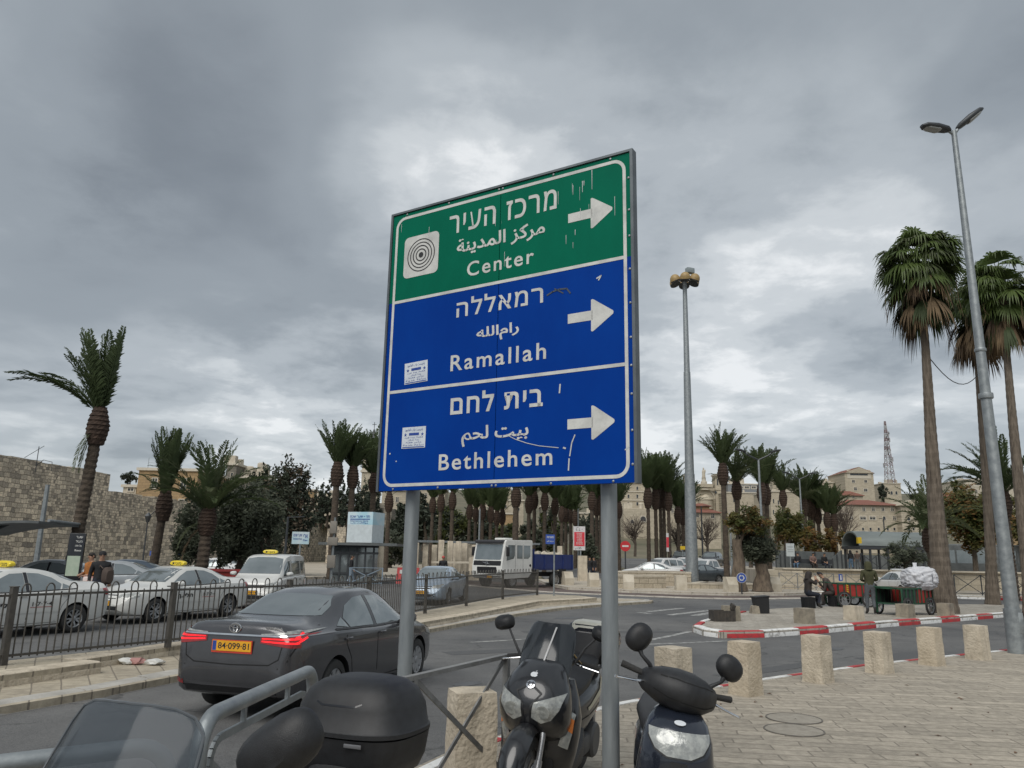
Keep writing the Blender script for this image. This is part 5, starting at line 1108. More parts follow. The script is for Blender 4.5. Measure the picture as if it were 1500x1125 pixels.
# ------------------------------------------------------------------ guard rails along the kerb
def hoop_rail(label,p0,p1,top=1.03,start_curve=True,end_curve=True):
    p0,p1 = Vector((*p0,0)),Vector((*p1,0)); d = (p1 - p0).normalized(); L = (p1 - p0).length
    root = empty('guard_rail',p0,math.atan2(d.y,d.x),label,'guard rail','tubular guard rails along the kerb')
    b = MB(); r = .14; pts = [(0,0,0),(0,0,top - r)]
    for k in range(1,7): a = R(90 * k / 6); pts.append((r - r * math.cos(a),0,top - r + r * math.sin(a)))
    for k in range(0,7): a = R(90 * k / 6); pts.append((L - r + r * math.sin(a),0,top - r + r * math.cos(a)))
    pts.append((L,0,0)); b.tube(pts,.036,16,up=(0,1,0)); b.build('tube_frame',galv,root,ang=60)
    b = MB(); i_ = .115; r2 = .10; q = [(i_,0,.10),(i_,0,top - i_ - r2)]
    for k in range(1,6): a = R(90 * k / 5); q.append((i_ + r2 - r2 * math.cos(a),0,top - i_ - r2 + r2 * math.sin(a)))
    for k in range(0,6): a = R(90 * k / 5); q.append((L - i_ - r2 + r2 * math.sin(a),0,top - i_ - r2 + r2 * math.cos(a)))
    q.append((L - i_,0,.10)); q.append((i_,0,.10))
    for a_,c_ in zip(q[:-1],q[1:]): b.bar(a_,c_,.035,.018,up=(0,1,0))
    for k in (.3,.7): b.box((L * k,0,top - .065),(.03,.02,.09))
    b.build('inner_frame',galv,root,ang=0)
    b = MB(); b.bar((i_ + .02,.0,.12),(L - i_ - .02,0,top - .2),.03,.012,up=(0,1,0)); b.bar((i_ + .02,.014,top - .2),(L - i_ - .02,.014,.12),.03,.012,up=(0,1,0)); b.build('cross_brace',galv,root,ang=0)
    return root
hoop_rail('tubular guard rail running out of the left edge, seen through the scooter screen',(-2.75,2.37),(-1.36,3.40),1.02)
hoop_rail('tubular guard rail behind the top case, beside the dark saloon',(-1.315,3.58),(-1.21,5.12),1.08)
rail_grey = mat('rail_grey_paint',(.24,.24,.235),.55,.2,c2=(.16,.16,.155),vs=9,bump=.1)
def x_rail(name,label,p0,p1,h=1.0,z=0,m=None,w=.045,group=None,n=1):
    p0,p1 = Vector((*p0,z)),Vector((*p1,z)); d = p1 - p0; L = d.length; m = m or rail_grey
    root = empty(name,p0,math.atan2(d.y,d.x),label,'guard rail',group)
    for k in range(n + 1):
        b = MB(); b.box((L * k / n,0,h / 2),(w,w,h)); b.build('post',m,root,ang=0)
    b = MB(); b.box((L / 2,0,h + .015),(L + .06,w * 1.1,.03)); b.build('top_rail',m,root,ang=0)
    b = MB(); b.box((L / 2,0,.13),(L - w,w * .7,.03)); b.build('bottom_rail',m,root,ang=0)
    for k in range(n):
        a,c = L * k / n,L * (k + 1) / n
        b = MB(); b.bar((a + w * .5,.008,.14),(c - w * .5,.008,h - .01),w * .75,.014,up=(0,1,0)); b.bar((a + w * .5,-.008,h - .01),(c - w * .5,-.008,.14),w * .75,.014,up=(0,1,0)); b.build('cross_brace',m,root,ang=0)
    return root
x_rail('guard_rail','grey cross-braced guard rail panel behind the left sign post',(-1.02,4.75),(-.64,5.30),.99)
x_rail('guard_rail','grey cross-braced guard rail panel between the left sign post and the black scooter',(-.61,5.36),(.0,6.56),.99)
# ------------------------------------------------------------------ stone bollards and blocks
from mathutils import noise as mnoise
def stone_block(name,w,d,h,seed,taper=.94,m=lime,rough=.0055,bev=.016,cuts=7):
    bm = bmesh.new(); bmesh.ops.create_cube(bm,size=1)
    bmesh.ops.subdivide_edges(bm,edges=bm.edges[:],cuts=cuts,use_grid_fill=True)
    o = Vector((seed * 3.7,seed * 1.3,0))
    for v in bm.verts:
        x,y,z = v.co; t = z + .5
        for_c = [abs(x),abs(y)]; n_edge = sum(1 for q in (x,y,z) if abs(q) > .49)
        k = (1 - t) + t * taper; p = Vector((x * w * k,y * d * k,t * h))
        if n_edge >= 2 and t > .02:
            p.x -= math.copysign(bev * (.35 + .5 * mnoise.noise(p * 9 + o)),x) if abs(x) > .49 else 0; p.y -= math.copysign(bev * (.35 + .5 * mnoise.noise(p * 9 - o)),y) if abs(y) > .49 else 0
            if abs(z) > .49: p.z -= bev * (.35 + .5 * mnoise.noise(p * 7 + o))
        q = p + o; p += Vector((mnoise.noise(q * 7),mnoise.noise(q * 7 + Vector((9,0,0))),mnoise.noise(q * 7 + Vector((0,9,0))) * .5)) * rough
        v.co = p
    b = MB(); b.bm(bm); bm.free(); return b.build(name,m,ang=32)
BOL = 'stone bollards along the kerb'
for k,(px,Y,rz,h,lab) in enumerate((
        (692,6.35,18,.78,'pale stone bollard just left of the large black scooter'),
        (987,9.75,35,.76,'stone bollard behind the mirror of the small navy scooter'),
        (1092,11.2,37,.70,'stone bollard right of the small navy scooter, nearest one in full view'),
        (1199,12.45,37,.69,'third of six kerb bollards counted from the navy scooter towards the lamp post'),
        (1290,13.6,37,.66,'fourth of six kerb bollards counted from the navy scooter towards the lamp post'),
        (1368,14.75,37,.66,'fifth of six kerb bollards, next to the one at the lamp post'),
        (1437,15.75,30,.64,'stone bollard beside the foot of the right lamp post'))):
    o = stone_block('stone_bollard',.34,.34,h,k + 1,.95,lime if k not in (2,5) else mat('limestone_warm',(.58,.50,.385),.9,c2=(.37,.31,.225),vs=3.5,vd=9,bump=.9,bs=24,lo=.28,hi=.72))
    p = AT(px,1000,Y); o.location = (p.x,Y,0); o.rotation_euler = (0,0,R(rz)); tag(o,lab,'bollard',BOL)
for k,(px,py,lab,s) in enumerate(((1074,910,'squat stone block behind the broken dark crate',.42),(1183,914,'squat stone block with a dark face in front of the first seated man',.44),(1256,909,'squat stone block left of the standing man in the green coat',.46),(1332,905,'squat stone block in front of the near handcart',.46),(1391,903,'squat stone block at the foot of the tall palm',.44))):
    o = stone_block('stone_block',s,s,.44,k + 20,.97,lime_dark if k != 2 else lime,cuts=5); p = G(px,py); o.location = (p.x,p.y + s / 2,0); o.rotation_euler = (0,0,R(20 + 5 * k)); tag(o,lab,'stone block','squat stone blocks on the traffic island')
RB = 'wedge-topped pale stone bollards round the roundabout'
for k,(px,py,lab) in enumerate(((817,855,'wedge-topped pale stone bollard nearest the tipper truck wheel'),(832,857,'wedge-topped pale stone bollard second from the truck'),(863,849,'pale stone bollard standing back behind the others, left of the right sign post'),(870,860,'wedge-topped pale stone bollard just left of the right sign post'),(922,864,'wedge-topped pale stone bollard in front of the stone planter'),(999,865,'pale stone bollard with a flat carved face before the lamp mast'),(1073,868,'wedge-topped pale stone bollard left of the round blue arrow sign'),(1137,867,'wedge-topped pale stone bollard left of the seated men'),(1166,857,'small pale stone bollard standing back, right of the olive trunk'),(1197,862,'tall pale wedge-topped bollard behind the first seated man'))):
    b = MB(); w,d,h = .62,.62,.82
    prof = [(-d / 2,0),(-d / 2,h * .5),(-d * .12,h),(d / 2,h),(d / 2,0)] if k not in (5,8) else [(-d / 2,0),(-d / 2,h),(d / 2,h),(d / 2,0)]
    b.loft([[(x,y,z) for y,z in prof] for x in (-w / 2,-w / 2 + .02,w / 2 - .02,w / 2)]); o = b.build('stone_bollard',lime_pale,ang=20); p = G(px,py); o.location = (p.x,p.y + .3,.02); o.rotation_euler = (0,0,R((-12,20,5,8,-6,0,14,10,4,-15)[k])); tag(o,lab,'bollard',RB)
# ------------------------------------------------------------------ median fence
FL = densify([(-10.1,5.6),(-8.65,9.1),(-7.3,11.8),(-5.97,14.25),(-4.63,16.85),(-3.45,19.8),(-2.4,23.3),(-1.4,27.0),(-.2,31.5),(1.3,35.3)],40)
ft = empty('railing_fence',(0,0,0),0,'long brown-grey metal railing with hooped top along the median wall','fence')
FZ = .10
for i,p in enumerate(FL):
    b = MB(); b.box((p.x,p.y,FZ + .55),(.085,.085,1.1),math.atan2(*(FL[min(i + 1,len(FL) - 1)] - FL[max(i - 1,0)]).yx)); b.box((p.x,p.y,FZ + 1.105),(.10,.10,.012)); b.build('post',fence_paint,ft,ang=0)
for a,c in zip(FL[:-1],FL[1:]):
    d = (c - a); L = d.length; u = d / L; b = MB()
    def P3(s,z): return (a.x + u.x * s,a.y + u.y * s,FZ + z)
    b.bar(P3(.04,.98),P3(L - .04,.98),.045,.035); b.bar(P3(.04,.13),P3(L - .04,.13),.045,.035)
    n = round((L - .1) / .115)
    for k in range(1,n):
        s = L * k / n; b.tube([P3(s,.09),P3(s,.96 + (.06 if k % 3 == 0 else 0))],.0115,5)
        if k % 3 == 1 and k + 1 < n:
            s2 = L * (k + 1) / n; rr = (s2 - s) / 2 + .005; b.tube([P3(s,.99)] + [P3((s + s2) / 2 - rr * math.cos(q),1.06 + rr * math.sin(q) * 1.3) for q in [math.pi * j / 8 for j in range(9)]] + [P3(s2,.99)],.0115,5)
    b.build('railing_panel',fence_paint,ft,ang=50)
# ------------------------------------------------------------------ palms and trees
leaf_d = mat('palm_leaf',(.085,.115,.048),.6,c2=(.055,.078,.032),vs=.9,spec=.3); leaf_d2 = mat('palm_leaf_grey',(.125,.145,.075),.6,c2=(.08,.10,.05),vs=.9,spec=.3)
leaf_dry = mat('dry_palm_leaf',(.17,.115,.06),.85,c2=(.09,.06,.032),vs=1.2); fan_g = mat('fan_leaf',(.11,.155,.042),.5,c2=(.065,.10,.026),vs=1.1,spec=.4)
bark_p = mat('palm_bark',(.105,.08,.058),.95,c2=(.035,.027,.02),vs=3.2,vd=8,bump=1.0,bs=14,stretch=(1,1,2.4),lo=.3,hi=.7)
bark_fan = mat('fan_palm_bark',(.19,.155,.12),.95,c2=(.055,.043,.032),vs=3,vd=9,bump=1.0,bs=12,stretch=(4,4,.35),lo=.3,hi=.7)
bulb_m = mat('palm_boot_fibre',(.06,.038,.026),.95,c2=(.03,.018,.012),vs=6,bump=1,bs=18)
bark_t = mat('tree_bark',(.13,.105,.08),.95,c2=(.05,.04,.03),vs=4,vd=8,bump=1,bs=14,stretch=(2,2,.7),lo=.3,hi=.7)
leaf_ol = mat('olive_leaf',(.125,.14,.09),.7,c2=(.075,.088,.058),vs=.8); leaf_ol2 = mat('olive_leaf_dark',(.062,.072,.046),.7,c2=(.04,.048,.031),vs=.8)
leaf_gr = mat('broad_leaf',(.10,.115,.03),.7,c2=(.06,.075,.022),vs=.6); leaf_br = mat('autumn_leaf',(.22,.12,.03),.75,c2=(.12,.07,.025),vs=.7); leaf_yg = mat('yellowing_leaf',(.14,.115,.025),.75,c2=(.07,.07,.02),vs=.7)
leaf_dk = mat('dark_needle',(.036,.046,.027),.8,c2=(.022,.03,.019),vs=.5); leaf_rd = mat('brown_needle',(.085,.058,.034),.8,c2=(.05,.038,.024),vs=.5); twig_m = mat('bare_twig',(.13,.10,.08),.9,c2=(.07,.055,.045),vs=3)
for m_ in (leaf_d,leaf_d2,fan_g,leaf_ol,leaf_ol2,leaf_gr,leaf_br,leaf_yg): leafy(m_)
def frond(mb,rnd,az,el0,L,bend,wind=(0,0),nl=30,wl=.034,mi=0,base=(0,0,0),droop=.35):
    p = Vector(base); pts = [p.copy()]; dirs = []; n = 12; d = Vector((math.cos(az) * math.cos(el0),math.sin(az) * math.cos(el0),math.sin(el0)))
    for k in range(n):
        t = k / n; d = (d + Vector((wind[0],wind[1],-bend * (1 + 1.2 * t))) * (1.3 / n)).normalized(); p = p + d * L / n; pts.append(p.copy()); dirs.append(d.copy())
    dirs.append(dirs[-1]); side0 = Vector((-math.sin(az),math.cos(az),0)); vs_,fs = [],[]
    for k in range(n):
        a,c = pts[k],pts[k + 1]; s = side0 * .022 * (1.2 - k / n) * L / 3; i = len(vs_); vs_ += [a - s,a + s,c + s * .9,c - s * .9]; fs.append((i,i + 1,i + 2,i + 3))
    for j in range(nl):
        t = .12 + .88 * j / (nl - 1); f = t * n; k = min(int(f),n - 1); q = pts[k].lerp(pts[k + 1],f - k); d = dirs[k]; up = side0.cross(d)
        if up.z < 0: up = -up
        ll = L * .16 * (math.sin(math.pi * min(1,.18 + t * .78)) ** .7) * rnd.uniform(.8,1.15)
        for s in (1,-1):
            v = (d * rnd.uniform(.75,1.05) + side0 * s * rnd.uniform(.5,.8) + up * rnd.uniform(.15,.5) + Vector((wind[0],wind[1],-droop * rnd.uniform(.5,1.2))) * .45).normalized()
            w = v.cross(up).normalized() * wl * L / 3; m_ = q + v * ll * .55; e = q + v * ll + Vector((0,0,-ll * .12)); i = len(vs_)
            vs_ += [q - w * .6,m_ - w,e,m_ + w]; fs.append((i,i + 1,i + 2,i + 3))
    mb.add(vs_,fs,mi)
_cr = {}
def date_crown(kind,seed):
    key = (kind,seed)
    if key in _cr: return _cr[key]
    rnd = random.Random(seed * 11 + len(kind)); b = MB()
    if kind == 'upright':
        for k in range(38): frond(b,rnd,rnd.uniform(0,6.28),R(rnd.uniform(52,86)),rnd.uniform(2.3,3.1),rnd.uniform(.05,.55),(rnd.uniform(-.05,.25),0),28,.05)
    elif kind == 'tied':
        for k in range(34): frond(b,rnd,rnd.uniform(0,6.28),R(rnd.uniform(70,89)),rnd.uniform(2.5,3.2),rnd.uniform(.0,.22),(rnd.uniform(-.08,.14),0),34,.04)
        for k in range(3): frond(b,rnd,rnd.uniform(0,6.28),R(rnd.uniform(40,60)),2.4,rnd.uniform(.5,.8),(0,0),30,.04)
    elif kind == 'swept':
        for k in range(21): frond(b,rnd,math.pi + rnd.uniform(-1.5,1.5),R(rnd.uniform(58,89)),rnd.uniform(2.4,3.3),rnd.uniform(.02,.40),(rnd.uniform(-.45,.05),.1),44,.034,droop=.6)
        for k in range(9): frond(b,rnd,rnd.uniform(-1.2,1.2),R(rnd.uniform(76,88)),rnd.uniform(2.9,3.5),rnd.uniform(.0,.2),(rnd.uniform(-.25,.02),.1),44,.034,droop=.6)
        for k in range(4): frond(b,rnd,math.pi + rnd.uniform(-.4,.4),R(rnd.uniform(50,64)),rnd.uniform(3.0,3.7),rnd.uniform(.35,.6),(-.5,.1),48,.034,droop=.7)
    elif kind == 'spread':
        for k in range(40):
            e = rnd.uniform(40,88); frond(b,rnd,rnd.uniform(0,6.28),R(e),rnd.uniform(2.6,3.4),rnd.uniform(.35,.8),(rnd.uniform(-.15,.15),0),36,.036,mi=rnd.choice((0,0,1)))
    elif kind == 'arching':
        for k in range(26): frond(b,rnd,rnd.uniform(0,6.28),R(rnd.uniform(35,86)),rnd.uniform(2.6,3.2),rnd.uniform(.5,1.0),(rnd.uniform(-.1,.1),0),34,.036,mi=rnd.choice((0,1)))
    _cr[key] = b; return b
def trunk_mesh(p0,p1,r0,r1,rnd,rough=.10,n=12,step=.22,flare=1.0,wob=.0,tp_=1.0):
    p0,p1 = Vector(p0),Vector(p1); L = (p1 - p0).length; m = max(6,int(L / step)); b = MB(); rings = []
    ph = rnd.uniform(0,6)
    for k in range(m + 1):
        for sub in (0,1):
            t = min(1,(k + .5 * sub) / m); c = p0.lerp(p1,t) + Vector((math.sin(t * 5 + ph),math.cos(t * 4 + ph),0)) * wob; r = (r1 + (r0 - r1) * (1 - t) ** tp_) * (1 + (flare - 1) * max(0,1 - t * 9)) * (1 + rough * (sub - .5)); rings.append([(c.x + r * math.cos(a) * (1 + rnd.uniform(-rough,rough) * .5),c.y + r * math.sin(a) * (1 + rnd.uniform(-rough,rough) * .5),c.z) for a in [2 * math.pi * j / n for j in range(n)]])
        if t >= 1: break
    b.loft(rings); return b
PALM_G = 'tall date palms'
def date_palm(label,bx,by,Y,base_z=-.1,r=.22,kind='upright',seed=1,size=1.0,lean=0.0,group=PALM_G,bulb=1.0,skirt=0,rz=0.0,boots=True):
    rnd = random.Random(int(bx * 7 + by)); top = AT(bx,by,Y); base = Vector((top.x + lean,Y,base_z)); o = empty('palm_tree',base,0,label,'palm tree',group)
    tp = top - base
    trunk_mesh((0,0,0),tp,r * 1.12,r * .88,rnd,.12 if r > .2 else .06,10 if Y > 50 else 14,.22 if Y < 45 else .6).build('trunk',bark_p,o,ang=0 if Y < 45 else 50)
    b = MB(); rings = []; h = 1.25 * size * bulb
    for k in range(9):
        t = k / 8; rr = (r * .95 + .15 * size * bulb * math.sin(math.pi * (t * .85 + .12)) ** 1.2)
        for sub in (0,1): rings.append([(tp.x + rr * (1 + .13 * sub * (1 if j % 2 else .4)) * math.cos(a),tp.y + rr * (1 + .13 * sub * (1 if j % 2 else .4)) * math.sin(a),tp.z - h * .55 + h * t + .04 * sub) for j,a in enumerate([2 * math.pi * j / 14 + k * .22 for j in range(14)])])
    b.loft(rings); b.build('boot_bulb',bulb_m,o,ang=0)
    cb = date_crown(kind,seed)
    key = ('mesh',kind,seed)
    if key not in _cr:
        c = cb.build('crown',[leaf_d,leaf_d2,leaf_dry],o,ang=0,fix=False); _cr[key] = c.data
    else:
        c = bpy.data.objects.new('crown',_cr[key]); col.objects.link(c); c.parent = o
    c.location = tp + Vector((0,0,h * .18)); c.scale = (size,) * 3; c.rotation_euler = (0,0,rz)
    if skirt:
        b = MB()
        for k in range(skirt): frond(b,rnd,rnd.choice((math.pi,-.6,-2.4)) + rnd.uniform(-.4,.4),R(rnd.uniform(-60,10)),rnd.uniform(1.6,2.3),1.2,(0,0),26,.04,mi=rnd.choice((0,2)),base=tp + Vector((0,0,-.1)))
        b.build('hanging_fronds',[leaf_d2,leaf_d,leaf_dry],o,ang=0,fix=False)
    return o
GL = 'date palms in front of the city wall'
date_palm('tall date palm leaning in the wind, fronds swept to the left, leftmost palm',144,622,31,r=.235,kind='swept',seed=1,size=1.15,lean=-.35,group=GL,bulb=1.05,skirt=3)
date_palm('shorter date palm with upright crown before the honey-coloured house',241,738,36,r=.19,kind='tied',seed=2,size=1.05,lean=-.25,group=GL,bulb=1.1)
date_palm('bushy date palm with spreading crown in front of the dark olive trees',304,762,34,r=.25,kind='spread',seed=3,size=1.05,lean=-.05,group=GL,bulb=.9,skirt=2)
date_palm('date palm with fanned crown left of the church spire',494,692,56,r=.25,kind='upright',seed=4,size=1.2,group=GL,bulb=1.2)
date_palm('date palm just left of the church spire, second of the close pair',517,697,57,r=.24,kind='upright',seed=5,size=1.1,group=GL,bulb=1.2)
date_palm('date palm half hidden behind the left edge of the big sign',548,706,60,r=.24,kind='swept',seed=6,size=1.2,group=GL)
GM = 'date palms along the road behind the big sign'
ML = 'date palm with a tied upright crown in the grove behind the big sign'
mid = [(570,734,75),(634,738,92),(646,735,84),(663,732,84),(688,748,95),(697,752,100),(707,748,90),(719,752,90),(728,757,96),(736,756,98),(756,727,76),(775,737,80),(783,731,84),(798,733,80),(813,740,84),(823,752,96),(829,753,100),(836,755,104),(843,757,96),(867,732,78),(874,741,84),(880,738,80),(906,745,84)]
gl = {570: 'date palm behind the bus shelter, just right of the church spire',634: 'leftmost date palm of the grove seen under the big sign, right of the left post',756: 'thick-trunked date palm above the tipper truck cab, crown hidden by the sign',775: 'date palm right of the thick one above the truck, beside a close twin',843: 'date palm behind the red and white banner',867: 'date palm left of the right sign post, right of the banner',906: 'date palm showing just right of the right sign post',719: 'date palm behind the thin camera mast left of the truck',663: 'date palm behind the tallest pergola pillar'}
for k,(px,py,Y) in enumerate(mid):
    date_palm(gl.get(px,ML),px,py,Y,r=.21 if px != 756 else .3,kind='upright' if k % 3 else 'tied',seed=1 + k % 4,size=1.3,group=GM,rz=math.pi * (k % 3 == 0) + k * .05,bulb=1.15)
GR = 'date palms round the junction on the right'
for k,(px,py,Y,lab,sz) in enumerate(((949,727,86,'leftmost date palm of the tall clump between the sign and the lamp mast',1.5),(960,729,88,'second date palm of the tall clump left of the lamp mast',1.5),(967,728,92,'middle date palm of the tall clump left of the lamp mast',1.5),(972,727,90,'fourth date palm of the tall clump left of the lamp mast',1.5),(979,732,88,'rightmost date palm of the tall clump, red banner on its trunk',1.4),
        (993,752,96,'lower date palm left of the lamp mast, first of three',1.35),(1000,755,98,'lower date palm left of the lamp mast, second of three',1.35),(1006,755,100,'lower date palm touching the lamp mast, third of three',1.3),
        (1059,692,55,'tall date palm right of the lamp mast, wide open crown',1.0),(1079,716,58,'date palm with shaggy ivy-clad trunk right of the lamp mast',.9),(1116,720,66,'twin-stemmed looking date palm under the double street lamp, left stem',1.15),(1122,722,67,'date palm under the double street lamp, right stem',1.15),(1147,728,80,'small date palm with drooping crown before the long stone building',1.05),
        (1178,740,84,'first date palm of the low row right of the second double lamp',1.2),(1185,742,86,'second date palm of the low row',1.2),(1190,746,86,'third date palm of the low row',1.1),(1198,754,86,'fourth date palm of the low row',1.1),(1212,760,84,'fifth date palm of the low row, leaning against its neighbour',1.1),(1222,763,84,'rightmost date palm of the low row by the stone hotel',1.15))):
    date_palm(lab,px,py,Y,base_z=land(AT(px,py,Y).x,Y) - .1,r=.21 if px != 1059 else .2,kind=('upright','spread','upright','arching')[k % 4] if k in (9,12,13,16) else 'upright',seed=1 + k % 4,size=sz * 1.08,group=GR,rz=k * .7,bulb=1.2)
date_palm('wide feathery date palm behind the right lamp post',1468,735,44,r=.3,kind='spread',seed=8,size=1.25,group=GR)
date_palm('low date palm whose fronds show left of the tall fan palm',1362,788,52,r=.3,kind='arching',seed=9,size=1.3,group=GR)
# fan palms
def fan_leaf(mb,rnd,origin,d,Lp,Rf,droop,mi,nseg=20,spread=2.5):
    d = Vector(d).normalized(); up = Vector((0,0,1)); side = d.cross(up)
    side = side.normalized() if side.length > .05 else Vector((1,0,0)); nrm = side.cross(d)
    h = Vector(origin) + d * Lp; vs_ = [Vector(origin) - side * .02,Vector(origin) + side * .02,h + side * .015,h - side * .015]; fs = [(0,1,2,3)]
    for k in range(nseg):
        a = -spread / 2 + spread * (k + rnd.uniform(-.2,.2)) / (nseg - 1); v = (d * math.cos(a) + side * math.sin(a) + nrm * rnd.uniform(-.08,.12)).normalized(); w = (side * math.cos(a) - d * math.sin(a)) * Rf * .055
        l = Rf * rnd.uniform(.85,1.1); m1 = h + v * l * .5 + Vector((0,0,-droop * l * .10)); m2 = h + v * l * .8 + Vector((0,0,-droop * l * .32)); e = h + v * l + Vector((0,0,-droop * l * rnd.uniform(.5,.9))); i = len(vs_)
        vs_ += [h - w * .2,h + w * .2,m1 + w,m1 - w,m2 + w * .6,m2 - w * .6,e]; fs += [(i,i + 1,i + 2,i + 3),(i + 3,i + 2,i + 4,i + 5),(i + 5,i + 4,i + 6)]
    mb.add(vs_,fs,mi)
def fan_palm(label,tx,ty,Y,base,r0,r1,S=1.0,seed=1):
    rnd = random.Random(seed); top = AT(tx,ty,Y); base = Vector(base); o = empty('fan_palm_tree',base,0,label,'palm tree','tall fan palms on the right'); tp = top - base
    trunk_mesh((0,0,0),tp,r0,r1 * .72,rnd,.05,18,.34,1.3,.05,1.5).build('trunk',bark_fan,o,ang=0)
    b = MB()
    for k in range(84):
        z = rnd.uniform(-.75,1); az = rnd.uniform(0,6.28); q = math.sqrt(max(0,1 - z * z)); fan_leaf(b,rnd,tp + Vector((0,0,rnd.uniform(-.2,.7) * S)),(q * math.cos(az),q * math.sin(az),z * .95),rnd.uniform(.65,1.1) * S,rnd.uniform(.75,1.0) * S,rnd.uniform(.6,1.3),rnd.choice((0,0,0,1)))
    b.build('crown',[fan_g,leaf_d2],o,ang=0,fix=False)
    b = MB()
    for k in range(54):
        az = rnd.uniform(0,6.28); z = rnd.uniform(-2.2,-.75); fan_leaf(b,rnd,tp + Vector((.1 * math.cos(az),.1 * math.sin(az),rnd.uniform(-1.2,.0) * S)),(math.cos(az),math.sin(az),z),rnd.uniform(.45,1.0) * S,rnd.uniform(.65,1.0) * S,rnd.uniform(.9,1.7),rnd.choice((0,0,1,2)),12,rnd.uniform(.5,1.5))
    for k in range(26):
        az = rnd.uniform(0,6.28); p = tp + Vector((math.cos(az),math.sin(az),-.6)) * rnd.uniform(.5,1.5) * S; l = rnd.uniform(.5,1.5) * S; b.tube([p,p + Vector((rnd.uniform(-.1,.1),0,-l * .5)),p + Vector((rnd.uniform(-.2,.2),0,-l))],.012,4)
    b.build('dead_leaf_skirt',[leaf_dry,mat('dry_leaf_brown',(.10,.065,.035),.9,c2=(.05,.033,.02)),leaf_d],o,ang=0,fix=False)
    return o
pR = G(1393,899); fan_palm('tall fan palm with dead leaf skirt, its bare trunk rising from the traffic island',1346,392,30.0,(pR.x,pR.y + .4,0),.40,.17,1.02,5)
fan_palm('tall fan palm at the right edge, trunk right of the lamp post',1466,428,33,(AT(1497,850,31).x + .6,31.5,-.1),.31,.17,1.0,9)
fan_palm('fan palm behind the lamp post, mostly its brown hanging skirt showing',1428,455,37,(AT(1450,850,37).x,37,-.1),.27,.17,1.0,14)
b = MB(); pa,pb_ = AT(1352,512,30),AT(1440,540,37); pts = [pa.lerp(pb_,t) + Vector((0,0,-1.1 * math.sin(math.pi * t))) for t in [k / 12 for k in range(13)]]; b.tube(pts,.02,5); tag(b.build('slack_cable',black_plastic),'thin slack cable strung between two fan palm trunks','cable')
# broad-leaved trees
def leaf_cloud(b,rnd,blobs,n,s,mats=(0,),flat=.0):
    tot = sum(q[3] * q[4] * q[5] for q in blobs)
    for (x,y,z,rx,ry,rz_) in blobs:
        m = int(n * rx * ry * rz_ / tot); clumps = [Vector((rnd.gauss(0,1),rnd.gauss(0,1),rnd.gauss(0,1))).normalized() * rnd.uniform(.4,1.2) for _ in range(max(7,m // 75))]
        cm = [rnd.choice(mats) for _ in clumps]; vs_,fs,ms = [],[],[]
        for _ in range(m):
            j = rnd.randrange(len(clumps)); c = clumps[j] + Vector((rnd.gauss(0,.16),rnd.gauss(0,.16),rnd.gauss(0,.15)))
            p = Vector((x + c.x * rx,y + c.y * ry,z + c.z * rz_)); u = Vector((rnd.gauss(0,1),rnd.gauss(0,1),rnd.gauss(0,1))).normalized(); v = u.orthogonal().normalized(); q = rnd.uniform(.6,1.3) * s; i = len(vs_)
            vs_ += [p - u * q,p + v * q * .42,p + u * q,p - v * q * .42]; b.f.append((len(b.v) + i,len(b.v) + i + 1,len(b.v) + i + 2,len(b.v) + i + 3)); b.m.append(cm[j] if rnd.random() < .8 else rnd.choice(mats))
        b.v += [tuple(q) for q in vs_]
def tree(name,label,base,H_,tr,blobs,n,s,leaf_mats,group=None,limbs=5,seed=1,bark=bark_t,lean=(0,0),fork=.45,cat='tree'):
    rnd = random.Random(seed); o = empty(name,base,rnd.uniform(-.2,.2),label,cat,group); b = MB(); fk = Vector((lean[0],lean[1],H_ * fork))
    k_ = [(0,0,-.1),(fk.x * .3 + rnd.uniform(-.05,.05) * H_,fk.y * .3,H_ * fork * .5),tuple(fk)]; b.tube(k_,[tr * 1.35,tr,tr * .8],10)
    for k in range(limbs):
        q = rnd.choice(blobs); e = Vector((q[0],q[1],q[2])) + Vector((rnd.uniform(-.7,.7) * q[3],rnd.uniform(-.7,.7) * q[4],rnd.uniform(-.3,.6) * q[5])); mdl = fk.lerp(e,.5) + Vector((rnd.uniform(-.1,.1),rnd.uniform(-.1,.1),.08)) * H_ * .5; b.tube([fk * .92,mdl,e],[tr * .6,tr * .35,tr * .1],7)
    b.build('trunk',bark,o,ang=60)
    c = MB(); leaf_cloud(c,rnd,blobs,n,s,list(range(len(leaf_mats)))); c.build('crown',leaf_mats,o,ang=0,fix=False); return o
def px_tree(name,label,Y,cx0,cy0,cx1,cy1,basepx,basey,leaf_mats,n,s,tr=.15,seed=1,group=None,limbs=6,blobs=3,bark=bark_t,base_z=None,fork=.45,dep=None):
    """a tree whose crown fills the surveyed outline"""
    a,c = AT(cx0,cy0,Y),AT(cx1,cy1,Y); bx = AT(basepx,basey,Y).x; bz = base_z if base_z is not None else min(AT(basepx,basey,Y).z,a.z); rnd = random.Random(seed); W,Hh = abs(c.x - a.x) / 2,abs(a.z - c.z) / 2; mx_,mz_ = (a.x + c.x) / 2 - bx,(a.z + c.z) / 2 - bz; dep = dep or W
    bl = [(mx_,0,mz_,W * .85,dep * .85,Hh * .9)]
    for k in range(blobs): an = 6.28 * k / blobs + rnd.uniform(-.4,.4); bl.append((mx_ + math.cos(an) * W * .55,rnd.uniform(-.3,.3) * dep,mz_ + math.sin(an) * Hh * .5,W * .5,dep * .5,Hh * .48))
    return tree(name,label,(bx,Y,bz),mz_ + Hh,tr,bl,n,s,leaf_mats,group,limbs,seed,bark,fork=fork)
OG = 'olive trees by the city wall'
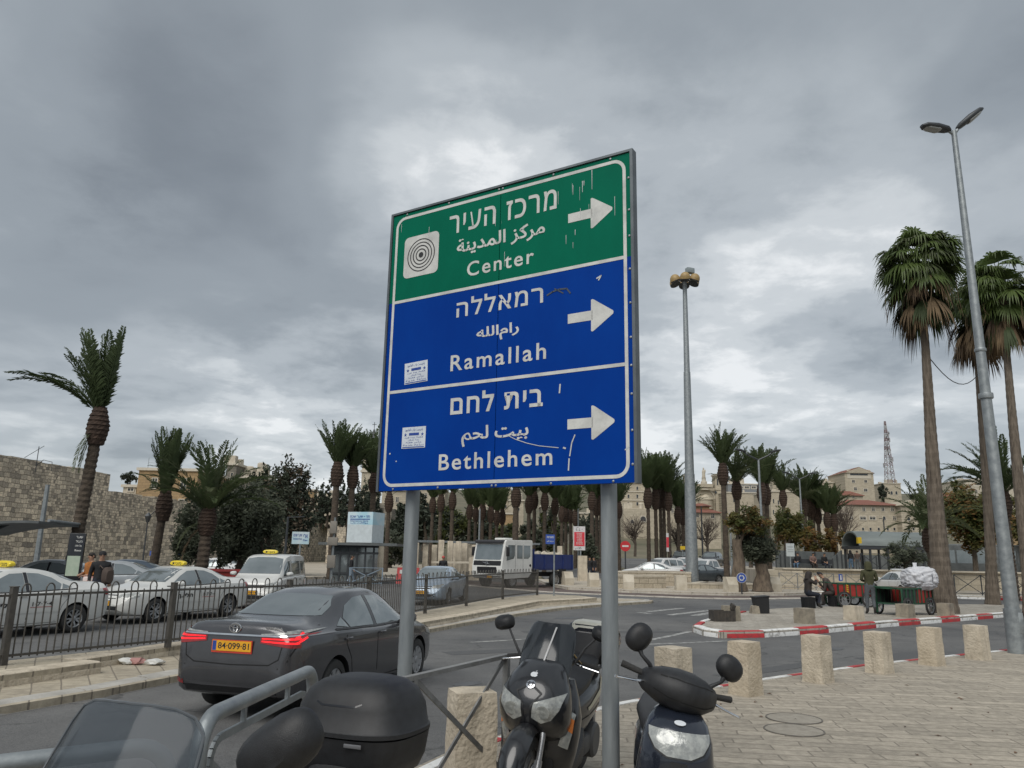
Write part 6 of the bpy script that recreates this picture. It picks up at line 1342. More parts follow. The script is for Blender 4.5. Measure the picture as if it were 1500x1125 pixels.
px_tree('olive_tree','dark olive tree behind the bushy date palm, its left side grey-green',40,262,715,322,832,288,845,[leaf_ol,leaf_ol2,leaf_ol],9000,.10,.2,3,OG,base_z=-.1,fork=.3)
px_tree('olive_tree','large dark olive tree left of the tall brown conifer',39,316,715,372,835,352,845,[leaf_ol2,leaf_ol,leaf_ol2],9000,.10,.2,4,OG,base_z=-.1,fork=.3)
px_tree('olive_tree','rounded olive tree with two thin trunks above the red skip',38.5,342,708,410,830,388,845,[leaf_ol2,leaf_ol,leaf_ol2,leaf_ol],9500,.10,.16,5,OG,base_z=-.1,fork=.3)
px_tree('conifer_tree','tall ragged brown-green conifer behind the olive trees',58,392,680,452,815,430,835,[leaf_dk,leaf_rd,leaf_dk,leaf_ol2],11000,.15,.3,7,None,base_z=-.1,blobs=6,fork=.3)
px_tree('conifer_tree','dark green conifer left of the brown one, behind the olive trees',60,362,692,405,780,385,835,[leaf_dk,leaf_gr,leaf_dk],4200,.17,.25,8,None,base_z=-.1)
def cypress(label,px,ytop,ybot,Y,wpx,seed,group):
    rnd = random.Random(seed); a = AT(px,ytop,Y); z0 = min(AT(px,ybot,Y).z,a.z - 2); Hh = a.z - z0; W = wpx / 1127 * Y / 2; o = empty('cypress_tree',(a.x,Y,z0),0,label,'tree',group)
    b = MB(); b.tube([(0,0,-.2),(0,0,Hh * .5)],[.25,.1],8); b.build('trunk',bark_t,o); c = MB(); bl = []
    for k in range(7): t = k / 6; w = W * (.55 + .6 * math.sin(math.pi * min(.9,t * .75 + .2))) * (1 - t ** 3 * .85); bl.append((rnd.uniform(-.1,.1) * W,0,Hh * (.10 + .84 * t),w,w,Hh * .13))
    leaf_cloud(c,rnd,bl,1500,.24,[0,0,1]); c.build('crown',[leaf_dk,mat('cypress_green',(.03,.042,.022),.8)],o,ang=0,fix=False); return o
CG = 'dark cypresses below the church spire'
for k,(px,yt,w) in enumerate(((466,712,16),(475,700,15),(484,696,15),(503,697,16),(512,706,15),(524,700,15),(535,697,15),(543,694,15),(553,703,15))):
    cypress('dark cypress in the dense group below the church spire' if k not in (0,7) else ('leftmost cypress of the dense group below the church spire' if k == 0 else 'tall cypress directly below the church spire'),px,yt,770,112 + (k % 3) * 3,w,30 + k,CG)
WG = 'trees on the slope behind the pergola'
rr = random.Random(12)
for k,(x0,y0,x1,y1,Y,ms,lab) in enumerate(((600,722,640,800,112,[leaf_dk],'black-green tree right of the left sign post, behind the palms'),(628,738,668,805,118,[leaf_dk,leaf_gr],'dark tree behind the tallest pergola pillar'),(655,745,700,808,116,[leaf_ol2,leaf_gr],'olive-green tree behind the middle of the pergola'),(690,752,730,810,116,[leaf_dk,leaf_ol2],'dark tree behind the thin camera mast'),(718,772,760,815,108,[leaf_gr,leaf_ol],'low green tree above the truck windscreen'),(575,738,605,800,104,[leaf_dk],'black-green tree left of the left sign post'),(760,760,800,815,112,[leaf_ol2,leaf_ol],'grey-green tree behind the truck cab roof'),(540,770,600,830,96,[leaf_ol,leaf_ol2],'grey-green tree right of the bus station sign box'),(790,745,830,815,118,[leaf_ol2,leaf_gr],'olive-green tree behind the truck body'),(835,750,890,815,122,[leaf_ol2,leaf_dk],'dark tree behind the red and white banner'))):
    px_tree('slope_tree',lab,Y,x0,y0,x1,y1,(x0 + x1) / 2,y1 + 6,ms,2400,.34,.25,40 + k,WG)
px_tree('garden_bush','dark bush right of the banner, against a palm trunk',72,852,786,876,842,864,848,[leaf_ol2,leaf_ol],1400,.2,.1,61)
def bare_tree(label,Y,x0,y0,x1,y1,bx,by,seed):
    rnd = random.Random(seed); a = AT(x0,y0,Y); c = AT(x1,y1,Y); base = AT(bx,by,Y); Hh = a.z - base.z; o = empty('bare_tree',base,0,label,'tree','bare winter trees on the right'); b = MB(); tw_ = MB(); W = abs(c.x - a.x) / 2
    b.tube([(0,0,-.3),(.1,0,Hh * .3),(0,0,Hh * .55)],[.2,.15,.08],7)
    for k in range(60):
        z = rnd.uniform(.25,.6) * Hh; e = Vector((rnd.uniform(-W,W),rnd.uniform(-W,W) * .6,rnd.uniform(.45,1) * Hh)); m_ = Vector((e.x * .5,e.y * .5,(z + e.z) / 2)); tw_.tube([(0,0,z),m_,e],[.05,.03,.012],4)
        for j in range(5): q = e + Vector((rnd.uniform(-.9,.9),rnd.uniform(-.6,.6),rnd.uniform(-.2,.9))); tw_.tube([m_.lerp(e,rnd.random()),q],[.02,.008],3)
    b.build('trunk',bark_t,o); tw_.build('crown',twig_m,o,ang=0,fix=False); return o
bare_tree('bare grey tree below the five-storey stone building',105,912,758,948,800,930,812,71); bare_tree('bare tree between the lamp mast and the ivy-clad palm',100,1018,760,1056,815,1036,818,72); bare_tree('bare tree just left of the lamp mast',100,975,768,1008,815,992,815,73); bare_tree('bare tree above the grey canopy, before the stone hotel',92,1222,740,1260,800,1240,815,74)
# gnarled trees on the roundabout
def gnarled(label,px,py,Y,Htr,r,blobs,n,s,mats,seed,name='olive_tree',forks=2):
    rnd = random.Random(seed); base = AT(px,py,Y); base.z = .25; o = empty(name,base,0,label,'tree','old trees on the roundabout'); b = MB()
    pts = [(0,0,-.2),(-.04,0,Htr * .25),(.05,0,Htr * .55),(-.03,0,Htr)]; rad = [r * 1.5,r * 1.15,r * 1.0,r * .85]; rings = []
    for k in range(22):
        t = k / 21; f = t * 3; i = min(2,int(f)); c = Vector(pts[i]).lerp(Vector(pts[i + 1]),f - i); q = rad[i] + (rad[i + 1] - rad[i]) * (f - i); rings.append([(c.x + q * math.cos(a) * (1 + .22 * mnoise.noise(Vector((math.cos(a) * 1.7,math.sin(a) * 1.7,c.z * 1.6 + seed)))),c.y + q * math.sin(a) * (1 + .22 * mnoise.noise(Vector((math.cos(a) * 1.7,math.sin(a) * 1.7,c.z * 1.6 + seed)))),c.z) for a in [2 * math.pi * j / 18 for j in range(18)]])
    b.loft(rings)
    for bl in blobs: e = Vector(bl[:3]); b.tube([(0,0,Htr * .8),Vector((e.x * .6,e.y * .5,(Htr + e.z) / 2)),e],[r * .4,r * .22,r * .08],8)
    b.build('trunk',mat('gnarled_bark',(.20,.155,.11),.95,c2=(.06,.045,.035),vs=3,vd=9,bump=1,bs=9,stretch=(2.2,2.2,.8),lo=.3,hi=.7),o,ang=60); c = MB(); leaf_cloud(c,rnd,blobs,n,s,list(range(len(mats)))); c.build('crown',mats,o,ang=0,fix=False); return o
gnarled('gnarled olive tree with a thick leaning trunk on the roundabout',1117,855,46,1.35,.40,[(-.4,0,2.45,1.05,.95,.95),(-.0,.2,2.2,.8,.8,.75),(-.95,0,2.1,.6,.6,.65)],9000,.10,[leaf_ol,leaf_ol,leaf_ol2],81)
gnarled('pollarded thick-barked tree with a small yellow-brown crown beside the olive',1083,858,45.5,2.7,.32,[(.75,0,3.8,1.05,1.0,.85),(.1,.2,3.9,.7,.8,.6)],3000,.12,[leaf_yg,leaf_br,leaf_gr],82,'pollarded_tree')
AG = 'autumn-coloured trees on the right'
for k,(x0,y0,x1,y1,bx,by,Y,ms,n,lab) in enumerate(((1132,740,1186,802,1160,822,72,[leaf_gr,leaf_yg,leaf_gr],3400,'green and yellow tree above the white notice board'),(1172,770,1208,815,1190,826,70,[leaf_br,leaf_yg],1700,'rust-brown shrub tree left of its twin before the low palms'),(1202,770,1236,812,1218,826,70,[leaf_br,leaf_br,leaf_yg],1700,'rust-brown shrub tree right of its twin, left of the grey canopy'),(1085,745,1124,790,1100,830,76,[leaf_yg,leaf_br],1500,'yellow-brown tree behind the gnarled olive'),(1132,765,1150,805,1140,820,80,[leaf_br,leaf_yg],800,'thin rust-brown tree left of the white notice board'),(1385,716,1474,806,1430,838,60,[leaf_gr,leaf_yg,leaf_gr,leaf_br],13000,'broad green tree with browning leaves between the fan palm and the lamp post'),(1352,712,1392,780,1372,838,66,[leaf_yg,leaf_gr],2400,'yellow-green tree behind the trunk of the tall fan palm'),(1470,722,1530,806,1500,838,64,[leaf_yg,leaf_br,leaf_gr],3600,'browning tree at the right edge behind the lamp post'))):
    px_tree('autumn_tree',lab,Y,x0,y0,x1,y1,bx,by,ms,n,.17 if k != 5 else .19,.16,90 + k,AG)
px_tree('olive_tree','young grey-green olive in front of the grey canopy',50,1298,795,1356,838,1328,848,[leaf_ol,leaf_ol,leaf_ol2],2600,.10,.08,101)
for k,(x0,y0,x1,y1,Y,lab) in enumerate(((1287,707,1303,733,300,'dark cypress by the foot of the lattice tower'),(1336,716,1357,742,230,'dark pine right of the stone gable, left of the fan palm'),(1392,700,1412,730,150,'ragged tree against the sky right of the fan palm trunk'))):
    px_tree('distant_tree',lab,Y,x0,y0,x1,y1,(x0 + x1) / 2,y1 + 3,[leaf_dk,leaf_ol2] if k < 2 else [leaf_gr,leaf_yg],900,.5 if k < 2 else .3,.3,120 + k,'dark trees on the hill')
# ------------------------------------------------------------------ lamps
lamp_dark = mat('lamp_dark_metal',(.06,.065,.07),.45,.4); lamp_glass = mat('lamp_glass',(.30,.31,.30),.25,spec=.6)
pL = G(1490,957); hz_top = AT(1397,192,pL.y).z
sl = empty('street_lamp',(pL.x,pL.y,0),0,'tall galvanised street lamp with two flat heads at the right edge','street lamp')
tx = AT(1397,192,pL.y).x - pL.x
b = MB(); b.tube([(0,0,0),(0,0,.9)],.17,12); b.tube([(0,0,.9),(tx * .5,0,hz_top * .5),(tx,0,hz_top)],[.14,.105,.06],12); b.build('pole',galv,sl,ang=50)
b = MB(); b.box((.06,-.155,.62),(.10,.03,.42),bev=.005); b.build('access_door',galv,sl)
b = MB(); b.lathe([(.145,0),(.150,.02),(.150,.10),(.145,.12)],12,M=Matrix.Translation((tx * .45,0,hz_top * .45))); b.lathe([(.115,0),(.122,.02),(.122,.06),(.115,.08)],12,M=Matrix.Translation((tx * .54,0,hz_top * .54))); b.build('pole_band',galv,sl)
for s,ex,ez in ((-1,-.66,.02),(1,.66,.52)):
    e = Vector((tx,0,hz_top)); d = Vector((ex,-.12,ez)); d.normalize(); a = e + d * .10; h = MB()
    b = MB(); b.tube([e - Vector((0,0,.1)),e + d * .18],.035,8); b.build('arm',galv,sl)
    st_ = [(0,0,0,.05,.04),(.10,0,.01,.12,.065),(.40,0,.015,.155,.08),(.68,0,.01,.14,.06),(.78,0,0,.06,.03)]; h.sell(st_,'x',20,e=2.6); side = d.cross(Vector((0,0,1))).normalized(); M_ = Matrix((d,-side,side.cross(d) * 1)).transposed().to_4x4(); 
    if M_.to_3x3().determinant() < 0: M_ = Matrix((d,side,side.cross(d))).transposed().to_4x4()
    M_.translation = a; h.xf(M_); hd = h.build('lamp_head',lamp_dark,sl)
    g = MB(); g.sell([(.30,0,-.045,.10,.03),(.36,0,-.055,.12,.035),(.62,0,-.048,.11,.03),(.70,0,-.035,.06,.02)],'x',16); g.xf(M_); g.build('lamp_glass',lamp_glass,hd)
pm = AT(1014,848,55); mt = AT(1003,416,55); hm = mt.z
mast = empty('lamp_mast',(pm.x,55,.2),0,'very tall lamp mast crowned with a ring of yellow floodlights','lamp mast'); dx_ = (mt.x - pm.x)
b = MB(); b.tube([(0,0,0),(dx_ * .34,0,hm * .34),(dx_ * .34,0,hm * .341),(dx_ * .68,0,hm * .68),(dx_ * .68,0,hm * .681),(dx_,0,hm)],[.46,.36,.33,.25,.22,.16],12); b.build('pole',galv,mast,ang=50)
b = MB(); hub = Vector((dx_,0,hm)); b.lathe([(.18,0),(.34,.05),(.34,.22),(.18,.28),(.05,.34)],16,M=Matrix.Translation(hub)); b.build('hub',lamp_dark,mast)
flood = mat('floodlight_yellow',(.36,.25,.10),.5,c2=(.28,.19,.08),vs=3)
for k in range(6):
    a = 2 * math.pi * k / 6 + .35; d = Vector((math.cos(a),math.sin(a),0)); c = hub + d * .85 + Vector((0,0,.1))
    b = MB(); b.tube([hub + Vector((0,0,.12)),c + Vector((0,0,.1))],.04,6); b.build('arm',lamp_dark,mast)
    b = MB(); M_ = Matrix.Translation(c) @ Matrix.Rotation(R(24),4,Vector((-d.y,d.x,0))) ; b.lathe([(.40,-.16),(.385,.0),(.32,.16),(.20,.28),(.06,.33)],18,M=M_,cap=True); f_ = b.build('floodlight',flood,mast); b = MB(); b.lathe([(.405,-.17),(.405,-.21),(.30,-.215),(.001,-.19)],18,M=M_); b.build('lens',lamp_dark,f_)
b = MB(); b.box(hub + Vector((.35,-.3,.75)),(.62,.40,.42),.4,bev=.05); b.build('floodlight_box',mat('grey_box',(.25,.29,.30),.4),mast); b = MB(); b.bar(hub,hub + Vector((.3,-.25,.6)),.06); b.build('bracket',lamp_dark,mast)
def double_lamp(label,tx_,ty_,Y,span=24,up=14):
    t = AT(tx_,ty_,Y); o = empty('street_lamp',(t.x,Y,land(t.x,Y)),0,label,'street lamp','double-armed street lamps along the road'); h = t.z - land(t.x,Y); k = Y / 1127
    b = MB(); b.tube([(0,0,0),(0,0,h)],[.12,.07],8); b.build('pole',galv,o)
    for s in (1,-1):
        b = MB(); b.tube([(0,0,h),(s * span * k * .6,0,h + up * k * .5),(s * span * k,0,h + up * k)],[.06,.05,.05],6); b.build('arm',lamp_dark,o); b = MB(); b.sell([(-.35,0,0,.12,.06),(0,0,.02,.16,.09),(.35,0,0,.10,.05)],'x',12); b.xf(Matrix.Translation((s * (span + 2) * k,0,h + up * k)) @ Matrix.Rotation(R(-12) * s,4,'Y')); b.build('lamp_head',lamp_dark,o)
double_lamp('double-armed street lamp standing over the date palms right of the mast',1111,674,53); double_lamp('smaller double-armed street lamp left of the low palm row',1171,702,79,17,9)
def plain_pole(label,bx,ty_,Y,r=.08,arm=None,name='lamp_post',cat='lamp post',group='slim lamp posts',m=galv,base=None):
    t = AT(bx,ty_,Y); bz = (land(t.x,Y) if t.x > 0 else -.1) if base is None else base; o = empty(name,(t.x,Y,bz),0,label,cat,group); h = t.z - bz; b = MB(); b.tube([(0,0,0),(0,0,h)],[r,r * .7],8); b.build('pole',m,o)
    if arm: b = MB(); b.bar((0,0,h - .03),(arm,-.2,h + .02),.12,.05); b.build('lamp_arm',m,o)
    return o
plain_pole('grey lamp post in front of the tall stretch of city wall',70,710,34,.13); plain_pole('dark lamp post with a short arm right of the brown conifer',422,757,46,.09,1.0,m=lamp_dark); plain_pole('slim pole left of the tipper truck, behind the pergola',703,745,66,.09); plain_pole('lamp post with a square arm in front of the orange-roofed house',1027,741,96,.12,.9,m=lamp_dark); plain_pole('slim pole between the open-crowned palm and the pollarded tree',1069,752,50,.07); plain_pole('lamp post in front of the stone hotel',1294,760,92,.1,-.6,m=lamp_dark); plain_pole('slim pole by the right sign post foot of the grove',847,745,88,.1)
wl_ = AT(216,765,50); o = empty('wall_lantern',(wl_.x,50,-.1),0,'black lantern on a slim post by the city wall, left of the upright palm','lantern'); b = MB(); b.tube([(0,0,0),(0,0,wl_.z + .1)],[.06,.04],8); b.build('post',lamp_dark,o); b = MB(); b.lathe([(.10,0),(.22,.35),(.24,.38),(.10,.55),(.03,.62)],6,M=Matrix.Translation((0,0,wl_.z + .1))); b.build('lantern_head',lamp_dark,o); b = MB(); b.tube([(0,0,wl_.z + .4),(.5,0,wl_.z + .9),(1.0,0,wl_.z + 1.0)],.03,6); b.build('bracket',lamp_dark,o)
# ------------------------------------------------------------------ city wall and buildings
ashlar_old = stone_mat('old_city_wall_stone',(.86,.75,.585),(.25,.225,.19),(.17,.15,.12),.64,.37,'xz',msize=.020,stain=(.26,.24,.205),stain_amt=.40,bump=.8,warp=.30,stain_scale=.18,pits=.55,sq=.7,mix2=True)
ashlar_pale = stone_mat('pale_ashlar',(.54,.475,.365),(.44,.385,.295),(.30,.27,.21),.9,.40,'xz',msize=.02,stain=(.26,.23,.18),stain_amt=.45,bump=.5,stain_scale=.12,pits=.22)
ashlar_honey = stone_mat('honey_ashlar',(.42,.29,.155),(.32,.225,.125),(.22,.16,.10),.7,.35,'xz',msize=.02,stain=(.22,.17,.11),stain_amt=.45,bump=.5,stain_scale=.25,pits=.25)
ashlar_grey = stone_mat('grey_ashlar',(.24,.22,.185),(.17,.155,.13),(.12,.11,.095),.8,.4,'xz',msize=.02,stain=(.10,.095,.08),stain_amt=.6,bump=.5,stain_scale=.2,pits=.3)
roof_tile = mat('red_roof_tile',(.235,.09,.058),.85,c2=(.16,.065,.045),vs=1.2,vd=8,bump=.5,bs=8,stretch=(1,1,3)); roof_flat = mat('flat_roof',(.36,.34,.30),.9)
pane_dark = mat('window_pane',(.035,.04,.045),.15,spec=.7); surround = mat('window_surround',(.56,.51,.42),.85)
def wall_line(label,pts,thick,zt,z0,m,bumps=0,seed=1,name='city_wall'):
    """stone wall along surveyed spots; zt a list of top heights"""
    a,c = Vector((pts[0].x,pts[0].y,0)),Vector((pts[1].x,pts[1].y,0)); d = c - a; L = d.length; o = empty(name,a,math.atan2(d.y,d.x),label,'wall'); rnd = random.Random(seed)
    n = max(2,int(L / 1.2)); b = MB(); xs = [L * k / n for k in range(n + 1)]; top = []
    for k in range(n): zz_ = zt + (rnd.uniform(-bumps,bumps) if bumps else 0); top += [(xs[k],zz_),(xs[k + 1],zz_)]
    v = [(x,0,z) for x,z in top] + [(x,thick,z) for x,z in top]; m_ = len(top); fs = [(i,i + 1,m_ + i + 1,m_ + i) for i in range(m_ - 1)]
    lo = len(v); v += [(x,0,z0) for x,z in top] + [(x,thick,z0) for x,z in top]
    fs += [(lo + i,lo + i + 1,i + 1,i) for i in range(0,m_ - 1,2)] + [(m_ + i,m_ + i + 1,lo + m_ + i + 1,lo + m_ + i) for i in range(0,m_ - 1,2)] + [(lo,0,m_,lo + m_),(lo + m_ - 1,lo + 2 * m_ - 1,2 * m_ - 1,m_ - 1)]
    b.add(v,fs); b.build('masonry',m,o,ang=0); return o
def wall_at(px): return 1 / (.0168 - px * 2.05e-5)
w0,w1,w2 = (AT(p_,800,wall_at(p_)) for p_ in (-170,148,480))
oA = wall_line('tall old city wall of patchy grey and cream blocks at the left edge',(w0,w1),2.5,8.5,-.3,ashlar_old,.09,2)
oB = wall_line('lower stretch of old city wall behind the palms and olive trees',(w1,w2),2.2,7.0,-.3,ashlar_old,.10,3)
oC = wall_line('old city wall and bastion below the cypresses, left of the bus station sign box',(AT(478,800,128),AT(552,800,122)),3,9.3,-.3,ashlar_old,.25,4)
oD = wall_line('old wall stretch behind the big sign, right of the bus station sign box',(AT(552,800,121),AT(640,800,150)),3,8.6,-.3,ashlar_grey,.25,5)
o = empty('roof_aerial',AT(53,682,60),0,'thin television aerial standing above the tall city wall','aerial'); b = MB(); b.tube([(0,0,-.5),(0,0,1.5)],.03,5); b.bar((-1.0,0,.6),(.4,0,1.55),.03); b.bar((-.7,0,.45),(.5,0,.38),.03); b.tube([(0,.0,0),(.5,0,.45),(1.2,0,.3),(1.25,0,-.4)],.025,5); b.build('aerial_rods',lamp_dark,o)
def box_house(label,px0,px1,ytop,Y,ybot,dep,m,wins=(),name='stone_building',roof=None,group=None,cornice=True,ry=.5,arch=False,z0=None,extra=None,cat='building'):
    a,c = AT(px0,ytop,Y),AT(px1,ytop,Y); bz = AT((px0 + px1) / 2,ybot,Y).z if z0 is None else z0; W = c.x - a.x; H_ = (a.z + c.z) / 2 - bz; o = empty(name,((a.x + c.x) / 2,Y,bz),0,label,cat,group); k = Y / 1127
    b = MB(); b.box((0,dep / 2,H_ / 2),(W,dep,H_)); b.build('wall',m,o,ang=0)
    if cornice: b = MB(); b.box((0,dep / 2,H_ + .02),(W + .5,dep + .5,.35)); b.build('cornice',surround,o,ang=0)
    for i,w in enumerate(wins):
        px,py,pw,ph = w[:4]; q = AT(px,py,Y); x,z = q.x - o.location.x,q.z - bz; ww,hh = pw * k,ph * k; b = MB(); ar = arch or (len(w) > 4 and w[4])
        if ar:
            out = [(x - ww / 2,z - hh / 2),(x + ww / 2,z - hh / 2)] + [(x + ww / 2 * math.cos(t),z + hh / 2 - ww / 2 + ww / 2 * math.sin(t)) for t in [math.pi * j / 8 for j in range(9)]]
        else: out = [(x - ww / 2,z - hh / 2),(x + ww / 2,z - hh / 2),(x + ww / 2,z + hh / 2),(x - ww / 2,z + hh / 2)]
        s_ = 1 + .34; cx_,cz_ = x,z; big = [(cx_ + (p - cx_) * s_,cz_ + (q_ - cz_) * (1 + .34 * ww / hh)) for p,q_ in out]; n = len(out)
        b.add([(p,-.10,q_) for p,q_ in big] + [(p,-.10,q_) for p,q_ in out],[(j,(j + 1) % n,n + (j + 1) % n,n + j) for j in range(n)],0); b.add([(p,-.10,q_) for p,q_ in big] + [(p,.0,q_) for p,q_ in big],[(j,n + j,n + (j + 1) % n,(j + 1) % n) for j in range(n)],0)
        b.add([(p,-.10,q_) for p,q_ in out] + [(p,-.02,q_) for p,q_ in out],[(j,(j + 1) % n,n + (j + 1) % n,n + j) for j in range(n)],0); b.add([(p,-.02,q_) for p,q_ in out],[tuple(range(n))],1)
        if not ar and ww > .5: b.box((x,-.05,z),(.07,.04,hh),mi=0); b.box((x,-.05,z + hh * .15),(ww,.04,.06),mi=0)
        b.build('window',[surround,pane_dark],o,ang=0,fix=False)
    if roof == 'hip':
        b = MB(); e = .6; h = ry * k; v = [(-W / 2 - e,-e,H_),(W / 2 + e,-e,H_),(W / 2 + e,dep + e,H_),(-W / 2 - e,dep + e,H_),(-W / 2 + min(W * .3,dep / 2),dep / 2,H_ + h),(W / 2 - min(W * .3,dep / 2),dep / 2,H_ + h)]; b.add(v,[(0,1,5,4),(1,2,5),(2,3,4,5),(3,0,4),(3,2,1,0)]); b.build('roof',roof_tile,o,ang=0)
    elif roof in ('gable','gable_stone'):
        b = MB(); e = .5; h = ry * k; b.add([(-W / 2 - e,-e,H_),(W / 2 + e,-e,H_),(0,-e,H_ + h),(-W / 2 - e,dep + e,H_),(W / 2 + e,dep + e,H_),(0,dep + e,H_ + h)],[(0,1,2),(4,3,5),(0,2,5,3),(2,1,4,5),(0,3,4,1)]); b.build('roof',roof_tile if roof == 'gable' else m,o,ang=0)
        if roof == 'gable': b = MB(); b.add([(-W / 2,-e - .03,H_),(W / 2,-e - .03,H_),(0,-e - .03,H_ + h * .94)],[(0,1,2)]); b.build('gable_wall',m,o,ang=0,fix=False)
    if extra is None and roof is None and Y > 150: extra = roof_bits(int(px0),4)
    if extra: extra(o,W,H_,dep,k)
    return o
def roof_bits(seed,n=6):
    def f(o,W,H_,dep,k):
        rnd = random.Random(seed)
        for _ in range(n):
            s = rnd.uniform(.6,1.6); b = MB(); x,y = rnd.uniform(-W * .42,W * .42),rnd.uniform(.8,dep * .6)
            if rnd.random() < .5: b.lathe([(s * .5,0),(s * .5,s * 1.2),(s * .3,s * 1.35)],12,M=Matrix.Translation((x,y,H_ + .15))); b.build('water_tank',lime_pale,o)
            else: b.box((x,y,H_ + .15 + s * .5),(s * 1.4,s,s)); b.build('roof_hut',lime_pale,o,ang=0)
    return f
def parapet_rail(o,W,H_,dep,k):
    b = MB(); z = H_ - 2.5 * k * 14 / 2.5
    b.bar((-W / 2,-.25,H_ * .36),(W / 2,-.25,H_ * .36),.08); 
    for i in range(9): b.bar((-W / 2 + W * i / 8,-.25,H_ * .30),(-W / 2 + W * i / 8,-.25,H_ * .36),.05)
    b.build('balcony_rail',lamp_dark,o,ang=0)
    b = MB(); b.lathe([(1.0,0),(1.1,.6),(.9,1.2),(.5,1.4)],12,M=Matrix.Translation((-W * .12,2,H_ + .2))); b.build('water_tank',bulb_m,o)
    b = MB(); b.tube([(-W * .42,1,H_),(-W * .42,1,H_ + 1.6)],.03,4); b.tube([(-W * .25,1,H_),(-W * .25,1,H_ + 1.0)],.03,4); b.bar((-W * .42,1,H_ + 1.0),(-W * .25,1,H_ + .9),.03); b.build('roof_rail',galv,o)
box_house('honey-coloured stone house above the city wall with two upright windows',204,291,688,100,760,12,ashlar_honey,[(226.6,708,7,14),(269,709,7,15),(266,735,7,6)],name='stone_house',extra=parapet_rail)
box_house('small white rooftop hut with dark plants left of the honey-coloured house',181,200,712,104,760,6,lime_pale,[(192,716,8,6)],name='roof_hut')
px_tree('roof_plant','dark potted shrubs standing on the white rooftop hut',105.5,182,690,200,712,190,713,[leaf_dk,leaf_dk],500,.22,.06,131,fork=.3)
box_house('narrow grey stone tower house behind the bushy date palm',333,347,680,118,760,8,ashlar_grey,[(340,695,3,5),(340,712,3,5)],name='stone_house',extra=roof_bits(3,3))
box_house('grey-brown stone house with roof clutter right of the tower house',345,386,699,119,760,8,ashlar_grey,[(352,715,4,8),(364,716,4,8),(376,718,4,6)],name='stone_house',extra=roof_bits(4,7))
box_house('pale flat-roofed house showing above the dark conifer',352,384,693,135,740,8,ashlar_pale,[(362,699,3,4)],name='stone_house',extra=roof_bits(5,4))
box_house('low pale building with a row of small windows above the wall, right of the conifer',447,492,733,138,770,8,ashlar_pale,[(459,744,4,7),(468,746,3,6),(474,747,3,6),(481,748,3,6)],extra=roof_bits(6,5))
box_house('small orange-brown house between the conifer and the cypresses',444,460,718,150,745,6,ashlar_honey,[],name='stone_house')
box_house('stone house with one dark window under the left corner of the big sign',560,600,718,150,790,9,ashlar_pale,[(582,732,4,7),(569,734,3,5)],extra=roof_bits(7,3),name='stone_house')
# church
ch = AT(544,655,215); o = empty('church_tower',(AT(544,700,215).x,215,0),0,'stone church tower with a sharp dark spire beside the big sign','church'); b = MB(); hw_ = 2.3
b.box((0,0,ch.z / 2),(hw_ * 2,hw_ * 2,ch.z)); b.build('tower',ashlar_pale,o,ang=0); b = MB(); 
for zz_ in (ch.z,ch.z - 7,ch.z - 13): b.box((0,0,zz_),(hw_ * 2.3,hw_ * 2.3,.6))
b.build('cornice',surround,o,ang=0)
for zz_ in (ch.z - 3.4,):
    for x in (-.9,.9): b = MB(); b.box((x,-hw_ - .02,zz_),(.9,.1,4)); b.build('belfry_opening',pane_dark,o,ang=0)
ap_ = AT(544,628,215).z; b = MB(); b.lathe([(hw_ * 1.12,ch.z + .3),(hw_ * .55,ch.z + (ap_ - ch.z) * .5),(.08,ap_)],8); b.build('spire',mat('spire_slate',(.10,.105,.11),.7),o,ang=20); b = MB(); b.bar((0,0,ap_ - .2),(0,0,ap_ + 1.9),.14); b.bar((-.6,0,ap_ + 1.2),(.6,0,ap_ + 1.2),.14); b.build('cross',lamp_dark,o)
# centre hillside
HG = 'stone houses on the slope behind the grove'
box_house('long pale stone house showing just under the big sign, right of the left post',604,652,716,200,790,10,ashlar_pale,[(612,724,3,5),(624,725,3,5),(640,726,3,5)],group=HG,name='stone_house',extra=roof_bits(8,4))
box_house('large weathered stone block of houses with a stepped top above the truck',692,748,715,190,800,14,ashlar_pale,[(712,727,2,5),(726,733,2,4),(736,729,2,5),(741,742,2,4),(708,742,3,4)],group=HG,name='stone_house',extra=roof_bits(9,6))
box_house('lower stone house stepping down to the right of the large block, above the truck cab',745,767,733,188,800,10,ashlar_pale,[(752,742,2,4),(760,746,2,4),(755,760,2,4)],group=HG,name='stone_house',extra=roof_bits(10,3))
box_house('brown stone retaining house front behind the palms, below the large block',700,756,752,175,810,8,ashlar_honey,[(715,762,2,4)],group=HG,name='stone_house')
box_house('grey stone house in the haze between the palms left of the banner',792,835,742,175,815,8,ashlar_grey,[(800,752,3,4),(815,754,3,4)],group=HG,name='stone_house',extra=roof_bits(11,3))
box_house('low pale stone house behind the palms right of the banner',850,898,752,180,815,8,ashlar_pale,[(868,760,3,4)],group=HG,name='stone_house')
# right: five storey house
box_house('five-storey pale stone building just right of the right sign post',900,946,707,200,830,22,ashlar_pale,[(x,y,2.6,5,y < 720) for x in (908,920.5,933.5) for y in (715,727,738)] + [(911,751,2.5,5),(919,751,2.5,5)],extra=lambda o,W,H_,dep,k: [MBx.build('string_course',surround,o,ang=0) for MBx in [MB().box((0,-.06,H_ - 2.3 - 2.2 * j),(W + .1,.25,.22)) for j in range(3)]])
box_house('stone annex with two dark arches below the five-storey building',913,1000,746,192,830,10,ashlar_pale,[(926,764,4.5,5,True),(942,760,8,7,True),(985,748,3,6),(972,760,3,5)],name='stone_annex',cornice=False)
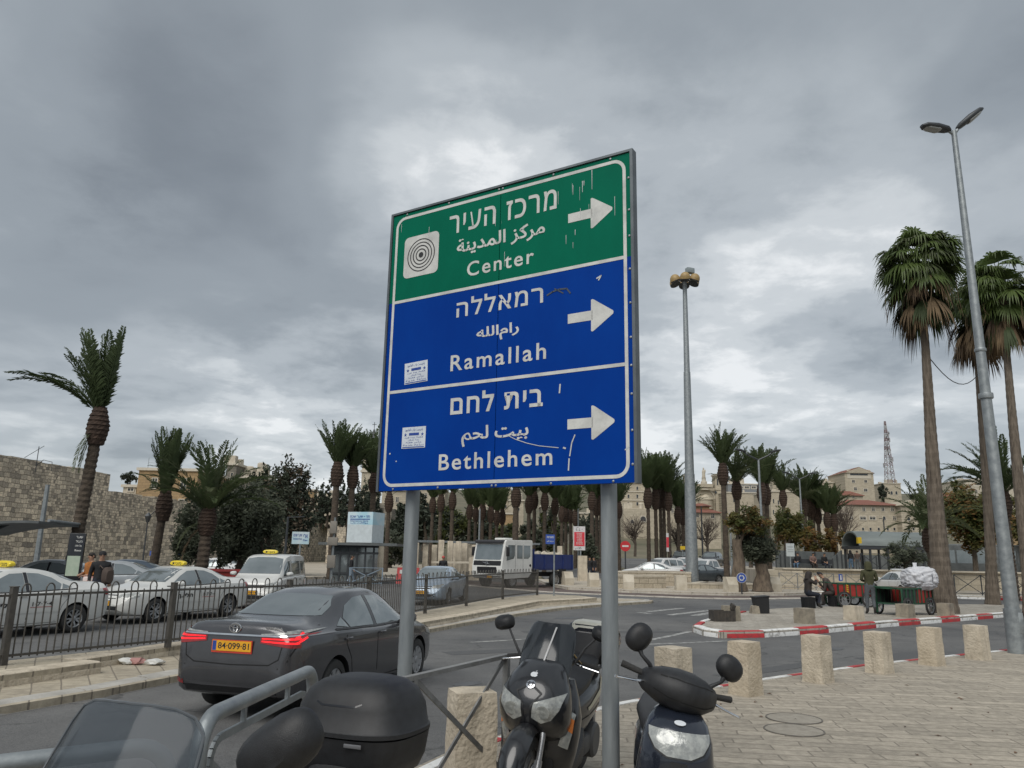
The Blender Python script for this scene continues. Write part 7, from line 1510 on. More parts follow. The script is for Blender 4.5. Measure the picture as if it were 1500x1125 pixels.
# cathedral-like front
ND = empty('pilgrim_church',(AT(1033,800,270).x,270,AT(1033,830,270).z),0,'pale stone church front with two square towers and a statue between them','church'); kk = 270 / 1127; bz = ND.location.z; ox = ND.location.x
def L3(px,py): q = AT(px,py,270); return q.x - ox,q.z - bz
def pbox(m,name,px0,py0,px1,py1,y0,d,parent=ND,mm=None):
    (x0,z1),(x1,z0) = L3(px0,py0),L3(px1,py1); b = MB(); b.box(((x0 + x1) / 2,y0 + d / 2,(z0 + z1) / 2),(x1 - x0,d,z1 - z0)); return b.build(name,m,parent,ang=0)
pbox(ashlar_pale,'front_wall',1003,714,1062,830,0,12); pbox(ashlar_pale,'tower',1003,697,1015,830,-1,4); pbox(ashlar_pale,'tower',1046,697,1060,830,-1,4); pbox(surround,'cornice',1002,695,1016,697.3,-1.4,5); pbox(surround,'cornice',1045,694.5,1061,697.2,-1.4,5); pbox(ashlar_pale,'parapet',1022,708.5,1044,714,-.4,3); pbox(surround,'string_course',1003,717,1062,718,-1.3,1)
for px in (1006.5,1010.5): pbox(pane_dark,'belfry_opening',px - 1,702,px + 1,709,-1.06,.1)
for px in (1050,1055): pbox(pane_dark,'belfry_opening',px - 1.1,702,px + 1.1,711,-1.06,.1)
for px in (1018.5,1047): x,z = L3(px,721.5); b = MB(); b.lathe([(.42,0),(.42,.1)],16,M=frame((x,-.16 if px < 1040 else -1.16,z),(1,0,0),(0,0,1))); b.build('round_window',pane_dark,ND)
x,z = L3(1033,727); b = MB(); b.lathe([(2.5,-3),(2.5,0),(2.7,.1),(2.7,.5),(1.2,1.6),(.1,2.2)],20,M=Matrix.Translation((x,-.6,z - 1.5))); b.build('apse',ashlar_pale,ND); b = MB(); b.tube([(x + 3.3 * math.cos(a),-.25,z + 3.4 * math.sin(a) - 1) for a in [math.pi * j / 12 for j in range(13)]],.22,6); b.build('arch_moulding',surround,ND)
x,z = L3(1032,708.5); st_ = empty('statue',(ox + x,270.8,bz + z),0,'pale robed statue with a child on the church roof','statue'); b = MB(); b.lathe([(1.1,0),(1.1,.8),(.75,1.0),(.7,2.0),(.9,2.1)],12); b.build('pedestal',surround,st_); b = MB(); b.sell([(2.0,0,0,.62,.5),(3.2,0,0,.55,.45),(4.2,.05,0,.62,.42),(4.8,.05,0,.5,.36),(5.0,.02,0,.2,.2),(5.15,.0,0,.26,.26),(5.5,0,0,.25,.25),(5.75,0,0,.08,.08)],'z',14,e=2); b.sell([(4.1,.5,-.1,.2,.2),(4.6,.52,-.1,.22,.2),(4.9,.55,-.1,.15,.15),(5.1,.55,-.1,.05,.05)],'z',10,e=2); b.build('figure',lime_pale,st_)
box_house('long pale stone wing with grey glazed roof storey behind the palms',1061,1135,722,262,830,14,ashlar_pale,[(1098,745,6,7,True),(1075,733,2,5)],name='stone_wing')
box_house('grey glazed roof storey above the long stone wing',1066,1112,709,266,724,8,mat('grey_metal_cladding',(.22,.23,.24),.5,.3),[(x,714,6,3) for x in (1076,1085,1094,1104)],name='roof_storey')
box_house('tall plain stone end block with slit windows left of the low palm row',1128,1170,720,235,830,16,ashlar_pale,[(1133,734,1.8,6),(1140,736,1.8,6),(1133,750,1.8,6)],name='stone_block_building')
box_house('small pale tower block above the plain stone end block',1131,1169,703,300,730,10,ashlar_pale,[(1140,712,3,3),(1158,712,3,3)],name='stone_building',extra=roof_bits(13,4))
# orange roofs
oh = box_house('stone house with a broad orange tiled roof behind the lamp mast',1006,1055,751,170,830,9,ashlar_pale,[(1021,755,5,5),(1044,756,5,6)],name='stone_house',roof='hip',ry=9,cornice=False)
box_house('little raised lantern storey with orange roof on the broad orange roof',1019,1039,741.5,173,748,4,ashlar_honey,[],name='roof_lantern',roof='hip',ry=5,cornice=False)
# hill top, right
box_house('long flat white-grey building on the hill left of the gabled tower block',1193,1239,707,310,735,12,ashlar_pale,[(x,720,9,3) for x in (1199,1210,1221,1232)])
box_house('gabled stone tower block with glazed top on the hill',1237,1279,693,300,745,16,ashlar_pale,[(1258,694.5,26,4),(1250,705,4,4),(1268,705,4,4),(1253,716,4,4),(1268,718,5,4)],roof='gable',ry=9)
box_house('small stone house with a red hipped roof below the gabled tower block',1230,1264,726,250,745,8,ashlar_pale,[(1250,728,3,3),(1240,728,3,3)],name='stone_house',roof='hip',ry=8,cornice=False)
hotel_w = [(x,746,4,5) for x in (1265,1279,1293,1307)] + [(x,758.5,4,4) for x in (1232,1247)] + [(1264,759,8,4),(1278,759,8,4)] + [(1295,759,4,5,True),(1310,759,4,5)] + [(x,775,3,4) for x in (1264,1275,1287,1300,1310)]
box_house('stone hotel with a long red tiled roof',1238,1318,740,165,830,14,ashlar_pale,hotel_w,name='stone_hotel',roof='hip',ry=11,cornice=False)
box_house('stone gable front with a small round-topped window right of the red-roofed hotel',1319,1357,741,163,830,14,ashlar_pale,[(1335,738.5,3,3.4,True),(1315 + 16,760,4,5,True),(1345,759,3.6,5),(1331,775,3,4),(1338,775,3,4)],name='stone_house',roof='gable_stone',ry=9,cornice=False)
box_house('low stone wing left of the red-roofed hotel, behind the low palms',1196,1240,752,158,830,10,ashlar_pale,[(1205,760,4,4),(1232,759,4,4),(1220,772,4,4)],name='stone_wing')
box_house('stone block carrying the lattice tower',1294,1319,708,320,745,10,ashlar_pale,[(1306,722,3,5,True),(1313,722,3,5,True)])
box_house('white stepped apartment house left of the lamp post on the far right',1413,1452,703,250,760,14,lime_pale,[(1421,712,3,4),(1436,709,16,3),(1430,720,3,5),(1446,720,3,5)],name='apartment_house',extra=roof_bits(14,4))
box_house('white apartment house at the right edge behind the lamp post',1450,1530,700,255,760,14,lime_pale,[(1462,706,16,4),(1478,706,10,4),(1492,718,5,5),(1475,720,5,5)],name='apartment_house')
box_house('small red-roofed house right of the tall fan palm trunk',1382,1401,728,220,760,6,ashlar_pale,[],name='stone_house',roof='hip',ry=7,cornice=False)
box_house('reddish stone house at the right edge behind the browning tree',1480,1530,760,110,830,8,ashlar_honey,[(1492,768,4,6)],name='stone_house')
# lattice tower
t0 = AT(1304,708,322); t1_ = AT(1300,617,322); o = empty('lattice_tower',(t0.x,322,t0.z),0,'red and white lattice radio tower on the hill','radio tower'); h = t1_.z - t0.z; b = MB(); b2 = MB()
def tw_r(z): return 1.35 * (1 - z / h) + .2
for k in range(15):
    za,zc = h * k / 15,h * (k + 1) / 15; ra,rc = tw_r(za),tw_r(zc); mm = b if k % 2 else b2; cs = [(1,1),(-1,1),(-1,-1),(1,-1)]
    for j in range(4):
        p,q = cs[j],cs[(j + 1) % 4]; mm.bar((p[0] * ra,p[1] * ra,za),(p[0] * rc,p[1] * rc,zc),.20); mm.bar((p[0] * ra,p[1] * ra,za),(q[0] * rc,q[1] * rc,zc),.12); mm.bar((q[0] * ra,q[1] * ra,za),(p[0] * rc,p[1] * rc,zc),.12)
b.build('white_bays',mat('tower_white',(.42,.42,.42),.6),o,ang=0); b2.build('red_bays',mat('tower_red',(.26,.20,.20),.6),o,ang=0)
rr = random.Random(4)
for k in range(16):
    z = h * rr.uniform(.25,.85); a = rr.uniform(0,6.28); q = tw_r(z) + .7; b = MB(); b.lathe([(.05,0),(.65,.25),(.65,.35),(.05,.2)],10,M=Matrix.Translation((q * math.cos(a),q * math.sin(a),z)) @ Matrix.Rotation(R(80),4,'Y')) if k % 3 == 0 else b.box((q * math.cos(a),q * math.sin(a),z),(.4,.4,1.8)); b.build('antenna',mat('antenna_grey',(.35,.35,.36),.6),o)
o = plain_pole('thin flag mast on the hill right of the lattice tower',1331,705,300,.22,None,'mast','mast',None,lamp_dark,base=AT(1331,735,300).z)
# ------------------------------------------------------------------ structures round the junction
sheet_grey = mat('grey_sheet_metal',(.13,.14,.14),.55,.2,c2=(.09,.10,.10),vs=2); canopy_g = mat('canopy_grey_green',(.20,.225,.215),.5,.2,c2=(.15,.17,.165),vs=1.5,stretch=(.3,1,1)); steel_dark = mat('dark_steel',(.05,.055,.06),.5,.3)
Yc = 60; c0,c1 = AT(1259,800,Yc),AT(1368,800,Yc); zb_,zt_ = AT(1310,800,Yc).z,AT(1310,778,Yc).z; o = empty('barrel_canopy',((c0.x + c1.x) / 2,Yc,.1),0,'grey barrel-roofed security canopy on dark steel posts','canopy'); W = c1.x - c0.x
b = MB(); rings = []
for x in (-W / 2,W / 2):
    rings.append([(x,1.6 - 1.6 * math.cos(a),zb_ - .1 + (zt_ - zb_) * math.sin(a)) for a in [math.pi * k / 14 for k in range(15)]] + [(x,1.6 + 1.5 * math.cos(a),zb_ - .15 + (zt_ - zb_ - .08) * math.sin(a)) for a in [math.pi * k / 14 for k in range(15)]])
b.loft(rings); b.build('roof',canopy_g,o,ang=40); b = MB(); b.box((0,1.6,zb_ - .25),(W,3.2,.22)); b.build('gutter_beam',steel_dark,o,ang=0)
for k in range(9): b = MB(); b.box((-W / 2 + .15 + (W - .3) * k / 8,.1 if k % 2 else 3.0,zb_ / 2 - .1),(.14 if k < 8 else .4,.14,zb_ - .2)); b.build('post',steel_dark,o,ang=0)
# stone retaining wall with ramp, grey sheet hoarding and seats behind
ow = wall_line('long low wall of squared beige stone behind the seated men',(AT(1146,850,54),AT(1700,850,56)),1.2,1.22,-.2,ashlar_pale,0,7,'retaining_wall')
b = MB(); b.box(((AT(1700,850,56) - AT(1146,850,54)).length / 2,.5,1.27),((AT(1700,850,56) - AT(1146,850,54)).length,1.5,.10)); b.build('coping',lime_pale,ow,ang=0)
q = AT(1131,850,54); b = MB(); b.prism([(0,0),(3.0,0),(3.0,6),(1.6,6)],-.2,1.15); o = b.build('ramp_wall',[ashlar_pale],None,(q.x - 1,53.6,0),ang=0); tag(o,'stone wall stub angled beside the gnarled olive, left of the long low wall','wall')
def hoarding(label,px0,py0,px1,py1,Y,zb):
    a,c = AT(px0,py0,Y),AT(px1,py1,Y); o = empty('metal_screen',(a.x,Y,0),0,label,'metal screen','grey sheet-metal screens above the stone wall'); b = MB(); b.add([(0,0,zb),(c.x - a.x,0,zb),(c.x - a.x,0,c.z),(0,0,a.z),(0,.08,zb),(c.x - a.x,.08,zb),(c.x - a.x,.08,c.z),(0,.08,a.z)],[(0,1,2,3),(7,6,5,4),(0,4,5,1),(1,5,6,2),(2,6,7,3),(3,7,4,0)]); b.build('sheet',sheet_grey,o,ang=0)
    b = MB(); n = max(2,int((c.x - a.x) / 1.2))
    for k in range(n + 1): t = k / n; b.box(((c.x - a.x) * t,-.05,(zb + a.z + (c.z - a.z) * t) / 2),(.07,.05,a.z + (c.z - a.z) * t - zb))
    b.build('rib',steel_dark,o,ang=0)
hoarding('long grey metal screen behind the people seated on the bench',1136,806,1222,809,62,.4); hoarding('grey metal screen with a sloped top by the steps, left of the two walkers',1219,818,1232,806,55.5,.2); hoarding('grey metal screen left end beside the white notice board',1136,818,1149,806,58,.3); hoarding('grey metal railing screen right of the canopy post',1232,812,1300,814,82,.9)
XG = 'cross-braced railings along the far pavement'
for k,(pa_,pb2,lab,n_) in enumerate(((AT(1142,858,50),AT(1222,858,50),'cross-braced railing in front of the stone wall, left of the grey steps screen',3),(AT(1240,860,49),AT(1300,860,49),'cross-braced railing in front of the stone wall behind the standing man',2),(AT(1400,872,46),AT(1560,872,45),'cross-braced railing right of the tall fan palm trunk',4))):
    x_rail('guard_rail',lab,(pa_.x,pa_.y),(pb2.x,pb2.y),1.0 if k < 2 else 1.15,.03,steel_dark if k == 2 else rail_grey,.05,XG,n_)
b = MB(); x_rail('guard_rail','cross-braced railing on top of the stone wall under the canopy',(AT(1262,830,56.5).x,56.5),(AT(1372,830,56.5).x,56.5),1.1,1.3,steel_dark,.06,XG,4)
# planters
def planter(label,pts,z1,inner=.35,soil=None,name='stone_planter'):
    o = empty(name,(*pts[0],0),0,label,'planter'); P_ = [(x - pts[0][0],y - pts[0][1]) for x,y in pts]; b = MB(); b.prism(P_,-.1,z1); b.build('wall',ashlar_planter,o,ang=0)
    cx_,cy_ = sum(p[0] for p in P_) / len(P_),sum(p[1] for p in P_) / len(P_); Q = [(cx_ + (x - cx_) * 1.015,cy_ + (y - cy_) * 1.015) for x,y in P_]; I = [(cx_ + (x - cx_) * .86,cy_ + (y - cy_) * .86) for x,y in P_]; n = len(P_)
    b = MB(); b.add([(x,y,z1 + .07) for x,y in Q] + [(x,y,z1 + .07) for x,y in I] + [(x,y,z1 - .02) for x,y in Q] + [(x,y,z1 + .003) for x,y in I],[(k,(k + 1) % n,n + (k + 1) % n,n + k) for k in range(n)] + [(2 * n + k,2 * n + (k + 1) % n,(k + 1) % n,k) for k in range(n)] + [(n + k,n + (k + 1) % n,3 * n + (k + 1) % n,3 * n + k) for k in range(n)]); b.build('coping',lime_pale,o,ang=0)
    b = MB(); b.add([(x,y,z1 + .02) for x,y in I],[tuple(range(n))]); b.build('soil',soil or mat('planter_soil',(.12,.09,.07),.95,c2=(.07,.055,.04),vs=5),o,ang=0,fix=False); return o
ashlar_planter = stone_mat('planter_stone',(.52,.455,.35),(.41,.35,.265),(.24,.21,.16),.6,.3,'xz',msize=.02,stain=(.28,.24,.19),stain_amt=.5,bump=.5,stain_scale=.4,pits=.3)
planter('low stone planter right of the right sign post, behind a wedge bollard',[G2(896,862),G2(976,862),(AT(978,850,50).x,50.5),(AT(896,850,50).x,50.5)],.70)
planter('longer stone planter behind the low one, up to the lamp mast',[(AT(900,850,53).x,52.5),(AT(1010,850,53).x,52.5),(AT(1010,850,57).x,57),(AT(930,850,57).x,57)],.85)
planter('low triangular flower bed of bare brown soil in front of the old trees',[G2(1007,862.5),G2(1130,863.5),G2(1185,859.5),(AT(1180,850,52).x,51),(AT(1028,850,52).x,52.5)],.28)
# pergola
pg = empty('pergola',(AT(660,838,60).x,60,0),0,'row of square stone pillars carrying a grey beam, left of the truck','pergola'); ox = pg.location.x
for px,yt,y_ in ((610,795,60),(624,797,61),(637,798,62),(647,791,59),(660,792.5,60),(672,793,61),(681,795.5,62),(687,797,63),(694,798,64),(668,794,66),(678,796,67),(710,794,64),(820,800,66)):
    q = AT(px,yt,y_); b = MB(); b.box((q.x - ox,y_ - 60,q.z / 2),(.42,.42,q.z),bev=.03); b.build('pillar',lime,pg)
b = MB(); q0,q1 = AT(604,792.5,60),AT(790,797,66); b.bar((q0.x - ox,0,q0.z + .0),(q1.x - ox,6,q1.z),.2,.16); b.build('beam',galv,pg,ang=0)
b = MB(); q0,q1 = AT(632,823.5,58.5),AT(690,824,58.5); b.bar((q0.x - ox,-1.5,q0.z),(q1.x - ox,-1.5,q1.z),.3,.14); b.build('stone_rail',lime_pale,pg,ang=0)
q = AT(696,838,57); o = stone_block('stone_pier',.9,.9,AT(696,816,57).z,31,.98,lime,cuts=3); o.location = (q.x,57,0); tag(o,'broad buff stone pier beside the truck windscreen','pier')
q = AT(832,838,60); o = stone_block('stone_pier',.7,.7,AT(853,816,60).z + .1,32,.98,lime,cuts=3); o.location = (AT(853,838,60).x,60,0); tag(o,'narrow buff stone pier under the red and white banner','pier')
# bus station kiosk with box sign
kb = AT(523,838,50); ks = empty('ticket_kiosk',(kb.x,50,0),0,'dark glass bus station kiosk under a flat grey roof','kiosk'); k = 50 / 1127; zr = AT(523,797,50).z
b = MB(); b.box((0,1.4,zr),(112 * k,3.6,.16)); b.build('roof',sheet_grey,ks,ang=0); b = MB(); b.box((-.2,1.4,zr / 2),(64 * k,2.4,zr)); b.build('glass_walls',car_glass,ks,ang=0); b = MB()
for x in [-34 * k + 72 * k * j / 6 - .2 for j in range(6)]: b.box((x,.17,zr / 2),(.10,.06,zr))
for z in (.5,zr - .55,zr - .15): b.box((-.2,.168,z),(66 * k,.065,.12))
b.build('mullions',steel_dark,ks,ang=0)
zs0,zs1 = zr + .1,AT(523,749,49).z; W_ = 46 * k; sb = empty('box_sign',(kb.x,50,zs0),R(-18),'white and sky-blue three-sided box sign standing on the kiosk roof','sign'); b = MB(); b.box((0,.8,(zs1 - zs0) / 2),(W_ * .88,1.6,zs1 - zs0)); b.build('box',mat('box_sign_white',(.58,.64,.66),.5),sb,ang=0); hb2 = zs1 - zs0
b = MB(); b.box((0,.8,hb2 * .80),(W_ * .885,1.606,hb2 * .42)); b.build('blue_band',mat('box_sign_sky',(.34,.58,.68),.5,c2=(.55,.66,.70),vs=.7,lo=.4,hi=.6),sb,ang=0)
b = MB(); Fx = frame((-W_ * .44,-.012,0),(1,0,0),(0,0,1)); text_on(b,'\u05dd\u05db\u05e9 \u05e8\u05e2\u05e9 \u05e3\u05d9\u05e0\u05e1',Fx @ Matrix.Translation((W_ * .08,hb2 * .80,0)),W_ * .70,hb2 * .09,0,.02); text_on(b,'\ufe8f\ufe8e\ufe91 \ufe96\ufed8\ufed7\ufe8d\ufeee\ufee3',Fx @ Matrix.Translation((W_ * .10,hb2 * .61,0)),W_ * .62,hb2 * .07,0,.01); text_on(b,'Damascus Gate',Fx @ Matrix.Translation((W_ * .10,hb2 * .69,0)),W_ * .62,hb2 * .05,0,.01); b.add([Fx @ Vector(q_) for q_ in ((W_ * .09,hb2 * .755,0),(W_ * .78,hb2 * .755,0),(W_ * .78,hb2 * .785,0),(W_ * .09,hb2 * .785,0))],[(0,1,2,3)]); b.build('lettering',blue_ink,sb,ang=0,fix=False)
def board_sign(label,px,ytop,ybot,wpx,Y,fill,lines,pole_y,name='sign_board',cat='sign',border=None,rz=0.0,pole_r=.05,base_z=0,txt_m=None,group=None,pole_dx=0,th=.06):
    a = AT(px,ytop,Y); c = AT(px,ybot,Y); k = Y / 1127; W,H_ = wpx * k,a.z - c.z; o = empty(name,(a.x,Y,base_z),rz,label,cat,group); z0 = c.z - base_z
    if pole_y is not None: b = MB(); b.tube([(pole_dx * k,.06,0),(pole_dx * k,.06,z0 + H_ * .9)],pole_r,8); b.build('pole',galv,o)
    b = MB(); b.box((0,0,z0 + H_ / 2),(W,th,H_)); p = b.build('board',fill,o,ang=0); F_ = frame((-W / 2,-th / 2 - .004,z0),(1,0,0),(0,0,1))
    if border: b = MB(); b.add([F_ @ Vector(v) for v in ((0,0,0),(W,0,0),(W,H_,0),(0,H_,0),(W * .06,H_ * .06,0),(W * .94,H_ * .06,0),(W * .94,H_ * .94,0),(W * .06,H_ * .94,0))],[(0,1,5,4),(1,2,6,5),(2,3,7,6),(3,0,4,7)]); b.build('border',border,p,ang=0,fix=False)
    b = MB()
    for (u,v,w,h,t) in lines:
        if t is None: b.add([F_ @ Vector(q_) for q_ in ((W * u,H_ * v,.002),(W * (u + w),H_ * v,.002),(W * (u + w),H_ * (v + h),.002),(W * u,H_ * (v + h),.002))],[(0,1,2,3)])
        else: text_on(b,t,F_ @ Matrix.Translation((W * u,H_ * v,.002)),W * w,H_ * h,0,.02)
    if b.f: b.build('lettering',txt_m or ink,p,ang=0,fix=False)
    return o,p,F_,W,H_,z0
board_sign('small sky-blue and white station sign on a post left of the kiosk',441,779,797,24,46,mat('station_sign_sky',(.36,.58,.66),.5,c2=(.56,.64,.66),vs=.6,lo=.45,hi=.6),[(.08,.62,.5,.2,'\u05dd\u05db\u05e9 \u05e8\u05e2\u05e9'),(.08,.36,.5,.14,'Damascus Gate'),(.66,.5,.26,.3,'\u05d9\u05e8\u05d0'),(.66,.25,.26,.14,'Dan')],840,txt_m=blue_ink,rz=.1)
signblue = mat('small_sign_blue',(.03,.08,.34),.45); 
p_ = G(811,873,.10); board_sign('small blue bus stop sign on a slim pole at the end of the railing',806,783,797,13,p_.y,signblue,[(.12,.62,.76,.2,'\u05ea\u05d9\u05e0\u05d5\u05de'),(.12,.2,.76,.2,'\ufe92\ufed8\ufec4\ufee8\ufee3')],873,pole_r=.035,base_z=.10,txt_m=white_sheet,pole_dx=6)
o_,p_,F_,W_,H_,z0_ = board_sign('tall red and white notice banner on a pole behind the truck body',848.5,771,806,17,66,mat('banner_white',(.62,.60,.60),.6),[],845,pole_dx=2,name='notice_banner',pole_r=.07)
b = MB(); b.add([F_ @ Vector(v) for v in ((W_ * .07,H_ * .17,.004),(W_ * .95,H_ * .17,.004),(W_ * .95,H_ * .76,.004),(W_ * .07,H_ * .76,.004))],[(0,1,2,3)]); b.build('red_field',mat('banner_red',(.62,.04,.06),.6),p_,ang=0,fix=False); b = MB(); rr = random.Random(8)
for j in range(8): w = rr.uniform(.4,.7); text_on(b,rr.choice(('\u05d4\u05e8\u05d4\u05d6\u05d0','\u05ea\u05d9\u05e0\u05d5\u05de','\u05d3\u05e8\u05e9\u05de')),F_ @ Matrix.Translation((W_ * (.5 - w / 2),H_ * (.68 - j * .063),.008)),W_ * w,H_ * .042,0,.02)
b.build('lettering',white_sheet,p_,ang=0,fix=False); b = MB()
for j in range(16): x,y = rr.uniform(.08,.8),rr.choice((rr.uniform(.80,.95),rr.uniform(.03,.12))); b.add([F_ @ Vector(v) for v in ((W_ * x,H_ * y,.008),(W_ * (x + .08),H_ * (y + .01),.008),(W_ * (x + .05),H_ * (y + .04),.008))],[(0,1,2)])
b.build('confetti_marks',ink,p_,ang=0,fix=False)
q = AT(916,800,62); o = empty('no_entry_sign',(q.x,62,.1),0,'round red no-entry sign on a dark pole','road sign'); zc_ = q.z - .1; b = MB(); b.tube([(0,.05,0),(0,.05,zc_ + .3)],.06,8); b.build('pole',lamp_dark,o); b = MB(); b.lathe([(.40,0),(.40,.03)],24,M=frame((0,0,zc_),(1,0,0),(0,0,1))); d_ = b.build('disc',mat('sign_red',(.50,.03,.035),.45),o); b = MB(); b.box((0,-.038,zc_),(.5,.01,.13)); b.build('white_bar',white_sheet,d_,ang=0)
p_ = AT(1087,866,42.2); p_.z = 0; o = empty('roundabout_sign',(p_.x,p_.y,.02),0,'round blue sign with white circling arrows by the flower bed','road sign'); q = AT(1086,847,p_.y); zc_ = q.z; b = MB(); b.tube([(0,.04,0),(0,.04,zc_ - .2)],.04,8); b.build('pole',lamp_dark,o); b = MB(); b.lathe([(.265,-.01),(.265,.015)],28,M=frame((0,0,zc_),(1,0,0),(0,0,1))); d_ = b.build('disc',white_sheet,o); b = MB(); b.lathe([(.245,0),(.245,.006)],28,M=frame((0,-.0155,zc_),(1,0,0),(0,0,1))); b.build('blue_face',signblue,d_); b = MB()
Fz = frame((0,-.024,zc_),(1,0,0),(0,0,1))
for k in range(3):
    a0 = 2 * math.pi * k / 3; n = 8; seg = [a0 + 1.45 * j / n for j in range(n + 1)]; b.add([Fz @ Vector((.15 * math.cos(a),.15 * math.sin(a),0)) for a in seg] + [Fz @ Vector((.10 * math.cos(a),.10 * math.sin(a),0)) for a in seg],[(j,j + 1,n + 2 + j,n + 1 + j) for j in range(n)]); b.add([Fz @ Vector((r_ * math.cos(a),r_ * math.sin(a),0)) for r_,a in ((.19,a0),(.06,a0),(.125,a0 - .55))],[(0,1,2)])
b.build('arrows',white_sheet,d_,ang=0,fix=False)
board_sign('white notice board on a post before the grey screens',1157,796,815,12,57,mat('notice_white',(.50,.54,.54),.6),[(.15,.7,.7,.06,None),(.15,.5,.7,.04,None),(.15,.35,.7,.04,None)],840,rz=.1,txt_m=mat('faint_grey',(.3,.33,.33),.7))
board_sign('small yellow sign above the queue of cars, left of the lamp mast',1000,800,805,7,84,mat('sign_yellow',(.62,.42,.02),.5),[],815); board_sign('small yellow lantern-shaped sign at the left end of the grey canopy',1258,787,796,5,58,mat('sign_yellow',(.62,.42,.02),.5),[],None,base_z=0,th=.3)
o_,p_,F_,W_,H_,z0_ = board_sign('tall narrow red banner with white ends on a palm trunk',977.5,781,808,3.4,85,mat('banner_white',(.62,.60,.60),.6),[(.0,.22,1,.56,None)],None,txt_m=mat('banner_red',(.62,.04,.06),.6),name='notice_banner')
for k,(px,py) in enumerate(((223,810),(265,810))): board_sign(('small blue sign on the city wall left of the upright palm trunk','small blue sign on the city wall right of the upright palm trunk')[k],px,py - 3,py + 4,6,52,signblue,[(.3,.3,.4,.4,None)],None,txt_m=white_sheet,group='small blue signs by the wall')
board_sign('blue arrow sign on the railing behind the seated men',1231,841,851,5,48.5,signblue,[(.3,.15,.4,.7,None)],None,txt_m=white_sheet)
# information totem
p_ = AT(106,845,27); o = empty('information_totem',(p_.x,27,-.12),R(8),'black wayfinding totem with a pale map panel beside the two pedestrians','totem'); zt_ = AT(106,781,27).z + .12; W_ = 21 * 27 / 1127; b = MB(); b.box((0,0,zt_ / 2),(W_,.14,zt_),bev=.01); b.build('slab',black_gloss,o); b = MB(); b.box((-.01,-.072,zt_ * .54),(W_ * .82,.012,zt_ * .28)); b.build('map_panel',mat('map_pale',(.42,.48,.38),.4,c2=(.34,.42,.32),vs=6),o,ang=0); b = MB(); F_ = frame((-W_ * .42,-.075,0),(1,0,0),(0,0,1))
for j,t in enumerate(('\u05e8\u05e2\u05e9','\u05e8\u05d9\u05e2\u05d4','Old City','Museum')): text_on(b,t,F_ @ Matrix.Translation((W_ * .38,zt_ * (.93 - j * .062),0)),W_ * .42,zt_ * .03,0,.02)
b.build('lettering',white_sheet,o,ang=0,fix=False)
# curved shelter roof at the left edge
q = AT(30,770,27); o = empty('bus_shelter',(q.x,27,-.1),R(14),'curved grey bus shelter roof cut by the left edge','bus shelter'); z_ = AT(60,762,27).z + .1; b = MB(); st_ = [(.85 - 2.6 * t,z_ - .05 - .5 * t * t + .12 * t) for t in [j / 10 for j in range(11)]]; b.loft([[(x,y,z) for x,z in st_] + [(x,y,z - .08) for x,z in reversed(st_)] for y in (-1,4)]); b.build('roof',sheet_grey,o,ang=60); b = MB(); b.tube([(-.3,0,z_ - .1),(-1.1,0,z_ - .55),(-1.35,0,z_ - 1.3),(-1.4,0,0)],.06,8); b.build('bracket_post',steel_dark,o); b = MB(); b.tube([(.85,0,z_),(.85,4,z_)],.05,8); b.build('edge_trim',galv,o)
# plain box skip, barriers and street clutter round the kiosk
q = G(357,880); o = empty('rubbish_skip',(AT(357,840,32).x,32,-.14),.1,'open red metal skip behind the second taxi','skip'); b = MB(); b.loft([[(-1.1,-.7,.2),(1.1,-.7,.2),(1.1,.7,.2),(-1.1,.7,.2)],[(-1.3,-.9,1.15),(1.3,-.9,1.15),(1.3,.9,1.15),(-1.3,.9,1.15)]]); b.build('body',mat('skip_red',(.33,.03,.025),.6,c2=(.22,.025,.02),vs=4),o,ang=0); b = MB()
for k in range(5): b.box((-1.1 + .55 * k,-.83,.68),(.08,.06,.9),rot=Euler((R(-12),0,0)))
b.box((0,-.92,1.15),(2.7,.08,.10)); b.build('ribs',mat('skip_dark_red',(.22,.02,.02),.6),o,ang=0)
barr = mat('barrier_red',(.42,.05,.05),.6)
for k,(px,Y,lab) in enumerate(((622,48,'red and white plastic road barrier left of the pale blue saloon'),)):
    q = AT(px,845,Y); o = empty('road_barrier',(q.x - 1,Y,0),.2 * k,lab,'barrier'); b = MB(); b.loft([[(-.7,-.25,0),(.7,-.25,0),(.7,.25,0),(-.7,.25,0)],[(-.68,-.12,.45),(.68,-.12,.45),(.68,.12,.45),(-.68,.12,.45)],[(-.66,-.09,.95),(.66,-.09,.95),(.66,.09,.95),(-.66,.09,.95)]]); b.build('body',barr,o,ang=30); b = MB(); b.box((0,-.125,.7),(1.0,.02,.22)); b.build('white_panel',white_sheet,o,ang=0)
o = plain_pole('galvanised bus stop pole with boxes right of the van taxi',491,758,40,.07,None,'bus_stop_pole','bus stop',None,galv,base=0); zt_ = AT(491,758,40).z
for z_,w_ in ((zt_ - .5,.32),(zt_ - 1.2,.5),(zt_ - 2.2,.4)): b = MB(); b.box((-.02,-.12,z_),(w_,.16,.62 if w_ < .5 else .4),bev=.01); b.build('box',mat('box_buff',(.24,.22,.19),.7),o)
x_rail('site_barrier','white barrier arm with red bands in front of the kiosk',(AT(512,845,44).x,44),(AT(560,845,44).x,44),.95,0,mat('barrier_blue_grey',(.22,.28,.34),.6),.06,None,1)
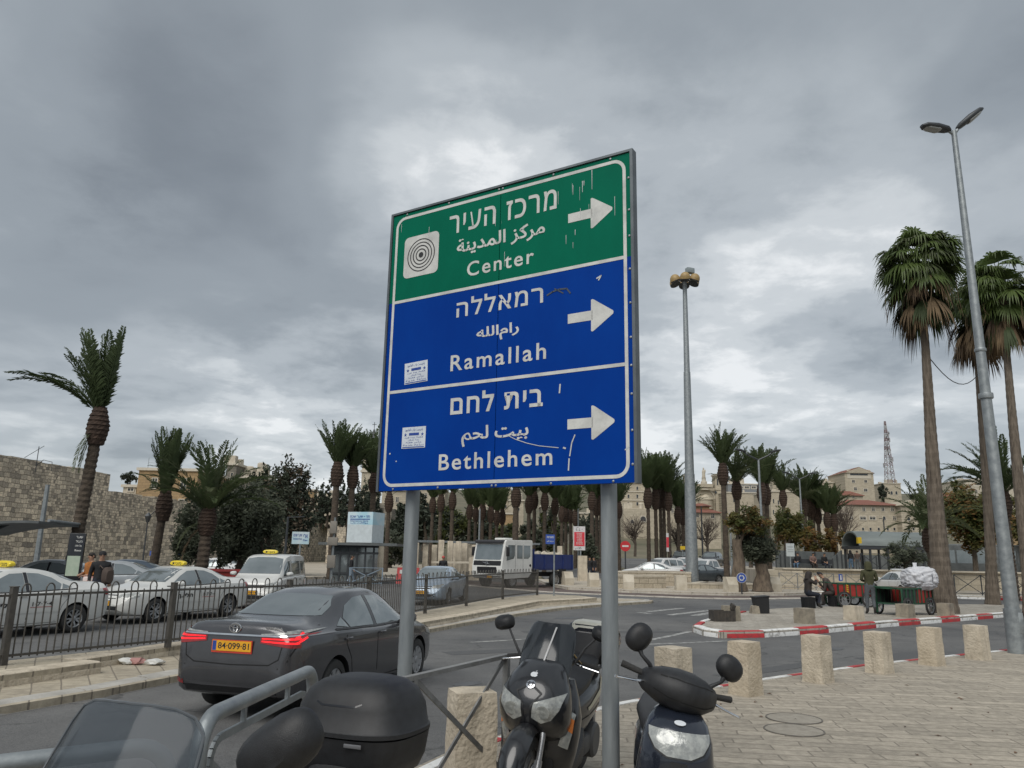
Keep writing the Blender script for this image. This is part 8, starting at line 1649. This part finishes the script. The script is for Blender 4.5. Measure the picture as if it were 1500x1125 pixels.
# litter by the median and the broken crates on the island
for k,(px,py,m_,lab) in enumerate(((186,973,white_sheet,'crumpled white litter below the median wall, left of the pink paper'),(198,973,mat('pink_litter',(.42,.22,.20),.8),'crumpled pink paper beside the white litter'),(227,974,white_sheet,'white torn paper lying below the median wall, right of the pink paper'))):
    b = MB(); bm = bmesh.new(); bmesh.ops.create_icosphere(bm,subdivisions=2,radius=.09)
    for v in bm.verts: v.co = Vector((v.co.x * 1.5,v.co.y,v.co.z * .6)) * (1 + .5 * mnoise.noise(v.co * 14 + Vector((k * 5,0,0))))
    b.bm(bm); bm.free(); o = b.build('paper_litter',m_,ang=0); p_ = G(px,py,-.05); o.location = (p_.x,p_.y,-.0); tag(o,lab,'litter')
b = MB(); q = G(1062,911)
for a_,c_,s_ in (((0,-.22,.16),(.66,.03,.3),0),((0,.22,.16),(.66,.03,.3),0),((-.32,0,.16),(.03,.44,.3),0),((.32,0,.2),(.03,.44,.38),0),((0,0,.03),(.64,.44,.03),0)): b.box(a_,c_)
for k in range(6): b.box((-.27 + .108 * k,-.238,.17),(.02,.02,.28))
b.box((.30,-.1,.42),(.10,.22,.16),rot=Euler((.3,.3,0))); o = b.build('broken_crate',mat('crate_dark',(.035,.032,.028),.8,c2=(.06,.05,.04),vs=9),None,(q.x,q.y + .3,0),.12,ang=0); tag(o,'broken dark plastic crate lying by the island kerb','crate')
q = G(1119,899); o = empty('waste_bin',(q.x,q.y + .2,0),0,'upright black bin leaning slightly on the island, left of the seated men','bin',rot=(0,R(-5),0)); b = MB(); b.loft([[(-.2,-.2,0),(.2,-.2,0),(.2,.2,0),(-.2,.2,0)],[(-.24,-.24,.55),(.24,-.24,.55),(.24,.24,.55),(-.24,.24,.55)]]); b.build('body',black_plastic,o,ang=0); b = MB(); b.box((0,0,.56),(.52,.52,.05),bev=.01); b.build('rim',black_plastic,o)
o = stone_block('rough_stone',.3,.3,.26,44,.8,lime_dark,.03,cuts=4); q = G(1108,899); o.location = (q.x,q.y + .15,0); tag(o,'rough mossy stone beside the black bin','stone')
# bus standing beyond the railing on the right
q = AT(1450,842,66); o = empty('city_bus',(q.x,66,.35),R(172),'dark-windowed bus standing behind the railing on the far right','bus'); bus_m = mat('bus_grey',(.16,.17,.17),.4,c2=(.11,.12,.12),vs=2)
b = MB(); b.box((0,0,1.72),(10.5,2.5,2.7),bev=.14); b.build('body',bus_m,o); b = MB()
for s in (1,-1):
    for k in range(6): b.box((-4.2 + 1.6 * k,s * 1.245,2.05),(1.45,.03,1.05))
b.build('side_windows',car_glass,o,ang=0); b = MB(); b.box((5.245,0,1.95),(.03,2.2,1.35)); b.build('windscreen',car_glass,o,ang=0); b = MB(); b.box((5.25,0,2.82),(.03,1.6,.25)); b.build('route_display',mat('route_orange',(.9,.22,.03),.4,emit=.8),o,ang=0)
for s in (1,-1): b = MB(); b.lathe([(.14,0),(.14,.03)],14,M=frame((5.25,s * .9,.85),(0,1,0),(0,0,1))); b.build('headlight',mat('lit_headlight',(.95,.93,.85),.3,emit=1.4),o)
for x in (3.4,-3.2):
    for s in (1,-1): wheel(o,x,s * 1.1,.48,.48,.28,6,alloy,s)
# ------------------------------------------------------------------ people
skin_m = mat('skin',(.36,.21,.14),.6,c2=(.30,.17,.11),vs=9); shoe_m = mat('shoe_dark',(.03,.028,.027),.6); hair_m = mat('hair_dark',(.02,.016,.013),.7,bump=.3,bs=60)
def cloth(name,c): return mat(name,c,.85,c2=tuple(x * .62 for x in c),vs=6,vd=6,bump=.6,bs=14)
def person(label,loc,rz,pose,top_m,leg_m,hood=None,cap=None,hair=True,group=None,scale=1.0):
    """pose: joint spots in the person's own axes (x right, y forward, z up)"""
    J = dict(pose); names,V,rad,kind,E_ = {},[],[],[],[]
    def add(n,p,r,k,parent=None):
        names[n] = len(V); V.append(Vector(p)); rad.append(r); kind.append(k)
        if parent is not None: E_.append((names[parent],names[n]))
    pel,ch,nk,hd = (Vector(J[k]) for k in ('pelvis','chest','neck','head')); up = (hd - nk).normalized(); f = Vector(J.get('look',(0,1,0))).normalized()
    add('pelvis',pel,(.16,.13),'leg'); add('waist',pel.lerp(ch,.4),(.165,.135),'top','pelvis'); add('chest',ch,(.185,.14),'top','waist'); add('yoke',ch.lerp(nk,.75),(.12,.10),'top','chest'); add('neck',nk,(.06,.06),'skin','yoke'); add('jaw',nk.lerp(hd,.5) + f * .015,(.072,.082),'skin','neck'); add('brow',hd,(.082,.095),'skin','jaw'); add('crown',hd + up * .075,(.06,.07),'skin','brow')
    for s,q in ((-1,'l'),(1,'r')):
        sh,el,wr = Vector(J['sh' + q]),Vector(J['el' + q]),Vector(J['wr' + q]); add('sh' + q,sh,(.085,.085),'top','yoke'); add('ua' + q,sh.lerp(el,.5),(.068,.068),'top','sh' + q); add('el' + q,el,(.056,.056),'top','ua' + q); add('fa' + q,el.lerp(wr,.5),(.052,.052),'top','el' + q); add('wr' + q,wr,(.036,.036),'skin','fa' + q); d = (wr - el).normalized(); add('palm' + q,wr + d * .07,(.036,.022),'skin','wr' + q)
        side = d.cross(Vector((0,0,1))); side = side.normalized() if side.length > .1 else Vector((1,0,0)); curl = Vector((0,0,-1)) if abs(d.z) < .7 else f
        for j,(o_,l) in enumerate(((-.03,.065),(-.01,.078),(.01,.075),(.03,.058))): b0 = wr + d * .095 + side * o_; add(f'f{q}{j}a',b0,(.011,.011),'skin','palm' + q); add(f'f{q}{j}b',b0 + d * l * .5 + curl * .012,(.0095,.0095),'skin',f'f{q}{j}a'); add(f'f{q}{j}c',b0 + d * l * .8 + curl * .036,(.008,.008),'skin',f'f{q}{j}b')
        add('th' + q,wr + d * .05 + side * .04 * -s + curl * .015,(.012,.012),'skin','wr' + q); add('tt' + q,wr + d * .085 + side * .05 * -s + curl * .03,(.009,.009),'skin','th' + q)
        hp,kn,an,to = (Vector(J[k + q]) for k in ('hp','kn','an','to')); add('hp' + q,hp,(.115,.115),'leg','pelvis'); add('tg' + q,hp.lerp(kn,.5),(.092,.095),'leg','hp' + q); add('kn' + q,kn,(.068,.072),'leg','tg' + q); add('cf' + q,kn.lerp(an,.4),(.062,.066),'leg','kn' + q); add('an' + q,an,(.05,.05),'shoe','cf' + q); add('to' + q,to,(.045,.035),'shoe','an' + q)
    me = bpy.data.meshes.new('person'); me.from_pydata(V,E_,[]); o = bpy.data.objects.new('person',me); col.objects.link(o); md = o.modifiers.new('s','SKIN'); md.use_smooth_shade = True; o.modifiers.new('u','SUBSURF').levels = 1
    sk = me.skin_vertices[0].data
    for i,r in enumerate(rad): sk[i].radius = r; sk[i].use_root = (i == 0)
    bpy.context.view_layer.update(); m2 = bpy.data.meshes.new_from_object(o.evaluated_get(bpy.context.evaluated_depsgraph_get())); o.modifiers.clear(); o.data = m2; m2.name = 'person'
    m2.materials.clear(); ms = {'top': 0,'leg': 1,'skin': 2,'shoe': 3}
    for m in (top_m,leg_m,skin_m,shoe_m): m2.materials.append(m)
    for p in m2.polygons:
        c = p.center; best = min(range(len(V)),key=lambda i: (V[i] - c).length_squared / (rad[i][0] + .03)); p.material_index = ms[kind[best]]; p.use_smooth = True
    o.location = loc; o.rotation_euler = (0,0,rz); o.scale = (scale,) * 3; tag(o,label,'person',group)
    side = f.cross(up).normalized()
    def orient(b): M = Matrix((side,f,up)).transposed().to_4x4(); M.translation = hd; b.xf(M); return b
    b = MB(); b.sell([(-.045,0,.095,.010,.012),(-.02,0,.108,.014,.018),(.02,0,.098,.008,.010)],'z',8,e=2)
    for s in (1,-1): b.sell([(-.03,s * .086,.0,.010,.022),(.0,s * .092,-.005,.012,.028),(.03,s * .088,-.008,.008,.02)],'z',8,e=2)
    orient(b).build('face_features',skin_m,o)
    if hood is not None: b = MB(); b.sell([(-.17,0,-.02,.135,.12),(-.08,0,-.02,.125,.125),(.02,0,-.018,.122,.13),(.09,0,-.025,.10,.11),(.125,0,-.03,.05,.06)],'z',18,e=2.2); orient(b).build('hood',hood,o)
    elif cap is not None: b = MB(); b.sell([(.0,0,-.005,.100,.112),(.05,0,-.008,.100,.112),(.10,0,-.01,.075,.085),(.125,0,-.01,.03,.035)],'z',16,e=2); orient(b).build('cap',cap,o)
    elif hair: b = MB(); b.sell([(-.05,0,-.055,.075,.055),(.0,0,-.022,.090,.092),(.06,0,-.01,.088,.095),(.10,0,-.012,.06,.07),(.115,0,-.012,.02,.03)],'z',16,e=2); orient(b).build('hair',hair_m,o)
    return o
def stand(arms='down',stride=0.0,lean=0.0):
    P = dict(pelvis=(0,0,.95),chest=(0,lean * .5,1.28),neck=(0,lean * .8,1.50),head=(0,lean + .02,1.66),shl=(-.19,lean * .6,1.42),shr=(.19,lean * .6,1.42),hpl=(-.09,0,.90),hpr=(.09,0,.90),knl=(-.10,stride * .5 + .02,.50),knr=(.10,-stride * .35 + .03,.50),anl=(-.11,stride,.09),anr=(.11,-stride,.09 + .06 * bool(stride)),tol=(-.13,stride + .15,.04),tor=(.13,-stride + .14,.04))
    if arms == 'down': P.update(ell=(-.25,-.03,1.14),elr=(.25,-.03,1.14),wrl=(-.26,.06 + stride * -.3,.90),wrr=(.26,.06 + stride * .3,.90))
    if arms == 'front': P.update(ell=(-.27,-.04,1.16),elr=(.27,-.02,1.16),wrl=(-.10,.22,1.10),wrr=(.10,.24,1.13))
    return P
def seat(arms='lap',lean=.08,h=.46):
    P = dict(pelvis=(0,0,h + .12),chest=(0,lean,h + .44),neck=(0,lean * 1.9,h + .65),head=(0,lean * 2.3 + .03,h + .80),shl=(-.19,lean * 1.5,h + .57),shr=(.19,lean * 1.5,h + .57),hpl=(-.09,.04,h + .08),hpr=(.09,.04,h + .08),knl=(-.13,.44,h + .05),knr=(.13,.42,h + .05),anl=(-.13,.47,.09),anr=(.12,.36,.09),tol=(-.14,.62,.04),tor=(.13,.51,.04))
    if arms == 'lap': P.update(ell=(-.25,lean + .06,h + .33),elr=(.25,lean + .06,h + .33),wrl=(-.10,.30,h + .22),wrr=(.10,.30,h + .22))
    if arms == 'mouth': P.update(ell=(-.24,.20,h + .42),elr=(.26,.24,h + .44),wrl=(-.06,.36,h + .56),wrr=(.08,.32,h + .64))
    if arms == 'knees': P.update(ell=(-.20,.36,h + .16),elr=(.20,.36,h + .18),wrl=(-.06,.52,h + .30),wrr=(.10,lean * 2.3 + .16,h + .60))
    return P
green_coat = cloth('olive_green_coat',(.055,.055,.022)); dark_coat = cloth('dark_brown_jacket',(.035,.028,.024)); blk = cloth('black_jacket',(.016,.016,.018)); navy_t = cloth('navy_trousers',(.022,.026,.04)); jeans = cloth('grey_jeans',(.10,.11,.12)); pale_j = cloth('pale_jeans',(.28,.34,.40)); orange = cloth('orange_jacket',(.38,.14,.03)); brown_t = cloth('brown_trousers',(.045,.035,.03))
q = G(1277,900); person('man standing with his back turned, olive-green hooded coat and grey jeans',(q.x,q.y,0),R(-8),stand('front',.05),green_coat,jeans,hood=green_coat,scale=1.03)
q = G(1186,891); sx_,sy_ = q.x,q.y + .1
person('man in a dark brown hooded jacket seated on a black crate, facing right',(sx_,sy_,0),R(-80),seat('mouth',.03,.46),dark_coat,navy_t,hood=dark_coat,scale=1.02)
q2 = G(1227,889); person('man in a dark knit cap seated bent forward with a hand to his face',(q2.x,q2.y + .25,0),R(72),seat('knees',.20,.45),cloth('brown_check_jacket',(.075,.058,.05)),brown_t,cap=blk,scale=1.02)
def crate(label,x,y,rz,m,w=.40,h=.42):
    o = empty('plastic_crate',(x,y,0),rz,label,'crate'); b = MB(); b.loft([[(-w / 2 * k,-w / 2 * k,z),(w / 2 * k,-w / 2 * k,z),(w / 2 * k,w / 2 * k,z),(-w / 2 * k,w / 2 * k,z)] for k,z in ((.92,0),(1,h * .9),(1.04,h * .9),(1.04,h))]); b.build('body',m,o,ang=0); b = MB()
    for s in (1,-1):
        for k in range(4): b.box((-w * .35 + w * .233 * k,s * w * .485,h * .45),(.03,.04,h * .8)); b.box((s * w * .485,-w * .35 + w * .233 * k,h * .45),(.04,.03,h * .8))
    b.build('ribs',m,o,ang=0); return o
crate('black plastic crate under the man in the hooded jacket',sx_,sy_,.2,black_plastic); crate('black plastic crate under the man in the knit cap',q2.x,q2.y + .25,.1,black_plastic)
def at_person(label,px,pyfoot,Y,rz,pose,tm,lm,zg=None,**kw): q = AT(px,pyfoot,Y); return person(label,(q.x,Y,q.z if zg is None else zg),rz,pose,tm,lm,**kw)
at_person('man in a black jacket and pale jeans walking past the kiosk',513,855,47,R(-75),stand('down',.22),blk,pale_j,zg=-.13); bp_ = at_person('pedestrian in a dark navy coat and black cap beside the totem',139,900,23,R(-150),stand('down',.05),blk,navy_t,zg=-.14,cap=blk,scale=1.03)
b = MB(); b.sell([(-.02,0,1.12,.12,.18),(.0,0,1.14,.15,.24),(.12,0,1.14,.15,.24),(.19,0,1.12,.11,.17)],'y',18,e=3); b.tube([(-.12,.0,1.34),(-.13,-.14,1.42),(-.12,-.24,1.2)],.02,6); b.tube([(.12,.0,1.34),(.13,-.14,1.42),(.12,-.24,1.2)],.02,6); bag = b.build('backpack',mat('backpack_brown',(.07,.05,.04),.8),None,(AT(139,900,23).x + .22,22.92,-.14),R(-120)); tag(bag,'dark brown backpack on the shoulders of the pedestrian in the navy coat','backpack')
at_person('pedestrian in an orange jacket with dark hair, partly behind the navy coat',124,900,24,R(150),stand('front'),orange,navy_t,zg=-.14)
b = MB(); b.sell([(.0,0,0,.10,.06),(.05,0,0,.15,.08),(.34,0,0,.16,.09),(.40,0,0,.15,.05)],'z',14,e=3); b.tube([(-.08,0,.4),(0,0,.52),(.08,0,.4)],.008,5); bg = b.build('shopping_bag',mat('bag_red_white',(.52,.10,.08),.6,c2=(.6,.5,.46),vs=4,lo=.5,hi=.55),None,(AT(123,900,23.4).x,23.4,.55)); tag(bg,'red and white shopping bag held by the pedestrian in orange','bag')
at_person('person in a red cap and dark jacket behind the pale blue saloon',648,858,50,R(180),stand('down'),blk,navy_t,zg=-.1,cap=mat('cap_red',(.45,.06,.05),.7))
# terrace behind the stone wall and the people on it
b = MB(); b.prism([(20,56.5),(62,57.5),(62,92),(20,92)],-.1,1.08); tag(b.build('pavement',far_paving,ang=0),kind='structure')
at_person('walker in a dark hooded jacket and blue jeans on the terrace, left of two',1247,832,72,R(10),stand('down',.12),blk,cloth('blue_jeans',(.10,.17,.26)),zg=1.08,hood=blk); at_person('walker in a brown coat on the terrace, right of two',1257,832,73,R(-10),stand('down',.10),cloth('brown_coat',(.10,.07,.055)),jeans,zg=1.08)
be = empty('bench',(AT(1192,826,61).x,61,1.08),0,'long dark bench on the terrace below the grey screens','bench'); b = MB(); b.box((0,.05,.43),(3.4,.45,.06)); b.build('seat',steel_dark,be,ang=0); b = MB(); b.box((0,.30,.70),(3.4,.05,.35)); b.build('backrest',steel_dark,be,ang=0)
for s in (-1.5,0,1.5): b = MB(); b.box((s,.1,.2),(.08,.4,.4)); b.build('leg',steel_dark,be,ang=0)
for k,(dx,m1,m2,lab) in enumerate(((-1.25,blk,cloth('blue_jeans',(.10,.17,.26)),'person in black and blue jeans leaning back at the left end of the terrace bench'),(-.1,cloth('dusky_pink_coat',(.22,.14,.12)),brown_t,'person in a dusky pink coat in the middle of the terrace bench'),(.75,blk,navy_t,'person in dark clothes at the right end of the terrace bench'))):
    person(lab,(be.location.x + dx,60.95,1.08),R(180 + (-40,5,15)[k]),seat('lap',-.04 if k == 0 else .06,.44),m1,m2)
for k,px in enumerate((864,870)): at_person(('dark-clothed pedestrian left of two by the red post behind the truck','dark-clothed pedestrian right of two by the red post behind the truck')[k],px,838,62,R(170 - 40 * k),stand('down',.05),blk,navy_t,zg=.02)
b = MB(); b.tube([(0,0,0),(0,0,1.1)],.09,10); b.lathe([(.16,.8),(.16,1.1),(.10,1.2),(.02,1.24)],10); b.tube([(-.25,0,.8),(.25,0,.8)],.09,8); q = AT(865,838,66); tag(b.build('fire_hydrant',mat('hydrant_red',(.40,.05,.04),.5),None,(q.x,66,.02)),'red hydrant post beside the buff stone pier','hydrant')
# ------------------------------------------------------------------ porters' carts
cart_green = mat('cart_green',(.02,.09,.045),.55,c2=(.015,.05,.03),vs=5); cart_red = mat('cart_red',(.36,.03,.025),.55,c2=(.26,.025,.02),vs=5); cart_dark = mat('cart_dark',(.02,.03,.028),.6,c2=(.035,.04,.035),vs=4)
def cart_wheel(parent,x,y,r=.31):
    b = MB(); M = Matrix.Rotation(math.pi / 2,4,'X'); b.lathe([(r,-.03),(r,.03),(r - .06,.035),(r - .06,-.035),(r,-.03)],28,M=M,cap=False); w = b.build('wheel',rubber,parent,(x,y,r)); b = MB()
    for k in range(8): a = math.pi * k / 4; b.bar((0,0,0),((r - .06) * math.cos(a),0,(r - .06) * math.sin(a)),.014,.014,up=(0,1,0))
    b.lathe([(.05,-.05),(.05,.05)],10,M=M); b.lathe([(r - .06,-.02),(r - .06,.02),(r - .085,.02),(r - .085,-.02),(r - .06,-.02)],24,M=M,cap=False); b.build('spokes',alloy,w)
def handcart(label,loc,rz,L,split,hz=False):
    o = empty('handcart',loc,rz,label,'handcart',"porters' red and green handcarts"); W,z0,z1 = .95,.40,.92; b = MB()
    for s in (1,-1):
        for z in (z0,z1): b.box((0,s * W / 2,z),(L,.05,.05))
        n = int(L / .24)
        for k in range(n + 1): b.box((-L / 2 + L * k / n,s * W / 2,(z0 + z1) / 2),(.045,.06,z1 - z0))
    for s in (1,-1): b.box((s * L / 2,0,z0),(.05,W,.05)); b.box((s * L / 2,0,z1),(.05,W,.05)); b.box((s * L / 2,W / 2,.5),(.06,.06,.84)); b.box((s * L / 2,-W / 2,.5),(.06,.06,.84))
    b.build('frame',cart_green,o,ang=0)
    for s in (1,-1):
        b = MB(); b.box(((L / 2 + split) / 2,s * (W / 2 - .012),(z0 + z1) / 2),(L / 2 - split - .05,.015,z1 - z0 - .05)); b.build('side_panel',cart_red,o,ang=0)
        if split > -L / 2 + .1: b = MB(); b.box(((-L / 2 + split) / 2,s * (W / 2 - .012),(z0 + z1) / 2),(L / 2 + split - .05,.015,z1 - z0 - .05)); b.build('side_panel',cart_dark,o,ang=0)
    b = MB(); b.box((L / 2 - .01,0,(z0 + z1) / 2),(.015,W - .06,z1 - z0 - .05)); b.build('end_panel',cart_red,o,ang=0); b = MB(); b.box((0,0,z0),(L,W,.03)); b.build('deck',cart_dark,o,ang=0)
    if split > -L / 2 + .1: b = MB(); b.box(((-L / 2 + split) / 2,0,z1 + .035),(L / 2 + split,W + .04,.03)); b.build('plank_top',mat('plank_brown',(.12,.09,.065),.85,c2=(.07,.05,.04),vs=6),o,ang=0)
    if hz:
        b = MB()
        for k in range(6): b.box((-L / 2 + .40,-W / 2 - .034,z0 + .06 + k * .08),(.10,.008,.035),rot=Euler((0,R(30),0)))
        b.build('hazard_strip',mat('hazard_yellow',(.6,.42,.03),.5),o,ang=0)
    for x in (-L / 2 + .22,L / 2 - .30):
        for s in (1,-1): cart_wheel(o,x,s * (W / 2 + .06))
    b = MB(); b.tube([(-L / 2,-.3,z1),(-L / 2 - .4,-.3,z1 + .05),(-L / 2 - .4,.3,z1 + .05),(-L / 2,.3,z1)],.02,8); b.build('push_handle',cart_green,o); return o
qa,qb = G(1308,903),G(1368,901); cc = (qa + qb) / 2; an_ = math.atan2(qb.y - qa.y,qb.x - qa.x); handcart('near red and green handcart loaded with the white bale, left half dark',(cc.x,cc.y + .55,0),an_ + .1,2.05,-.05); q = G(1257,890); handcart('far red and green handcart with a yellow hazard strip behind the standing man',(q.x,q.y + .7,0),.15,1.6,-.8,True)
bm = bmesh.new(); bmesh.ops.create_icosphere(bm,subdivisions=5,radius=1)
for v in bm.verts:
    p = v.co.copy(); s = Vector((math.copysign(abs(p.x) ** .72,p.x),math.copysign(abs(p.y) ** .75,p.y),math.copysign(abs(p.z) ** .75,p.z))); k = 1 + .10 * mnoise.noise(p * 1.8) - .13 * (1 - abs(mnoise.noise(Vector((p.x * 2.2,p.y * 3,p.z * 5)) + Vector((3,1,2))))) ** 6 - .07 * (1 - abs(mnoise.noise(p * 6 + Vector((5,5,5))))) ** 5 + .1
    for a in (-.25,.35): k -= .07 * math.exp(-((p.x - a) / .035) ** 2)
    v.co = Vector((s.x * .66,s.y * .50,s.z * .46)) * k
b = MB(); b.bm(bm); bm.free(); q = AT(1361,850,cc.y + .5); ba = b.build('cargo_bale',mat('bale_white',(.60,.60,.62),.6,c2=(.46,.47,.50),vs=5,vd=6,bump=.5,bs=9),None,(cc.x + .66,cc.y + .65,1.27),.1,ang=180); ba.scale = (.88,.9,.86); tag(ba,'bulging white sack bale strapped on the near handcart','bale')
b = MB()
for a in (-.25,.35): b.tube([(.66 * a + .0,.51 * math.cos(t),.47 * math.sin(t)) for t in [2 * math.pi * k / 24 for k in range(25)]],.014,5)
b.tube([(.655 * math.cos(t),.40 * math.sin(t) - .0,.24) for t in [2 * math.pi * k / 24 for k in range(25)]],.012,5); b.build('straps',mat('strap_grey',(.10,.11,.13),.7),ba); b = MB(); b.sell([(0,0,0,.10,.08),(.10,0,.02,.07,.05),(.22,.03,.05,.10,.03)],'z',10); b.xf(Matrix.Translation((-.15,0,.42))); b.build('tied_neck',_m['bale_white'],ba)
# leaves and grit on the paving by the scooter
b = MB(); rr = random.Random(21); vs_ = []
for k in range(150):
    if k < 60: x,y = rr.gauss(1.05,.28),rr.gauss(6.6,.5)
    else: x,y = rr.uniform(1.5,10),rr.uniform(5,13); 
    s = rr.uniform(.012,.045); a = rr.uniform(0,6.28); i = len(b.v); c_,s_ = math.cos(a) * s,math.sin(a) * s
    if k >= 60 and y > 9.7 + .72 * (x - 1.4): continue
    b.add([(x - c_,y - s_,.006),(x + s_ * .5,y - c_ * .5,.012),(x + c_,y + s_,.007),(x - s_ * .5,y + c_ * .5,.016)],[(0,1,2,3)],rr.choice((0,0,1)))
tag(b.build('fallen_leaves',[mat('dead_leaf',(.16,.085,.04),.85,c2=(.09,.05,.03)),mat('dead_leaf_dark',(.07,.05,.035),.9)],ang=0,fix=False),kind='stuff')
